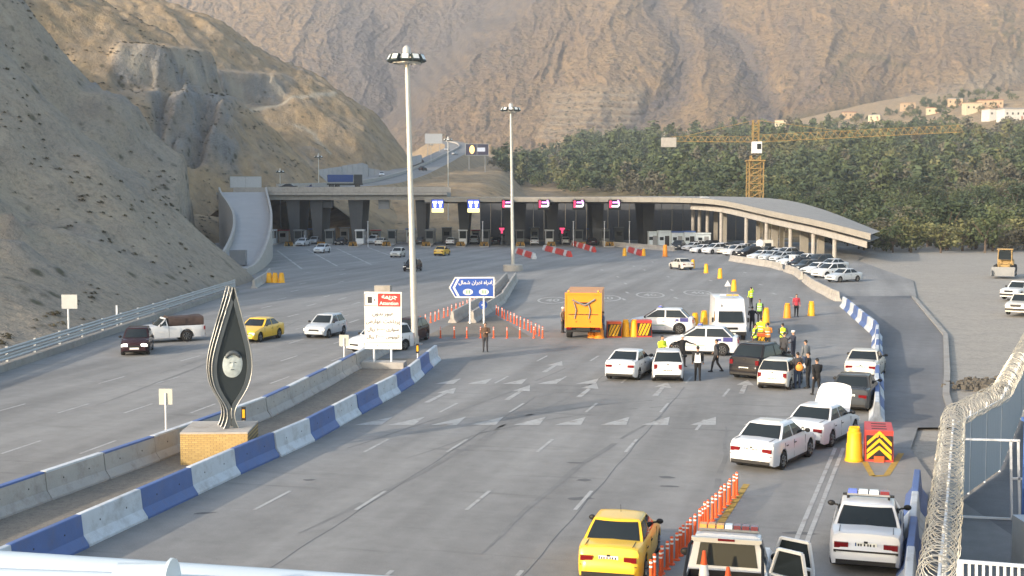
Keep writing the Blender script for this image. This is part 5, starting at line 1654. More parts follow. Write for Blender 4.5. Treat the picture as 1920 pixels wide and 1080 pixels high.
# ------------------------------------------------------------------ flyover on piers, curved ramp
fo = thing('flyover', 'grey concrete flyover on tapered piers left of the toll canopy', 'bridge')
b = MB()
xL, xR = P(405, 360, 250).x, P(838, 360, 250).x
b.box(((xL + xR) / 2, 258, 9.35), (xR - xL, 15, 1.5)); b.build('deck', CONCD, fo)
for yb, nm in ((250.4, 'parapet'), (265.6, 'parapet')):
    n_ = 14
    for k in range(n_):
        x0, x1 = xL + (xR - xL) * k / n_, xL + (xR - xL) * (k + 1) / n_
        if yb < 255 and x1 < P(500, 360, 250).x: continue
        b = MB(); b.box(((x0 + x1) / 2, yb, 10.62), (x1 - x0 - .04, .3, 1.05)); b.build(nm, CONC, fo)
b = MB(); b.box(((xL + xR) / 2, 250.15, 9.8), (xR - xL, .5, .5)); b.build('edge_beam', CONC, fo)
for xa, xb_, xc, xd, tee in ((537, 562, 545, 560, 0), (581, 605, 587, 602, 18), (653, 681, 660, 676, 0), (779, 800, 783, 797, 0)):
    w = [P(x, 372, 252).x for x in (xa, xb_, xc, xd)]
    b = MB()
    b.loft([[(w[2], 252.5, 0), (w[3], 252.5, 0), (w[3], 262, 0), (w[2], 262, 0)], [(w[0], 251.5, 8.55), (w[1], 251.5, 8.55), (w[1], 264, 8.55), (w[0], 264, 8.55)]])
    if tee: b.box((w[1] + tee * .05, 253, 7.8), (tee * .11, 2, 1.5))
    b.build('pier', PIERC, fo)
b = MB(); b.box((P(720, 380, 252).x, 252, 7.7), (2.1, 1.0, 1.7)); b.build('hanging_sign_box', GREYM, fo)
# the ramp
rc = [(455, 364, 250, 84), (458, 372, 240, 82), (466, 388, 222, 74), (474, 410, 205, 66), (474, 436, 190, 64), (467, 462, 177, 66), (455, 488, 165, 70), (438, 512, 154, 76), (418, 530, 146, 80)]
rp_ = thing('ramp', 'curved concrete ramp climbing to the flyover on the left', 'ramp')
LC = [P(x - w / 2, y, D) for x, y, D, w in rc]; RC_ = [P(x + w / 2, y, D) for x, y, D, w in rc]
for q in (LC, RC_):
    for i, v in enumerate(q): v.z = min(v.z, 10.15) if i else 10.1
for i in range(len(LC)):
    zc = max(.05, (LC[i].z + RC_[i].z) / 2); LC[i].z = RC_[i].z = zc
def resample(q, n=40):
    a = np.array([tuple(v) for v in q]); d = np.r_[0, np.cumsum(np.linalg.norm(np.diff(a, axis=0), axis=1))]; s_ = np.linspace(0, d[-1], n)
    o = np.stack([np.interp(s_, d, a[:, k]) for k in range(3)], 1)
    for _ in range(4): o[1:-1] = .25 * o[:-2] + .5 * o[1:-1] + .25 * o[2:]
    return [Vector(v) for v in o]
LC, RC_ = resample(LC), resample(RC_)
b = MB()
for i in range(len(LC) - 1):
    b.face([LC[i], RC_[i], RC_[i + 1], LC[i + 1]])
b.build('roadway', mat('ramp_concrete', (0.36, 0.35, 0.34), .85, var=.12, scale=.4, dirt=.15), rp_)
for q, s_ in ((LC, -1), (RC_, 1)):
    b = MB()
    rings = []
    for i, v in enumerate(q):
        d = (q[min(i + 1, len(q) - 1)] - q[max(i - 1, 0)]); nrm = Vector((d.y, -d.x, 0)).normalized() * -s_
        o_ = v + nrm * -.0; w_ = v + nrm * .35
        rings.append([(o_.x, o_.y, v.z + .95), (w_.x, w_.y, v.z + .95), (w_.x, w_.y, min(v.z - 1.2, -.1) if True else 0), (o_.x, o_.y, min(v.z - 1.2, -.1))])
    b.loft(rings); b.build('side_wall', CONC, rp_, 30)
a = P(447, 500, 160)
b = MB(); b.box((a.x, a.y, 1.6), (2.0, 1.0, 1.9)); tag(b.build('utility_box', GREYM), 'dark grey utility box at the bottom of the ramp', 'box')

# ------------------------------------------------------------------ toll canopy with its long wing
cn_ = thing('toll_canopy', 'long flat concrete toll canopy whose wing dips over the parked cars', 'canopy')
ROOFC = mat('canopy_concrete', (0.33, 0.305, 0.26), .9, var=.14, scale=.6, dirt=.3)
Fp = [(796, 371, 236), (900, 371, 236), (1000, 371, 235), (1100, 371, 234), (1200, 371, 232), (1290, 372, 230), (1342, 374, 227), (1374, 381, 222), (1422, 392, 213), (1467, 402, 204), (1520, 412, 195), (1570, 424, 186), (1632, 440, 177)]
Bp = [(796, 369, 266), (900, 369, 266), (1000, 369, 266), (1100, 369, 266), (1200, 368, 266), (1290, 368, 266), (1345, 368, 265), (1405, 369, 262), (1471, 373, 256), (1520, 385, 246), (1562, 399, 234), (1602, 415, 222), (1650, 434, 208)]
Fw, Bw = resample([P(*q) for q in Fp], 44), resample([P(*q) for q in Bp], 44)
b = MB()
for i in range(43):
    b.face([Fw[i], Fw[i + 1], Bw[i + 1], Bw[i]])
    b.face([Fw[i] - Vector((0, -.4, 1.0)), Bw[i] - Vector((0, 0, 1.0)), Bw[i + 1] - Vector((0, 0, 1.0)), Fw[i + 1] - Vector((0, -.4, 1.0))], 0)
b.build('roof_slab', CONCD, cn_)
for i in range(0, 43):
    b = MB()
    A, B = Fw[i], Fw[i + 1]
    e = (B - A).normalized() * .015
    b.loft([[q + Vector((0, -.12, .14)), q + Vector((0, .25, .14)), q + Vector((0, .25, -.75)), q + Vector((0, -.12, -.75))] for q in (A + e, B - e)])
    b.build('fascia_panel', ROOFC, cn_)
b = MB()
b.loft([[q + Vector((0, 1.6, -.99)), q + Vector((0, 2.1, -.99)), q + Vector((0, 2.1, -1.9)), q + Vector((0, 1.6, -1.9))] for q in Fw[20:]])
b.build('edge_beam', CONC, cn_)
colx = [1299, 1311, 1326, 1352, 1399, 1437, 1482, 1525, 1565]
def canopy_front(px):
    fx = [CX + FPX * v.x / v.y for v in Fw]
    i = int(np.clip(np.searchsorted(fx, px) - 1, 0, 42)); t_ = (px - fx[i]) / (fx[i + 1] - fx[i])
    return Fw[i].lerp(Fw[i + 1], t_)
for k, px in enumerate(colx):
    f_ = canopy_front(px)
    D = f_.y + 2.5 if k > 2 else f_.y + 8
    x = (px - CX) / FPX * D
    b = MB(); b.lathe([(.32, -.1), (.32, f_.z - .95)], 14, (x, D, 0)); b.build('column', CONC, cn_, 40)
for px0, px1, dp in ((1338, 1345, 12), (1355, 1362, 6), (1430, 1443, 12), (1446, 1458, 12), (1461, 1470, 10), (1418, 1424, 14), (1500, 1515, 10), (1532, 1545, 10)):
    f_ = canopy_front(px0); D = f_.y + dp
    x0, x1 = (px0 - CX) / FPX * D, (px1 - CX) / FPX * D
    b = MB(); b.box(((x0 + x1) / 2, D, (f_.z - .9) * .47), (x1 - x0, .6, (f_.z - .9) * .94)); b.build('wall_pier', ROOFC, cn_)
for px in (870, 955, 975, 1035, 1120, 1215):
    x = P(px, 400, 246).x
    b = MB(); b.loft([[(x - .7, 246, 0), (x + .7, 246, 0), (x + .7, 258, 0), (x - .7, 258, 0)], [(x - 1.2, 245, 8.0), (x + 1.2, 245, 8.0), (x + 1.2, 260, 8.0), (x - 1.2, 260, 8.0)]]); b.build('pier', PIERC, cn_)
# dark rear wall under the canopy
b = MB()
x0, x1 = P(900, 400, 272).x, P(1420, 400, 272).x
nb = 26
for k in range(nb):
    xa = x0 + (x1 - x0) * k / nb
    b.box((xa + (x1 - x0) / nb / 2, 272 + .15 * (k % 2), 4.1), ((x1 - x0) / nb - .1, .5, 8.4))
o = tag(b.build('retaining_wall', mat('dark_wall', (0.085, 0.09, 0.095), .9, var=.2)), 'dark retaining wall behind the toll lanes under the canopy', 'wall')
# debris heaps on the roof
rr = random.Random(5)
b = MB()
for k in range(60):
    px = rr.uniform(1340, 1425); f_ = canopy_front(px); d = rr.uniform(18, 26)
    q = f_ + Vector((d * .05, d, .15))
    b.box((q.x, q.y, q.z + .15), (rr.uniform(.4, 1.2), rr.uniform(.3, .8), rr.uniform(.3, .9)), rr.uniform(0, 3))
tag(b.build('rubble', WHITEP), 'heaps of pale rubble bags lying on the canopy roof', 'rubble', kind='stuff')

# --- lane signs on the canopy edge
LEDW, LEDR, LEDP, LEDY, LEDBLUE = mat('led_white', (1, .97, 1), emit=1.6), mat('led_red', (.7, .04, .12), emit=.7), mat('led_pink', (.75, .30, .85), emit=1.0), mat('led_yellow', (.9, .8, .35), emit=.6), mat('led_blue', (.06, .10, .5), emit=.6)
for k, px in enumerate((821, 888, 952, 1020, 1085, 1152)):
    f_ = canopy_front(px)
    a = (px - CX) / FPX * (f_.y - .6)
    t = thing('lane_sign', '%s overhead lane sign on the canopy edge, %s from the flyover' % ('blue and white' if k < 2 else 'red and pink', ORD[k]), 'lane sign', (a, f_.y - .6, 7.75), 0, 'overhead lane signs')
    b = MB(); b.box((0, 0, 0), (2.25, .35, 1.9)); b.build('housing', BLACK, t)
    b = MB(); b.bar((-.8, .2, .9), (-.8, .6, 1.3), .08); b.bar((.8, .2, .9), (.8, .6, 1.3), .08); b.build('bracket', GREYM, t)
    if k < 2:
        b = MB(); b.box((0, -.185, .1), (2.1, .02, 1.6)); b.build('screen', LEDBLUE, t)
        for x in (-.5, .5):
            b = MB(); b.box((x, -.2, .45), (.75, .02, .35)); b.box((x, -.2, -.05), (.36, .02, .8)); b.build('symbol', LEDW, t)
        b = MB(); b.box((-.5, -.2, -1.05), (.4, .02, .6)); b.box((.15, -.2, -1.05), (.3, .02, .5)); b.box((.7, -.2, -1.05), (.36, .02, .6)); b.box((0, -.15, -1.05), (2.2, .1, .75), 0, 0); b.build('lower_panel', LEDY, t)
    else:
        b = MB(); b.box((-.75, -.19, .1), (.4, .02, 1.3)); b.build('symbol', LEDR, t)
        b = MB(); b.box((.25, -.19, .42), (1.3, .02, .28)); b.box((.62, -.19, .7), (.3, .02, .3)); b.build('symbol', LEDP, t)
        b = MB(); b.box((.1, -.19, -.25), (1.2, .02, .30)); b.box((.75, -.19, .05), (.24, .02, .5)); b.build('symbol', LEDW, t)
# --- toll islands and booths
NAV = mat('booth_panel', (0.16, 0.17, 0.17), .6, var=.15, dirt=.2)
for k, px in enumerate((508, 560, 618, 675, 735, 806, 868, 910, 975, 1030, 1085, 1135)):
    D = 246.0
    x = (px - CX) / FPX * D
    isl = thing('toll_island', 'toll lane island with striped nose, %s from the ramp' % ORD[k], 'traffic island', (x, D - 11, 0), 0, 'toll islands')
    b = MB(); b.box((0, 9, .12), (1.7, 18, .24), 0, 0, (.96, .99)); b.build('kerb', CONC, isl)
    b = MB(); b.box((0, .3, .55), (1.5, .5, .9), 0, 0, (.8, .8)); b.build('bumper', BLACK, isl)
    for s_ in (-1, 1):
        for j in range(3):
            b = MB(); b.bar((s_ * (.10 + .24 * j), .02, .95), (s_ * (.32 + .24 * j), .02, .25), .09, .06); b.build('stripe', YELLOWP, isl)
    bo = thing('toll_booth', 'small toll booth with dark windows, %s from the ramp' % ORD[k], 'toll booth', (x, D + .5, .24), 0, 'toll booths')
    b = MB(); b.box((0, 0, .5), (1.5, 2.4, 1.0)); b.box((0, 0, 2.55), (1.8, 2.8, .25))
    for sx in (-.7, .7):
        for sy in (-1.15, 1.15): b.box((sx, sy, 1.7), (.12, .12, 1.45))
    b.build('shell', NAV if k % 3 else WHITEM, bo)
    b = MB(); b.box((0, 0, 1.7), (1.4, 2.3, 1.4)); b.build('window', GLASS, bo)
    eq = thing('lane_equipment', 'cluttered grey lane cabinet behind the booth, %s from the ramp' % ORD[k], 'cabinet', (x + (.2 if k % 2 else -.2), D + 4.5, .24), 0, 'lane cabinets')
    b = MB(); b.box((0, 0, 1.1 + .15 * (k % 3)), (1.3, 1.6, 2.2 + .3 * (k % 3))); b.build('case', GREYM if k % 2 else NAV, eq)
    b = MB(); b.box((-.3, -.82, 1.5), (.3, .04, .8)); b.box((.3, -.82, 1.3), (.25, .04, .5)); b.build('hatch', WHITEM if k % 2 else BLACK, eq)
for k, px in enumerate((532, 588, 646, 705, 770, 838, 892, 944, 1002, 1058, 1110, 1160)):
    D = 262.0
    x = (px - CX) / FPX * D
    t = thing('staff_cabin', 'small staff cabin deep under the toll roof, %s from the ramp' % ORD[k], 'cabin', (x, D, 0), 0, 'staff cabins under the toll roof')
    hh_ = 2.3 + .25 * (k % 3)
    b = MB(); b.box((0, 0, hh_ / 2), (1.6 + .3 * (k % 2), 2.0, hh_)); b.build('walls', (WHITEM, NAV, CONC, GREYM)[k % 4], t)
    b = MB(); b.box((0, -1.02, hh_ * .62), (1.1, .04, .8)); b.build('window', GLASS, t)
    b = MB(); b.box((0, 0, hh_ + .1), (2.1, 2.4, .2)); b.build('roof', (SIGNR, SIGNB, GREYM)[k % 3], t)
for k, px in enumerate((1075, 1133, 1180, 905, 690)):
    D = 236.0; x = (px - CX) / FPX * D
    t = thing('lamp_post', 'short white lamp post between the toll lanes, %s from the cabins' % ORD[(1, 0, 2, 3, 4)[k]], 'lamp post', (x, D, 0), 0, 'short lamp posts at the toll lanes')
    b = MB(); b.tube([(0, 0, 0), (0, 0, 4.6)], .07, 8); b.build('pole', WHITEM, t)
    b = MB(); b.box((0, -.2, 4.65), (.25, .6, .1)); b.build('lamp_head', WHITEM, t)
for px in (941, 1054):
    D = 240.0; x = (px - CX) / FPX * D
    t = thing('lane_signal', 'red lit stop signal above a toll lane, %s lamp mast' % ('just left of the second' if px < 1000 else 'right of the second'), 'signal', (x, D, 0))
    b = MB(); b.tube([(0, 0, .2), (0, 0, 2.2)], .06); b.build('post', GREYM, t)
    b = MB(); b.box((0, 0, 2.9), (1.2, .25, 1.5)); b.build('housing', BLACK, t)
    slab2([(-.5, 3.4), (.5, 3.4), (.42, 3.1), (.16, 2.85), (.16, 2.35), (-.16, 2.35), (-.16, 2.85), (-.42, 3.1)], -.14, -.13, LEDR, 'lit_symbol', t)
# --- red and white lane separators
def water_barrier(material):
    b = MB(); b.loft([[(-.24, y, 0), (-.24, y, .25), (-.10, y, .6), (-.08, y, .8), (.08, y, .8), (.10, y, .6), (.24, y, .25), (.24, y, 0)] for y in (-.72, -.68, .68, .72)]); return b.data('separator_unit', material, 25)
WBR, WBW = water_barrier(REDP), water_barrier(WHITEP)
for r_i, (a, c, nm) in enumerate((((968, 474), (1003, 486), 'left of the roundels'), ((1020, 469), (1070, 482), 'in the middle lanes'), ((1072, 459), (1130, 478), 'before the dark wall'), ((1176, 471), (1204, 480), 'between two yellow barrels'))):
    A, B = G(*a), G(*c)
    L_ = (B - A).length; n_ = max(2, int(L_ / 2.4)); ang = math.atan2(-(B - A).x, (B - A).y)
    for k in range(min(n_, 14)):
        q = A.lerp(B, (k + .5) / n_)
        o = link('lane_separator', WBR if k % 4 else WBW, None, q, ang)
        o.scale = (1.2, L_ / n_ / 1.5, 1.1)
        tag(o, '%s plastic lane separator, %s of the line %s' % ('red' if k % 4 else 'white', ORD[k], nm), 'lane separator', 'plastic separators ' + nm)
# --- white cabins under the canopy
CABW, CABB = mat('cabin_white', (0.55, 0.62, 0.66), .5, dirt=.15), mat('cabin_blue', (0.06, 0.13, 0.36), .5)
for k, (px0, px1, zt, roofm) in enumerate(((1216, 1233, 2.5, CABW), (1234, 1258, 2.7, CABW), (1259, 1282, 2.6, CABB), (1283, 1304, 2.7, CABB), (1305, 1333, 2.4, CABW))):
    D = 236.0 - k * 1.2
    x0, x1 = (px0 - CX) / FPX * D, (px1 - CX) / FPX * D
    t = thing('site_cabin', 'white portable cabin %s under the canopy, %s from the dark wall' % ('with blue roof' if roofm is CABB else 'with pale roof', ORD[k]), 'cabin', ((x0 + x1) / 2, D + 1.2, 0), 0, 'portable cabins')
    b = MB(); b.box((0, 0, zt / 2 + .1), (x1 - x0 - .1, 2.4, zt)); b.build('walls', CABW, t)
    b = MB(); b.box((0, -.05, zt + .2), (x1 - x0, 2.7, .22)); b.build('roof', roofm, t)
    b = MB(); b.box(((x1 - x0) * .2, -1.22, 1.1), (.8, .03, 1.9)); b.build('door', BLACK if k % 2 else GREYM, t)
    b = MB(); b.box((-(x1 - x0) * .22, -1.22, 1.55), (.7, .03, .6)); b.build('window', GLASS, t)
a = G(1462, 486)
t = thing('round_sign_hut', 'small white hut with a round sign between the parked cars and the columns', 'hut', (a.x, a.y + 14, 0))
b = MB(); b.box((0.9, 0, 1.2), (1.6, 1.6, 2.4)); b.build('walls', PWC, t)
b = MB(); b.box((.9, -.82, 1.6), (1.0, .03, .6)); b.build('window', GLASS, t)
b = MB(); b.lathe([(.6, 0), (.6, .05)], 18, (-.45, -.9, 1.9), 0, 'Y'); b.build('round_sign', WHITEM, t)
for k, (px, py) in enumerate(((1408, 488), (1485, 508))):
    a = G(px, py - 6)
    t = thing('curve_marker', 'red and white curve marker board standing between parked cars, %s one' % ('farther' if k == 0 else 'nearer'), 'marker', a)
    b = MB(); b.box((0, 0, .6), (.06, .06, 1.2)); b.build('post', GREYM, t)
    b = MB(); b.box((0, -.04, 1.2), (.8, .03, .8)); b.build('board', WHITEM, t)
    b = MB(); b.bar((-.1, -.06, 1.55), (.15, -.06, 1.2), .16, .02); b.bar((.15, -.06, 1.2), (-.1, -.06, .85), .16, .02); b.build('chevron', SIGNR, t)
# ------------------------------------------------------------------ tower crane behind the canopy
D = 288.0
a = P(1416, 300, D)
gz = float(ground_z(np.array(a.x), np.array(D)))
cr = thing('tower_crane', 'yellow lattice tower crane standing behind the long toll roof', 'crane', (a.x, D, gz - .5))
zt = P(1416, 292, D).z - gz + .5
def lattice(b, p0, p1, w, n, r, tri=False):
    p0, p1 = Vector(p0), Vector(p1)
    d = (p1 - p0).normalized()
    sx = d.cross(Vector((0, 0, 1))) if abs(d.z) < .9 else Vector((1, 0, 0))
    sx.normalize(); sy = d.cross(sx).normalized()
    if sy.z < 0: sy = -sy
    off = [sx * -w / 2, sx * w / 2, sy * w * .9] if tri else [(sx * i + sy * j) * w / 2 for i, j in ((-1, -1), (1, -1), (1, 1), (-1, 1))]
    m = len(off)
    for o in off: b.bar(p0 + o, p1 + o, r * 1.4)
    for k in range(n):
        A, B = p0.lerp(p1, k / n), p0.lerp(p1, (k + 1) / n)
        M_ = (A + B) / 2
        for i in range(m):
            j = (i + 1) % m
            if tri and i == 0: b.bar(A + off[0], A + off[1], r); continue
            if tri:
                lo, hi = (off[1], off[2]) if i == 1 else (off[0], off[2])
                b.bar(A + lo, M_ + hi, r); b.bar(M_ + hi, B + lo, r)
            else:
                b.bar(A + off[i], B + off[j], r); b.bar(A + off[i], A + off[j], r)
b = MB(); lattice(b, (0, 0, 0), (0, 0, zt), 2.0, 10, .13); b.build('tower', YELLOWC, cr)
b = MB(); lattice(b, (0, 0, zt - 9.5), (0, 0, zt - 1.2), 3.2, 5, .16); b.box((0, 0, zt - 1.1), (3.9, 3.9, .3)); b.build('climbing_frame', YELLOWC, cr)
b = MB(); b.box((.1, -.9, zt + 1.8), (2.1, 1.6, 2.6)); b.build('operator_cab', WHITEM, cr)
b = MB(); b.box((.5, -1.72, zt + 2.0), (.9, .05, 1.2)); b.build('cab_window', GLASS, cr)
ztop = P(1416, 225, D).z - gz + .5
b = MB(); lattice(b, (0, 0, zt + .4), (0, 0, ztop), 1.3, 6, .11); b.build('tower_head', YELLOWC, cr)
jz = P(1416, 266, D).z - gz + .5
je = Vector((47.5, 4.0, jz + 2.4))
b = MB(); lattice(b, (1.0, 0, jz), je, 1.75, 26, .058, True); b.build('jib', YELLOWC, cr)
b = MB(); lattice(b, (-1.0, 0, jz), (-19.0, -1.5, jz), 1.3, 12, .055, True); b.build('counter_jib', YELLOWC, cr)
b = MB(); b.box((-19.6, -1.5, jz - .2), (3.2, 1.6, 2.1)); b.build('counterweight', CONC, cr)
b = MB(); b.bar((0, 0, ztop), (24, 2, jz + 1.9), .09); b.bar((0, 0, ztop), (-16, -1.2, jz + 1.2), .09); b.build('tie_bar', YELLOWC, cr)

# ------------------------------------------------------------------ highway climbing up the valley
hp = [(520, 353, 275, 12), (640, 350, 300, 13), (700, 342, 345, 14), (755, 327, 420, 15), (805, 306, 520, 16), (842, 288, 620, 17), (862, 277, 710, 17), (858, 270, 790, 17), (830, 264, 880, 16)]
Hc = [P(x, y, D_) for x, y, D_, w in hp]
Hc = resample(Hc, 60)
b = MB(); e = MB(); m2 = MB()
for i in range(59):
    def cross(k):
        d = Hc[min(k + 1, 59)] - Hc[max(k - 1, 0)]
        return Vector((d.y, -d.x, 0)).normalized()
    n0, n1 = cross(i), cross(i + 1)
    A, B = Hc[i], Hc[i + 1]
    w = 8.0
    b.face([A - n0 * w, A + n0 * w, B + n1 * w, B - n1 * w])
    for s_ in (-1, 1):
        e.face([A + n0 * w * s_, A + n0 * (w + 26) * s_ - Vector((0, 0, 17)), B + n1 * (w + 26) * s_ - Vector((0, 0, 17)), B + n1 * w * s_])
    m2.face([A + n0 * .3 + Vector((0, 0, .06)), A + n0 * .7 + Vector((0, 0, .06)), B + n1 * .7 + Vector((0, 0, .06)), B + n1 * .3 + Vector((0, 0, .06))])
hw_ = tag(b.build('highway', ASPH), kind='structure')
tag(e.build('embankment', SOIL), kind='structure')
b = MB()
for i in range(0, 58):
    A, B = Hc[i], Hc[i + 1]
    b.bar(A + Vector((0, 0, .5)), B + Vector((0, 0, .5)), .5, .9)
b.build('centre_barrier', CONC, hw_)
for k, (t_, off, h) in enumerate(((.22, -4, 175), (.30, 4, 20), (.42, -3.5, 190), (.55, 4, 20), (.66, -4, 195))):
    q = Hc[int(t_ * 59)]
    t, S = car('sedan', (PW, PD, PG, PW, PS)[k], 900, 600, h, '%s car on the distant highway, %s from the flyover' % (('white', 'black', 'grey', 'white', 'silver')[k], ORD[k]), 'mid', group='cars on the distant highway')
    t.location = q + Vector((off, 0, .05))
# shotcrete facing panels above the highway
b = MB()
SHOT = mat('shotcrete', (0.30, 0.285, 0.26), .95, var=.2, scale=.15, dirt=.3)
for k, (x0, x1, yb0, yb1, yt0, yt1) in enumerate(((598, 640, 342, 340, 318, 312), (641, 690, 340, 334, 311, 304), (691, 745, 334, 322, 303, 300), (746, 790, 322, 304, 299, 290))):
    D0 = 380 + 28 * k
    A, B, C2, D2 = P(x0, yb0, D0), P(x1, yb1, D0 + 26), P(x1, yt1, D0 + 46), P(x0, yt0, D0 + 22)
    n_ = 5
    for i in range(n_):
        q = [A.lerp(B, (i + .02) / n_), A.lerp(B, (i + .98) / n_), D2.lerp(C2, (i + .98) / n_), D2.lerp(C2, (i + .02) / n_)]
        m_ = MB(); m_.loft([q, [v + Vector((0, 3.0, -.3)) for v in q]]); m_.build('facing_panel', SHOT, valley)
# gantry sign, dark screen and white hoardings in the distance
def board(name, label, px0, py0, px1, py1, D_, material, cat='billboard', posts=True, extra=None):
    A, B = P(px0, py1, D_), P(px1, py0, D_)
    gz_ = float(ground_z(np.array((A.x + B.x) / 2), np.array(D_)))
    gz_ = min(gz_, A.z - 1.5)
    t = thing(name, label, cat, ((A.x + B.x) / 2, D_, gz_))
    w, h, zc = B.x - A.x, B.z - A.z, (A.z + B.z) / 2 - gz_
    m_ = MB(); m_.box((0, 0, zc), (w, .4, h)); m_.build('panel', material, t)
    for s_ in (-.35, .35):
        m_ = MB(); m_.tube([(w * s_, .3, -.5), (w * s_, .3, zc)], .14, 8); m_.build('post', GREYM, t)
    m_ = MB()
    m_.box((0, -.22, zc + h / 2), (w, .06, .12)); m_.box((0, -.22, zc - h / 2), (w, .06, .12)); m_.box((-w / 2, -.22, zc), (.12, .06, h)); m_.box((w / 2, -.22, zc), (.12, .06, h)); m_.box((0, -.22, zc), (.12, .06, h * .96))
    m_.build('frame', STEEL, t)
    return t, w, h, zc
board('hoarding', 'pale sheet metal hoarding of two panels above the ramp', 432, 331, 490, 352, 272, mat('hoarding_sheet', (0.50, 0.53, 0.55), .5, dirt=.1))
board('gantry_sign', 'small white gantry sign far up the highway', 797, 251, 829, 269, 640, mat('gantry_face', (0.34, 0.36, 0.38), .6), 'sign')
t, w, h, zc = board('screen_sign', 'dark roadside screen with a glowing orange figure beside the highway', 873, 270, 916, 291, 500, mat('screen_dark', (0.03, 0.03, 0.06), .4), 'screen')
m_ = MB(); m_.lathe([(h * .22, 0), (h * .22, .05)], 16, (-w * .22, -.28, zc), 0, 'Y', sq=1.7); m_.build('lit_figure', mat('screen_orange', (1, .55, .15), emit=1.2), t)
m_ = MB(); m_.box((w * .18, -.27, zc), (w * .34, .05, h * .35)); m_.build('lit_text_block', mat('screen_grey', (.35, .38, .45), emit=.3), t)

# ------------------------------------------------------------------ houses among the trees and on the fields
STUC = [mat('stucco_cream', (0.55, 0.48, 0.34), .9, dirt=.2), mat('stucco_white', (0.60, 0.58, 0.54), .9, dirt=.2), mat('stucco_tan', (0.46, 0.34, 0.22), .9, dirt=.2)]
RFS = [mat('roof_tan', (0.38, 0.25, 0.15), .9), mat('roof_grey', (0.30, 0.30, 0.30), .8), mat('roof_red', (0.34, 0.15, 0.10), .9)]
hs = [(1464, 243, 640, 6, 4.5, 0, 0, 'small cream house under the crane jib'), (1302, 291, 420, 8, 2.6, 1, 1, 'low white shed among the trees left of the crane'), (1462, 297, 400, 3.5, 2.5, 1, 1, 'tiny white hut among the trees right of the crane'),
      (1822, 212, 800, 10, 6, 0, 0, 'cream house with flat roof high on the terraced fields'), (1866, 224, 780, 13, 6, 1, 0, 'white house beside the cream one on the terraced fields'), (1896, 225, 780, 14, 6.5, 1, 1, 'long white house at the edge of the terraced fields'),
      (1855, 203, 860, 16, 5, 2, 2, 'tan house behind the white ones on the terraced fields'), (1262, 266, 700, 9, 5, 1, 1, 'pale house at the upper edge of the wood'), (1525, 251, 700, 12, 3.5, 2, 0, 'long low tan building behind the crane jib'), (1880, 168, 1000, 22, 5, 2, 1, 'tan villa high on the slope at the far right'),
      (1592, 222, 900, 9, 4, 2, 2, 'small tan house on the slope right of the crane head'), (1640, 226, 880, 8, 3.5, 0, 1, 'small cream house above the middle of the crane jib'), (1702, 206, 900, 9, 4.5, 2, 0, 'tan house alone on the bare field'), (1748, 214, 880, 8, 4, 0, 2, 'cream house with reddish roof among clumps of trees'), (1790, 198, 900, 10, 4.5, 2, 1, 'grey-roofed tan house left of the cream one on the fields'), (1340, 262, 820, 8, 4, 2, 0, 'small tan house above the wood left of the crane')]
def hit(px, py):                          # where a sight line first meets the terrain
    for D2 in np.arange(265, 1140, 2.0):
        q = P(px, py, D2)
        if q.z < float(ground_z(np.array(q.x), np.array(D2))): return q
    return None
for k, (px, py, D_, w, h, si, ri, lab) in enumerate(hs):
    q = hit(px, py)
    if q is None: continue
    w, h = w * q.y / D_, h * q.y / D_
    t = thing('house', lab, 'house', q, R(rng.uniform(-25, 10)), 'houses around the wood')
    m_ = MB(); m_.box((0, 0, h / 2 - 3), (w, w * .7, h + 6)); m_.build('wall', STUC[si], t)
    m_ = MB(); m_.box((0, 0, h + .25), (w * 1.08, w * .78, .5), 0, 0, (.9, .8)); m_.build('roof', RFS[ri], t)
    for i in range(max(2, int(w / 3))):
        m_ = MB(); m_.box((-w / 2 + w * (i + .5) / max(2, int(w / 3)), -w * .35 - .02, h * .55), (1.0, .08, 1.3)); m_.build('window', GLASS, t)
    m_ = MB(); m_.box((w * .3, -w * .35 - .03, 1.0), (1.0, .08, 2.0)); m_.build('door', RFS[2], t)

# ------------------------------------------------------------------ razor wire fence and the compound on the right
fpts = [Vector((7.1, 21.0, 0)), Vector((9.3, 27.0, 0)), Vector((12.95, 37.2, 0)), Vector((16.2, 42.0, 0)), Vector((20.0, 50.2, 0)), Vector((24.5, 60, 0))]
SHEET = bpy.data.materials.new('corrugated_sheet'); SHEET.use_nodes = True
SHEET.node_tree.nodes['Principled BSDF'].inputs['Base Color'].default_value = (.40, .44, .48, 1)
SHEET.node_tree.nodes['Principled BSDF'].inputs['Roughness'].default_value = .5
SHEET.node_tree.nodes['Principled BSDF'].inputs['Metallic'].default_value = .3
def sheet_panel(A, B, z0, z1, parent, rz=None):
    L_ = (B - A).length; d = (B - A).normalized(); nrm = Vector((d.y, -d.x, 0))
    m_ = MB(); n_ = int(L_ / .075)
    us_ = np.linspace(0.01, L_ - .01, n_ + 1)
    for off in (0, .012):
        m_.grid(lambda u, z: tuple(A + d * u + nrm * ((.028 if int(round(u / .075)) % 3 == 0 else 0) + off) + Vector((0, 0, z))), us_, (z0, z1))
    return m_.build('sheet_panel', SHEET, parent)
fn = thing('razor_wire_fence', 'sheet metal fence topped with coils of razor wire at the right edge', 'fence')
WIRE = mat('razor_wire', (0.40, 0.39, 0.35), .42, metal=.5, spec=.3)
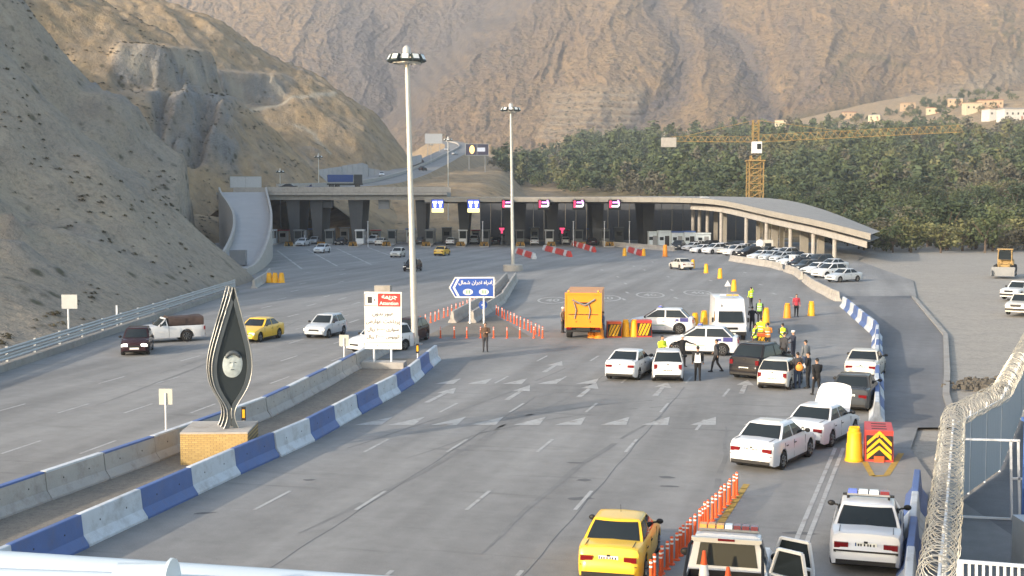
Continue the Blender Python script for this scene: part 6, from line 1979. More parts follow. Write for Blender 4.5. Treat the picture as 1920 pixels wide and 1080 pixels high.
for i in range(len(fpts) - 1):
    A, B = fpts[i], fpts[i + 1]
    d = (B - A); L_ = d.length; dn = d.normalized()
    n_ = max(1, int(round(L_ / 2.0)))
    for k in range(n_):
        q0, q1 = A + d * (k / n_), A + d * ((k + 1) / n_)
        if i != 0: sheet_panel(q0, q1, .08, 2.40, fn)
        m_ = MB(); m_.tube([(q0.x, q0.y, 0), (q0.x, q0.y, 2.6)], .035, 8); m_.build('fence_post', WHITEM, fn)
    m_ = MB(); m_.bar(A + Vector((0, 0, 2.42)), B + Vector((0, 0, 2.42)), .05); m_.build('top_rail', WHITEM, fn)
    # coil: irregular loops of flattened wire, two interleaved coils
    sx = dn.cross(Vector((0, 0, 1))).normalized()
    for c in range(2):
        turns = int(L_ / (.23 if c == 0 else .36))
        pts = []
        ph0 = rng.uniform(0, 6)
        for s_ in range(turns * 14 + 1):
            u = s_ / 14
            rr_ = (.33 if c == 0 else .26) * (1 + .05 * math.sin(u * 2.3 + c) + .03 * math.sin(u * 5.1))
            al = L_ * u / turns + .05 * math.sin(u * 1.7 + c * 2)
            an = 2 * math.pi * u * (1 if c == 0 else -1) + ph0
            pts.append(A + dn * (al + .05 * math.sin(an)) + sx * (rr_ * math.cos(an)) + Vector((0, 0, 2.68 + rr_ * math.sin(an) + .03 * math.sin(u * .9))))
        m_ = MB(); m_.tube(pts, .0075, 4, cap=False)
        for q in range(0, len(pts) - 1, 4):             # flat barbs lying along the wire
            v = pts[q]; w_ = (pts[q + 1] - v).normalized() * .03
            x_ = w_.orthogonal().normalized() * .014
            m_.face([v - w_, v + x_, v + w_, v - x_])
        m_.build('wire_coil', WIRE, fn)
# white steel gate frame and railing inside the compound
gt = thing('steel_gate', 'white steel gate frame standing inside the fenced compound', 'gate', (0, 0, 0))
pA, pB_, pC = G(1802, 960, 0), G(1898, 975, 0), G(1935, 975, 0)
Dg = pB_.y
def gp(px, py, D_=None): return P(px, py, D_ or Dg)
bars = [((1800, 823), (1912, 826)), ((1895, 826), (1897, 975)), ((1909, 826), (1912, 975)), ((1897, 897), (1930, 898)), ((1800, 968), (1935, 975))]
for a0, a1 in bars:
    m_ = MB(); m_.bar(gp(*a0), gp(*a1), .055); m_.build('gate_bar', WHITEM, gt)
for px in (1922, 1932, 1942):
    m_ = MB(); m_.bar(gp(px, 830), gp(px, 975), .03); m_.build('gate_bar', WHITEM, gt)
rl = thing('railing', 'white steel railing at the bottom right corner', 'railing', (0, 0, 0))
D_ = 20.0
m_ = MB(); m_.bar(P(1797, 1052, D_), P(1960, 1064, D_), .05); m_.build('top_rail', WHITEM, rl)
m_ = MB(); m_.bar(P(1797, 1112, D_), P(1960, 1124, D_), .05); m_.build('bottom_rail', WHITEM, rl)
for k in range(12):
    px = 1804 + 13.3 * k
    m_ = MB(); m_.bar(P(px, 1052 + k * .9, D_), P(px, 1112 + k * .9, D_), .034); m_.build('baluster', WHITEM, rl)
for px in (1799, 1958):
    q = P(px, 1052, D_); m_ = MB(); m_.bar((q.x, q.y, 0), q, .06); m_.build('rail_post', WHITEM, rl)
q = P(1915, 800, 34)
m_ = MB(); m_.box((0, 0, 1.55), (1.3, .16, 3.1)); m_.box((0, .0, 3.15), (1.4, .3, .1))
tag(m_.build('blue_door', CABB, None, None, (q.x + .75, q.y, 0)), 'blue metal door panel behind the white gate at the right edge', 'door panel')
m_ = MB(); m_.box((0, 0, .6), (1.2, .8, 1.2)); m_.box((0, -.42, .8), (.9, .04, .3))
q = G(1915, 1062)
tag(m_.build('grey_cabinet', STEEL, None, None, (q.x + .5, q.y, 0)), 'pale grey cabinet behind the white railing in the corner', 'cabinet')
# rubbish heap in the dirt lot
rr = random.Random(9); m_ = MB()
for k in range(220):
    px, py = rr.gauss(1845, 28), 722 + rr.gauss(0, 4.5)
    q = G(px, py); s_ = rr.uniform(.08, .32)
    m_.box((q.x, q.y, s_ * .3), (s_, s_ * rr.uniform(.5, 1), s_ * .8), rr.uniform(0, 3), 0, (rr.uniform(.3, .9), rr.uniform(.3, .9)))
tag(m_.build('rubble', mat('rubble_dark', (0.10, 0.09, 0.075), .95, var=.4)), 'low dark heap of rubble in the dirt lot beyond the razor wire', 'rubble', kind='stuff')
# kerb of the shoulder
m_ = MB()
for (a0, a1) in zip(Rr[:-1], Rr[1:]):
    m_.bar((*a0, .04), (*a1, .04), .3, .14)
tag(m_.build('kerb', CONCD), kind='structure')

# ------------------------------------------------------------------ gantry pipes below the camera
gy = thing('gantry', 'white steel pipe gantry crossing the bottom left corner below the camera', 'gantry', (-13.0, 4.2, 0))
o_ = Vector((-13.0, 4.2, 0))
def gv(px, py, D_, dz): return P(px, py, D_) - o_ - Vector((0, 0, dz))
PIPE = mat('pipe_paint', (0.62, 0.68, 0.70), .4, var=.06, dirt=.12)
A, B = gv(-40, 1033, 4.2, .13), gv(760, 1085, 4.3, .13)
dv = (B - A)
m_ = MB(); m_.tube([A - dv * 6.5, A, B, B + dv * 3.0], .13, 24); m_.build('upper_pipe', PIPE, gy, 60)
A2, B2 = gv(-40, 1066, 4.02, .09), gv(300, 1078, 4.02, .09)
dv2 = B2 - A2
m_ = MB(); m_.tube([A2 - dv2 * 15, A2, B2, B2 + dv2 * 1.5], .09, 20); m_.build('lower_pipe', PIPE, gy, 60)
c0 = gv(262, 1066, 3.9, .085)
m_ = MB(); m_.tube([c0 + Vector((-.07, 0, 0)), c0 + Vector((.09, .0, 0))], .10, 18); m_.tube([c0 + Vector((.09, 0, 0)), c0 + Vector((.10, 0, 0))], .115, 18); m_.tube([c0 + Vector((-.02, 0, -.1)), c0 + Vector((-.02, .0, -.9))], .05, 12); m_.build('clamp', PIPE, gy, 50)
m_ = MB(); m_.tube([(0, 0, 0), (0, 0, 8.6)], .22, 16); m_.build('column', PIPE, gy, 60)
m_ = MB(); m_.box((0, 0, .2), (1.0, 1.0, .4)); m_.build('column_base', CONC, gy)
# an added board, unseen left of the camera, that shades the right lanes
sg = thing('shade_board', 'unseen board on tall posts, added to shade the bottom right lanes', 'sign', (-16.5, 6.2, 0))
m_ = MB(); m_.box((0, 0, 11.6), (11.0, .25, 3.2)); m_.build('board', SIGNB, sg)
for x in (-4.6, 4.6):
    m_ = MB(); m_.tube([(x, .3, 0), (x, .3, 13.0)], .2, 12); m_.build('post', PIPE, sg)
a = G(1364, 556)
t = thing('warning_triangle', 'small white warning triangle on a stick beside the barrel behind the van', 'sign', a)
m_ = MB(); m_.tube([(0, 0, 0), (0, 0, 1.0)], .02, 6); m_.build('stick', GREYM, t)
slab2([(-.3, .95), (.3, .95), (0, 1.5)], -.02, .0, WHITEM, 'triangle', t)
# ------------------------------------------------------------------ people
SKIN = mat('skin', (0.42, 0.25, 0.17), .6)
HAIR = mat('hair', (0.015, 0.012, 0.010), .6)
CL = {k: mat('cloth_' + k, c, .9, var=.15, scale=6, bump=.3, bscale=14) for k, c in dict(black=(.016, .016, .018), navy=(.025, .03, .05), grey=(.17, .18, .19), dark=(.045, .045, .05), hivis=(.55, .80, .03), green=(.28, .62, .10), orange=(.85, .30, .06), white=(.68, .68, .68), red=(.36, .04, .06), blue=(.14, .17, .26), jeans=(.05, .07, .12), yellow=(.68, .80, .05), brown=(.10, .06, .04)).items()}
PEOPLE = []
def seg(b, p, q, r0, r1, n=10):
    p, q = Vector(p), Vector(q)
    b.tube([p, p.lerp(q, .35), p.lerp(q, .7), q], [r0, r0 * .72 + r1 * .35, r0 * .3 + r1 * .72, r1], n)
    b.sphere(p, r0 * .98, 8); b.sphere(q, r1 * .98, 8)
POSES = {  # right elbow, right wrist, left elbow, left wrist, right knee, right ankle, left knee, left ankle
 'stand': [(.25, -.03, 1.16), (.26, .05, .93), (-.25, -.03, 1.16), (-.26, .05, .93), (.10, .02, .50), (.11, -.01, .08), (-.10, .02, .50), (-.11, -.01, .08)],
 'akimbo': [(.42, -.06, 1.20), (.22, .06, 1.02), (-.42, -.06, 1.20), (-.22, .06, 1.02), (.13, .02, .50), (.17, -.01, .08), (-.13, .02, .50), (-.17, -.01, .08)],
 'point': [(.34, .20, 1.52), (.44, .44, 1.66), (-.27, -.03, 1.16), (-.27, .08, .95), (.11, .03, .50), (.13, -.02, .08), (-.11, .0, .50), (-.13, -.04, .08)],
 'fold': [(.27, .03, 1.17), (-.04, .22, 1.20), (-.27, .03, 1.17), (.04, .20, 1.14), (.10, .02, .50), (.11, -.01, .08), (-.10, .02, .50), (-.12, -.01, .08)],
 'back': [(.27, -.10, 1.18), (.06, -.18, 1.0), (-.27, -.10, 1.18), (-.06, -.18, 1.0), (.10, .02, .50), (.12, -.01, .08), (-.10, .02, .50), (-.12, -.01, .08)],
 'walk': [(.25, .10, 1.18), (.25, .26, 1.02), (-.26, -.14, 1.17), (-.25, -.16, .93), (.09, -.02, .50), (.09, -.30, .12), (-.09, .16, .52), (-.09, .24, .08)],
 'reach': [(.30, .16, 1.22), (.30, .42, 1.20), (-.28, .10, 1.17), (-.22, .30, 1.12), (.11, .03, .50), (.13, -.02, .08), (-.11, .02, .50), (-.13, -.04, .08)],
 'spread': [(.44, .05, 1.30), (.66, .12, 1.22), (-.44, .05, 1.30), (-.66, .10, 1.24), (.13, .02, .50), (.16, -.01, .08), (-.13, .02, .50), (-.16, -.01, .08)],
}
def person(px, py, h, label, top, trousers, pose='stand', vest=None, cap=None, H=1.74, bulk=1.05, sleeves=None, stripe=None):
    re, rw, le, lw, rk, ra, lk, la = [Vector(v) for v in POSES[pose]]
    b = MB()
    rings = []
    for z, rx, ry in ((.82, .13, .10), (.88, .165, .118), (.97, .165, .118), (1.08, .155, .108), (1.20, .165, .115), (1.32, .190, .122), (1.41, .190, .108), (1.46, .14, .085), (1.50, .07, .06)):
        k = bulk if z > .9 else 1
        rings.append([(rx * k * math.copysign(abs(math.cos(t)) ** .85, math.cos(t)), ry * k * math.sin(t), z) for t in [2 * math.pi * i / 16 for i in range(16)]])
    b.loft(rings)
    b.tube([(0, 0, 1.46), (0, .01, 1.58)], .055, 10)
    b.sphere((0, .015, 1.645), (.076, .095, .115), 12)
    b.sphere((0, .03, 1.585), (.055, .07, .06), 10)                     # jaw
    b.sphere((0, .112, 1.632), (.014, .022, .026), 6)                   # nose
    for s_ in (-1, 1): b.sphere((s_ * .078, .01, 1.64), (.012, .022, .032), 6)
    sh = .2 * bulk
    for s_, e_, w_ in ((1, re, rw), (-1, le, lw)):
        S_ = (s_ * sh, 0, 1.41)
        seg(b, S_, e_, .060 * bulk, .046 * bulk); seg(b, e_, w_, .045 * bulk, .031)
        d = (w_ - e_).normalized()
        seg(b, w_, w_ + d * .09, .030, .036, 8)
    for s_, k_, a_ in ((1, rk, ra), (-1, lk, la)):
        seg(b, (s_ * .088, 0, .90), k_, .098, .064); seg(b, k_, a_, .066, .046)
        seg(b, a_ + Vector((0, -.05, -.03)), a_ + Vector((s_ * .03, .16, -.045)), .042, .036, 8)
    me = bpy.data.meshes.new('person_shape'); me.from_pydata(b.v, [], b.f)
    o = link('person', me, None, None)
    md = o.modifiers.new('skin', 'REMESH'); md.mode = 'VOXEL'; md.voxel_size = .021; md.use_smooth_shade = True
    sm = o.modifiers.new('soft', 'SMOOTH'); sm.iterations = 3; sm.factor = .5
    o.location = G(px, py); o.rotation_euler = (0, 0, -R(h)); k = H / 1.76; o.scale = (k, k, k)
    tag(o, label, 'person')
    PEOPLE.append((o, dict(top=top, trousers=trousers, vest=vest, cap=cap, sleeves=sleeves or top, j=(re, rw, le, lw, rk, ra, lk, la), stripe=stripe, sh=sh)))
    return o
person(910, 660, 178, 'person in dark clothes standing alone before the gore of orange posts', 'brown', 'dark', 'fold')
person(1055, 624, 120, 'person in a grey jacket standing left of the orange truck', 'grey', 'dark', 'stand', cap='white')
person(1130, 634, 250, 'person in a blue-grey shirt leaning at the right corner of the orange truck', 'blue', 'jeans', 'reach')
person(1241, 690, 140, 'person in a bright yellow jacket behind the small white hatchback', 'yellow', 'dark', 'fold', bulk=1.2)
person(1279, 688, 160, 'officer in black with arms spread, white cap, before the crossways police car', 'black', 'black', 'spread', cap='white')
person(1308, 714, 10, 'person in a black top with a white pack on the back, seen from behind', 'black', 'black', 'stand', bulk=1.15)
person(1343, 698, 300, 'person in dark grey standing alone left of the black off-road car', 'dark', 'black', 'walk')
person(1408, 578, 330, 'person in a bright waistcoat pointing with a raised arm beyond the van', 'hivis', 'dark', 'point', vest='hivis', sleeves='hivis')
person(1424, 606, 200, 'person in a green waistcoat beside the rear of the van', 'dark', 'black', 'stand', vest='green')
person(1410, 622, 20, 'person all in black close to the side of the van', 'black', 'black', 'reach')
person(1415, 662, 80, 'person in a bright waistcoat next to the orange cushion, nearest the van', 'dark', 'dark', 'back', vest='hivis')
person(1426, 650, 30, 'taller person in a bright yellow waistcoat in the middle of the group', 'hivis', 'dark', 'stand', vest='hivis', H=1.8)
person(1439, 660, 350, 'person in an orange waistcoat behind the orange cushion', 'orange', 'dark', 'fold', vest='orange')
person(1467, 661, 355, 'person in a bright waistcoat standing apart with hands at the back', 'dark', 'black', 'back', vest='hivis')
person(1487, 678, 255, 'officer in dark uniform with a white cap gesturing', 'navy', 'navy', 'reach', cap='white')
person(1470, 682, 60, 'person in dark clothes half hidden beside the black off-road car', 'dark', 'black', 'stand')
person(1452, 704, 300, 'person in a pale striped shirt beside the black off-road car', 'grey', 'dark', 'stand')
person(1495, 728, 350, 'person in a dark jacket carrying an orange bag', 'dark', 'jeans', 'stand')
person(1515, 728, 300, 'person in black with a white bundle under the arm', 'black', 'black', 'fold', bulk=1.1)
person(1531, 742, 350, 'person in black at the right end of the group', 'black', 'black', 'walk')
person(1493, 594, 185, 'person in a red waistcoat walking alone between two barrels', 'red', 'black', 'stand')
person(1510, 700, 330, 'person in grey standing behind the one in black', 'grey', 'jeans', 'stand')
bpy.context.view_layer.update()
dg = bpy.context.evaluated_depsgraph_get()
def d_seg(P_, a, c):
    a, c = np.array(a), np.array(c); d = c - a
    t = np.clip(((P_ - a) @ d) / (d @ d), 0, 1)
    return np.linalg.norm(P_ - a - t[:, None] * d, axis=1)
for o, q in PEOPLE:
    me = bpy.data.meshes.new_from_object(o.evaluated_get(dg), preserve_all_data_layers=False, depsgraph=dg)
    old = o.data
    o.modifiers.clear()
    re, rw, le, lw, rk, ra, lk, la = q['j']
    # fingers: four unequal, bent, and a thumb from the side of the palm
    fb = MB()
    for s_, e_, w_ in ((1, re, rw), (-1, le, lw)):
        d = (w_ - e_).normalized(); side = d.cross(Vector((0, 1, 0)))
        side = side.normalized() if side.length > .1 else Vector((1, 0, 0))
        cur = d.cross(side).normalized(); cur = cur if cur.y > 0 else -cur
        root = w_ + d * .075
        for i, L_ in enumerate((.060, .072, .068, .052)):
            p0 = root + side * ((i - 1.5) * .017)
            fb.tube([p0, p0 + d * L_ * .5 + cur * .006, p0 + d * L_ * .8 + cur * .026], [.010, .009, .007], 5)
        p0 = w_ + d * .03 + side * .026 * s_
        fb.tube([p0, p0 + side * .022 * s_ + d * .03, p0 + side * .026 * s_ + d * .055 + cur * .012], [.011, .010, .008], 5)
    n0 = len(me.polygons)
    co = np.empty(len(me.vertices) * 3); me.vertices.foreach_get('co', co); co = co.reshape(-1, 3)
    fc = np.array([p.vertices[:] for p in me.polygons if len(p.vertices) == 4])
    faces = [tuple(p.vertices) for p in me.polygons]
    V_ = [tuple(v) for v in co] + fb.v
    F_ = faces + [tuple(i + len(co) for i in f) for f in fb.f]
    me2 = bpy.data.meshes.new('person'); me2.from_pydata(V_, [], F_)
    cen = np.array([np.mean([V_[i] for i in f], axis=0) for f in F_])
    bones = [((0, 0, .95), (0, 0, 1.42)), ((0, 0, 1.53), (0, .01, 1.70)), ((q['sh'], 0, 1.41), re), (re, rw), (rw, rw + (rw - re).normalized() * .14), ((-q['sh'], 0, 1.41), le), (le, lw), (lw, lw + (lw - le).normalized() * .14), ((.088, 0, .86), rk), (rk, ra), ((-.088, 0, .86), lk), (lk, la), (ra, ra + Vector((0, .14, -.05))), (la, la + Vector((0, .14, -.05)))]
    rad = np.array([.15, .09, .05, .04, .03, .05, .04, .03, .085, .055, .085, .055, .045, .045])
    ds = np.stack([d_seg(cen, a, c) for a, c in bones], 1) - rad
    nb_ = ds.argmin(1)
    names = ['top', 'sleeve', 'trousers', 'skin', 'shoe', 'vest', 'band']
    mats_ = [CL[q['top']], CL[q['sleeves']], CL[q['trousers']], SKIN, BLACK, CL[q['vest'] or q['top']], REFL]
    mi = np.zeros(len(cen), int)
    mi[np.isin(nb_, (2, 3, 5, 6))] = 1
    mi[np.isin(nb_, (8, 9, 10, 11))] = 2
    mi[np.isin(nb_, (1, 4, 7))] = 3
    mi[np.isin(nb_, (12, 13))] = 4
    tor = nb_ == 0
    mi[tor & (cen[:, 2] < .90)] = 2
    mi[tor & (cen[:, 2] > 1.50)] = 3
    if q['vest']:
        mi[tor & (cen[:, 2] >= .90) & (cen[:, 2] <= 1.49)] = 5
        z = cen[:, 2]
        mi[tor & (((z > 1.04) & (z < 1.09)) | ((z > 1.20) & (z < 1.25)))] = 6
    mi[len(faces):] = 3
    for m_ in mats_: me2.materials.append(m_)
    me2.polygons.foreach_set('material_index', mi.astype(np.int32))
    me2.polygons.foreach_set('use_smooth', np.ones(len(F_), bool))
    me2.update()
    o.data = me2
    bpy.data.meshes.remove(me); bpy.data.meshes.remove(old)
    if q['cap']:
        b = MB(); b.lathe([(.088, 1.66), (.096, 1.69), (.115, 1.735), (.105, 1.76), (.03, 1.775)], 14, (0, .01, 0)); b.face([(-.07, .08, 1.675), (.07, .08, 1.675), (.05, .155, 1.655), (-.05, .155, 1.655)]); b.build('cap', CL[q['cap']], o, 50)
    else:
        b = MB(); b.sphere((0, .0, 1.675), (.083, .098, .098), 10); b.v = [(x, min(y, .075 + .25 * (z - 1.66)), max(z, 1.60 if y < .0 else 1.675)) for x, y, z in b.v]; b.build('hair', HAIR, o, 60)
    for s_ in (-1, 1):
        b = MB(); b.sphere((s_ * .032, .098, 1.655), (.013, .010, .008), 6); b.build('eye', BLACK, o)
# things people carry
f_, r_ = hvec(350)
p = G(1495, 728) - f_ * .22
b = MB(); b.sphere((0, 0, 1.02), (.19, .12, .17), 12); b.tube([(-.10, 0, 1.17), (-.04, 0, 1.27), (.04, 0, 1.27), (.10, 0, 1.17)], .012, 6); tag(b.build('shoulder_bag', CL['orange'], None, 60, p), 'round orange bag carried by the person in the dark jacket', 'bag')
f_, r_ = hvec(10)
p = G(1308, 714) - f_ * .20
b = MB(); b.box((0, 0, 1.13), (.32, .16, .38), 0, 0, (.85, .8)); b.box((-.10, .06, 1.36), (.05, .12, .05)); b.box((.10, .06, 1.36), (.05, .12, .05)); tag(b.build('backpack', CL['white'], None, None, p, -R(10)), 'white pack on the back of the person in black', 'backpack')
p = G(1515, 728) + Vector((-.22, -.05, 0))
b = MB(); b.sphere((0, 0, 1.05), (.10, .16, .13), 10); b.tube([(0, -.1, 1.12), (0, 0, 1.22), (0, .1, 1.12)], .012, 6); tag(b.build('bundle', CL['white'], None, 60, p), 'white bundle under the arm of the person in black', 'bundle')
# ------------------------------------------------------------------ trees
def leaf_mat(name, a, c):
    m = bpy.data.materials.new(name); m.use_nodes = True
    n, l = m.node_tree.nodes, m.node_tree.links
    b = n['Principled BSDF']; b.inputs['Roughness'].default_value = .75; b.inputs['Specular IOR Level'].default_value = .15
    ge = n.new('ShaderNodeNewGeometry'); no = n.new('ShaderNodeTexNoise'); no.inputs['Scale'].default_value = .35; no.inputs['Detail'].default_value = 4
    l.new(ge.outputs['Position'], no.inputs['Vector'])
    big = n.new('ShaderNodeTexNoise'); big.inputs['Scale'].default_value = .045; big.inputs['Detail'].default_value = 2
    l.new(ge.outputs['Position'], big.inputs['Vector'])
    oi = n.new('ShaderNodeObjectInfo')
    ad = n.new('ShaderNodeMath'); ad.operation = 'ADD'
    l.new(big.outputs['Fac'], ad.inputs[0])
    mu_ = n.new('ShaderNodeMath'); mu_.operation = 'MULTIPLY_ADD'; mu_.inputs[1].default_value = .5; mu_.inputs[2].default_value = -.25
    l.new(oi.outputs['Random'], mu_.inputs[0]); l.new(mu_.outputs[0], ad.inputs[1])
    mx = n.new('ShaderNodeMix'); mx.data_type = 'RGBA'; mx.inputs[6].default_value = (*a, 1); mx.inputs[7].default_value = (*c, 1)
    rp = n.new('ShaderNodeMapRange'); rp.inputs[1].default_value, rp.inputs[2].default_value = .3, .7
    l.new(ad.outputs[0], rp.inputs[0]); l.new(rp.outputs[0], mx.inputs[0])
    m2 = n.new('ShaderNodeMix'); m2.data_type = 'RGBA'; m2.blend_type = 'MULTIPLY'; m2.inputs[0].default_value = 1
    r2 = n.new('ShaderNodeMapRange'); r2.inputs[1].default_value, r2.inputs[2].default_value, r2.inputs[3].default_value, r2.inputs[4].default_value = .3, .7, .65, 1.35
    l.new(no.outputs['Fac'], r2.inputs[0]); l.new(mx.outputs[2], m2.inputs[6]); l.new(r2.outputs[0], m2.inputs[7])
    l.new(m2.outputs[2], b.inputs['Base Color'])
    return m
LEAF = [leaf_mat('leaf_green', (0.052, 0.072, 0.034), (0.086, 0.108, 0.050)), leaf_mat('leaf_dark', (0.039, 0.057, 0.032), (0.061, 0.082, 0.045)), leaf_mat('leaf_yellow', (0.099, 0.111, 0.048), (0.138, 0.140, 0.065)), leaf_mat('leaf_grey', (0.090, 0.088, 0.065), (0.114, 0.108, 0.075))]
BARK = mat('bark', (0.10, 0.075, 0.055), .95)
def crown_arrays(seed, n, size, lobes, poplar=False):
    r_ = np.random.default_rng(seed)
    C = []
    for _ in range(lobes):
        a = r_.uniform(0, 2 * math.pi); rad = r_.uniform(.05, .30) * (0.45 if poplar else 1)
        C.append((rad * math.cos(a), rad * math.sin(a), r_.uniform(.26, .86), r_.uniform(.13, .22) * (.7 if poplar else 1), r_.uniform(.12, .20) * (1.3 if poplar else 1)))
    C = np.array(C)
    k = r_.integers(0, lobes, n)
    d = r_.normal(size=(n, 3)); d /= np.linalg.norm(d, axis=1)[:, None]
    rr_ = r_.uniform(.45, 1.08, n) ** .6
    ctr = C[k, :3] + d * rr_[:, None] * np.stack([C[k, 3], C[k, 3], C[k, 4]], 1)
    nrm = d * .6 + r_.normal(size=(n, 3)) * .5; nrm /= np.linalg.norm(nrm, axis=1)[:, None]
    t1 = np.cross(nrm, r_.normal(size=(n, 3))); t1 /= np.linalg.norm(t1, axis=1)[:, None]
    t2 = np.cross(nrm, t1)
    s_ = size * r_.uniform(.6, 1.4, (n, 1))
    q = np.stack([ctr - t1 * s_, ctr - t2 * s_ * .55 + t1 * s_ * .1, ctr + t1 * s_, ctr + t2 * s_ * .55 - t1 * s_ * .1], 1)
    return q.reshape(-1, 3)
def quads_mesh(name, V_, material):
    n = len(V_) // 4
    me = bpy.data.meshes.new(name)
    me.vertices.add(len(V_)); me.vertices.foreach_set('co', V_.ravel())
    me.loops.add(n * 4); me.loops.foreach_set('vertex_index', np.arange(n * 4, dtype=np.int32))
    me.polygons.add(n); me.polygons.foreach_set('loop_start', np.arange(0, n * 4, 4, dtype=np.int32))
    me.update(calc_edges=True)
    if isinstance(material, (list, tuple)):
        for m_ in material: me.materials.append(m_)
    else: me.materials.append(material)
    return me
kinds = []
for k in range(9):
    li = (0, 1, 0, 2, 0, 1, 3, 0, 2)[k]
    cm = quads_mesh('crown', crown_arrays(40 + k, 640, .036, 11, k in (1, 5)), LEAF[li])
    tb = MB()
    rr = random.Random(k)
    tb.tube([(0, 0, -.06), (.005, 0, .2), (.0, .01, .45)], [.028, .02, .012], 7)
    for i in range(5):
        a = 2 * math.pi * i / 5 + rr.uniform(-.4, .4)
        tb.tube([(0, 0, rr.uniform(.22, .40)), (.10 * math.cos(a), .10 * math.sin(a), .48), (.22 * math.cos(a), .22 * math.sin(a), rr.uniform(.58, .72))], [.012, .008, .004], 5)
    kinds.append((cm, tb.data('trunk', BARK, 50), li))
low = [crown_arrays(80 + k, 190, .060, 8, k % 4 == 1) for k in range(8)]
tr = np.random.default_rng(21)
cand = []
def wood_ok(px, x, D_):
    if D_ < 276 and px < 1500: return False
    if D_ < 276 - 0.45 * (px - 1500) and px < 1650: return False
    if px < 925: return False
    if px < 1010 and D_ < 390 - 0.6 * (px - 925): return False
    if px < 1100 and D_ < 310: return False
    if D_ < 212: return False
    if D_ > 600 + 2.0 * (px - 925) and px < 1000: return False
    if D_ > 880 and px < 1560: return False
    if px > 1560 and D_ > 880 - 0.55 * (px - 1560): return False
    return True
D_ = 205.0
while D_ < 900:
    sp = 4.8 + (D_ - 205) * .0095
    x = -20.0
    while x < 460:
        xx, dd = x + tr.uniform(-.45, .45) * sp, D_ + tr.uniform(-.45, .45) * sp
        px = CX + FPX * xx / dd
        if px < 2010 and wood_ok(px, xx, dd) and not (1280 < px < 1520 and 284 < dd < 292):
            if not (perlin(np.array([xx / 34.0]), np.array([dd / 34.0]))[0] > .62):
                cand.append((dd, xx))
        x += sp
    D_ += sp
cand.sort()
zg = ground_z(np.array([c[1] for c in cand]), np.array([c[0] for c in cand]))
NIND = 300
near_i = [i for i, c in enumerate(cand)][:NIND]
WH = ['bushy green tree', 'dark narrow tree', 'yellowing tree', 'bare greyish tree']
def where(px):
    for lim, w_ in ((1100, 'behind the toll canopy'), (1230, 'behind the dark wall and cabins'), (1330, 'left of the crane counterweight'), (1400, 'just left of the crane tower'), (1470, 'just right of the crane tower'), (1560, 'behind the dipping roof wing'), (1660, 'past the roof wing'), (1760, 'under the crane jib tip'), (1860, 'left of the yellow loader'), (3000, 'behind the yellow loader')):
        if px < lim: return w_
for i in near_i:
    dd, xx = cand[i]
    zone_n = perlin(np.array([xx / 60.0 + 7]), np.array([dd / 60.0]))[0]
    k = int(tr.integers(0, 9))
    cm, tm, li = kinds[k]
    hh = tr.uniform(3.8, 8.6) * (1.25 if li == 1 else 1)
    t = thing('tree', '%s %s, %s row of the wood, %s' % ('tall' if hh > 7.4 else 'low' if hh < 5.2 else 'medium', WH[li], 'front' if dd < 285 else 'second' if dd < 312 else 'third', where(CX + FPX * xx / dd)), 'tree', (xx, dd, zg[i]), tr.uniform(0, 6.28), 'trees of the near wood edge')
    w_ = hh * tr.uniform(1.0, 1.45) * (1 if li == 1 else 1.1)
    t.scale = (w_, w_, hh)
    link('crown', cm, t); link('trunk', tm, t)
V_, M_i = [], []
for i in range(NIND, len(cand)):
    dd, xx = cand[i]
    k = int(tr.integers(0, 8)); hh = (4.5 + 7.5 * tr.uniform() ** 1.6) * (1 + .25 * sstep(400, 900, dd)) * (1.25 if k % 4 == 1 else 1); w_ = hh * tr.uniform(.95, 1.55)
    a = tr.uniform(0, 6.28); ca, sa = math.cos(a), math.sin(a)
    v = low[k] * np.array([w_, w_, hh])
    V_.append(np.stack([v[:, 0] * ca - v[:, 1] * sa + xx, v[:, 0] * sa + v[:, 1] * ca + dd, v[:, 2] + zg[i] - .4], 1))
    zn = perlin(np.array([xx / 70.0 + 3]), np.array([dd / 70.0]))[0] + tr.uniform(-.3, .3)
    M_i.append(np.full(len(v) // 4, 2 if zn > .42 else 3 if zn < -.45 else 1 if tr.uniform() < .45 else 0))
me = quads_mesh('forest', np.concatenate(V_), LEAF)
me.polygons.foreach_set('material_index', np.concatenate(M_i).astype(np.int32))
fo_ = link('forest', me)
tag(fo_, 'deep mixed wood covering the valley floor behind the near trees', 'forest', kind='stuff')
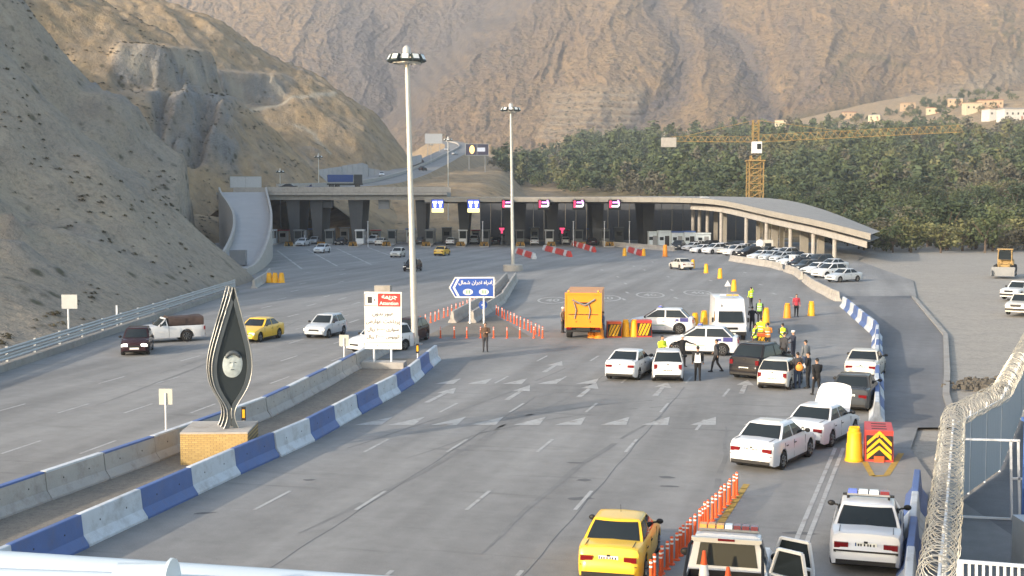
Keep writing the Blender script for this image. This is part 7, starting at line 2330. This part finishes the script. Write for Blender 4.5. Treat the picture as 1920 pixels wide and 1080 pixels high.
# scattered trees and orchards at the foot of the mountain, and scrub on the slopes
V_, M_i = [], []
sr = np.random.default_rng(33)
for _ in range(950):
    px, py = sr.choice([0, 1, 2]), 0
    if sr.uniform() < .6: px, py, D2 = sr.uniform(1480, 1920), 0, sr.uniform(640, 1000)
    else: px, py, D2 = sr.uniform(880, 1500), 0, sr.uniform(880, 1050)
    xx = (px - CX) / FPX * D2
    if perlin(np.array([xx / 45.0]), np.array([D2 / 45.0 + 5]))[0] < .05: continue
    z0 = float(ground_z(np.array(xx), np.array(D2)))
    hh = sr.uniform(3.5, 8); k = int(sr.integers(0, 8))
    V_.append(low[k] * np.array([hh * 1.2, hh * 1.2, hh]) + np.array([xx, D2, z0 - .4])); M_i.append(np.full(len(low[k]) // 4, int(sr.choice([0, 1, 1, 2]))))
me = quads_mesh('foliage', np.concatenate(V_), LEAF); me.polygons.foreach_set('material_index', np.concatenate(M_i).astype(np.int32))
tag(link('orchard_foliage', me), 'scattered small trees on the upper fields below the mountain', 'foliage', kind='stuff')
V_ = []
bush = crown_arrays(99, 60, .10, 5)
bush[:, 2] = (bush[:, 2] - .3)
SCR = leaf_mat('scrub', (.060, .056, .038), (.10, .088, .055))
for _ in range(5200):
    yy_ = sr.uniform(62, 330); xx = foot(np.array(yy_)) - sr.uniform(1.5, 75)
    if perlin(np.array([xx / 16.0]), np.array([yy_ / 16.0]))[0] < -.05: continue
    z0 = float(ground_z(np.array(float(xx)), np.array(yy_)))
    hh = sr.uniform(.35, 1.0) * (1 + .4 * (yy_ > 200))
    V_.append(bush[: 4 * int(sr.integers(18, 34))] * hh * np.array([1.3, 1.3, .8]) + np.array([float(xx), yy_, z0]))
tag(link('scrub', quads_mesh('scrub', np.concatenate(V_), SCR)), 'low dry scrub dotted over the bare hillside', 'scrub', kind='stuff')

# ------------------------------------------------------------------ the air of the valley
hm = bpy.data.materials.new('haze_air')
hm.use_nodes = True
hn, hl = hm.node_tree.nodes, hm.node_tree.links
hn.remove(hn['Principled BSDF'])
pv = hn.new('ShaderNodeVolumePrincipled')
pv.inputs['Color'].default_value = (0.93, 0.95, 1.0, 1)
pv.inputs['Density'].default_value = 0.00023
pv.inputs['Anisotropy'].default_value = 0.25
hl.new(pv.outputs[0], hn['Material Output'].inputs['Volume'])
hz = MB()
hz.box((0, 1230, 154), (3400, 2760, 312))
haze = tag(hz.build('haze', hm), 'pale haze filling the valley', 'haze', kind='stuff')
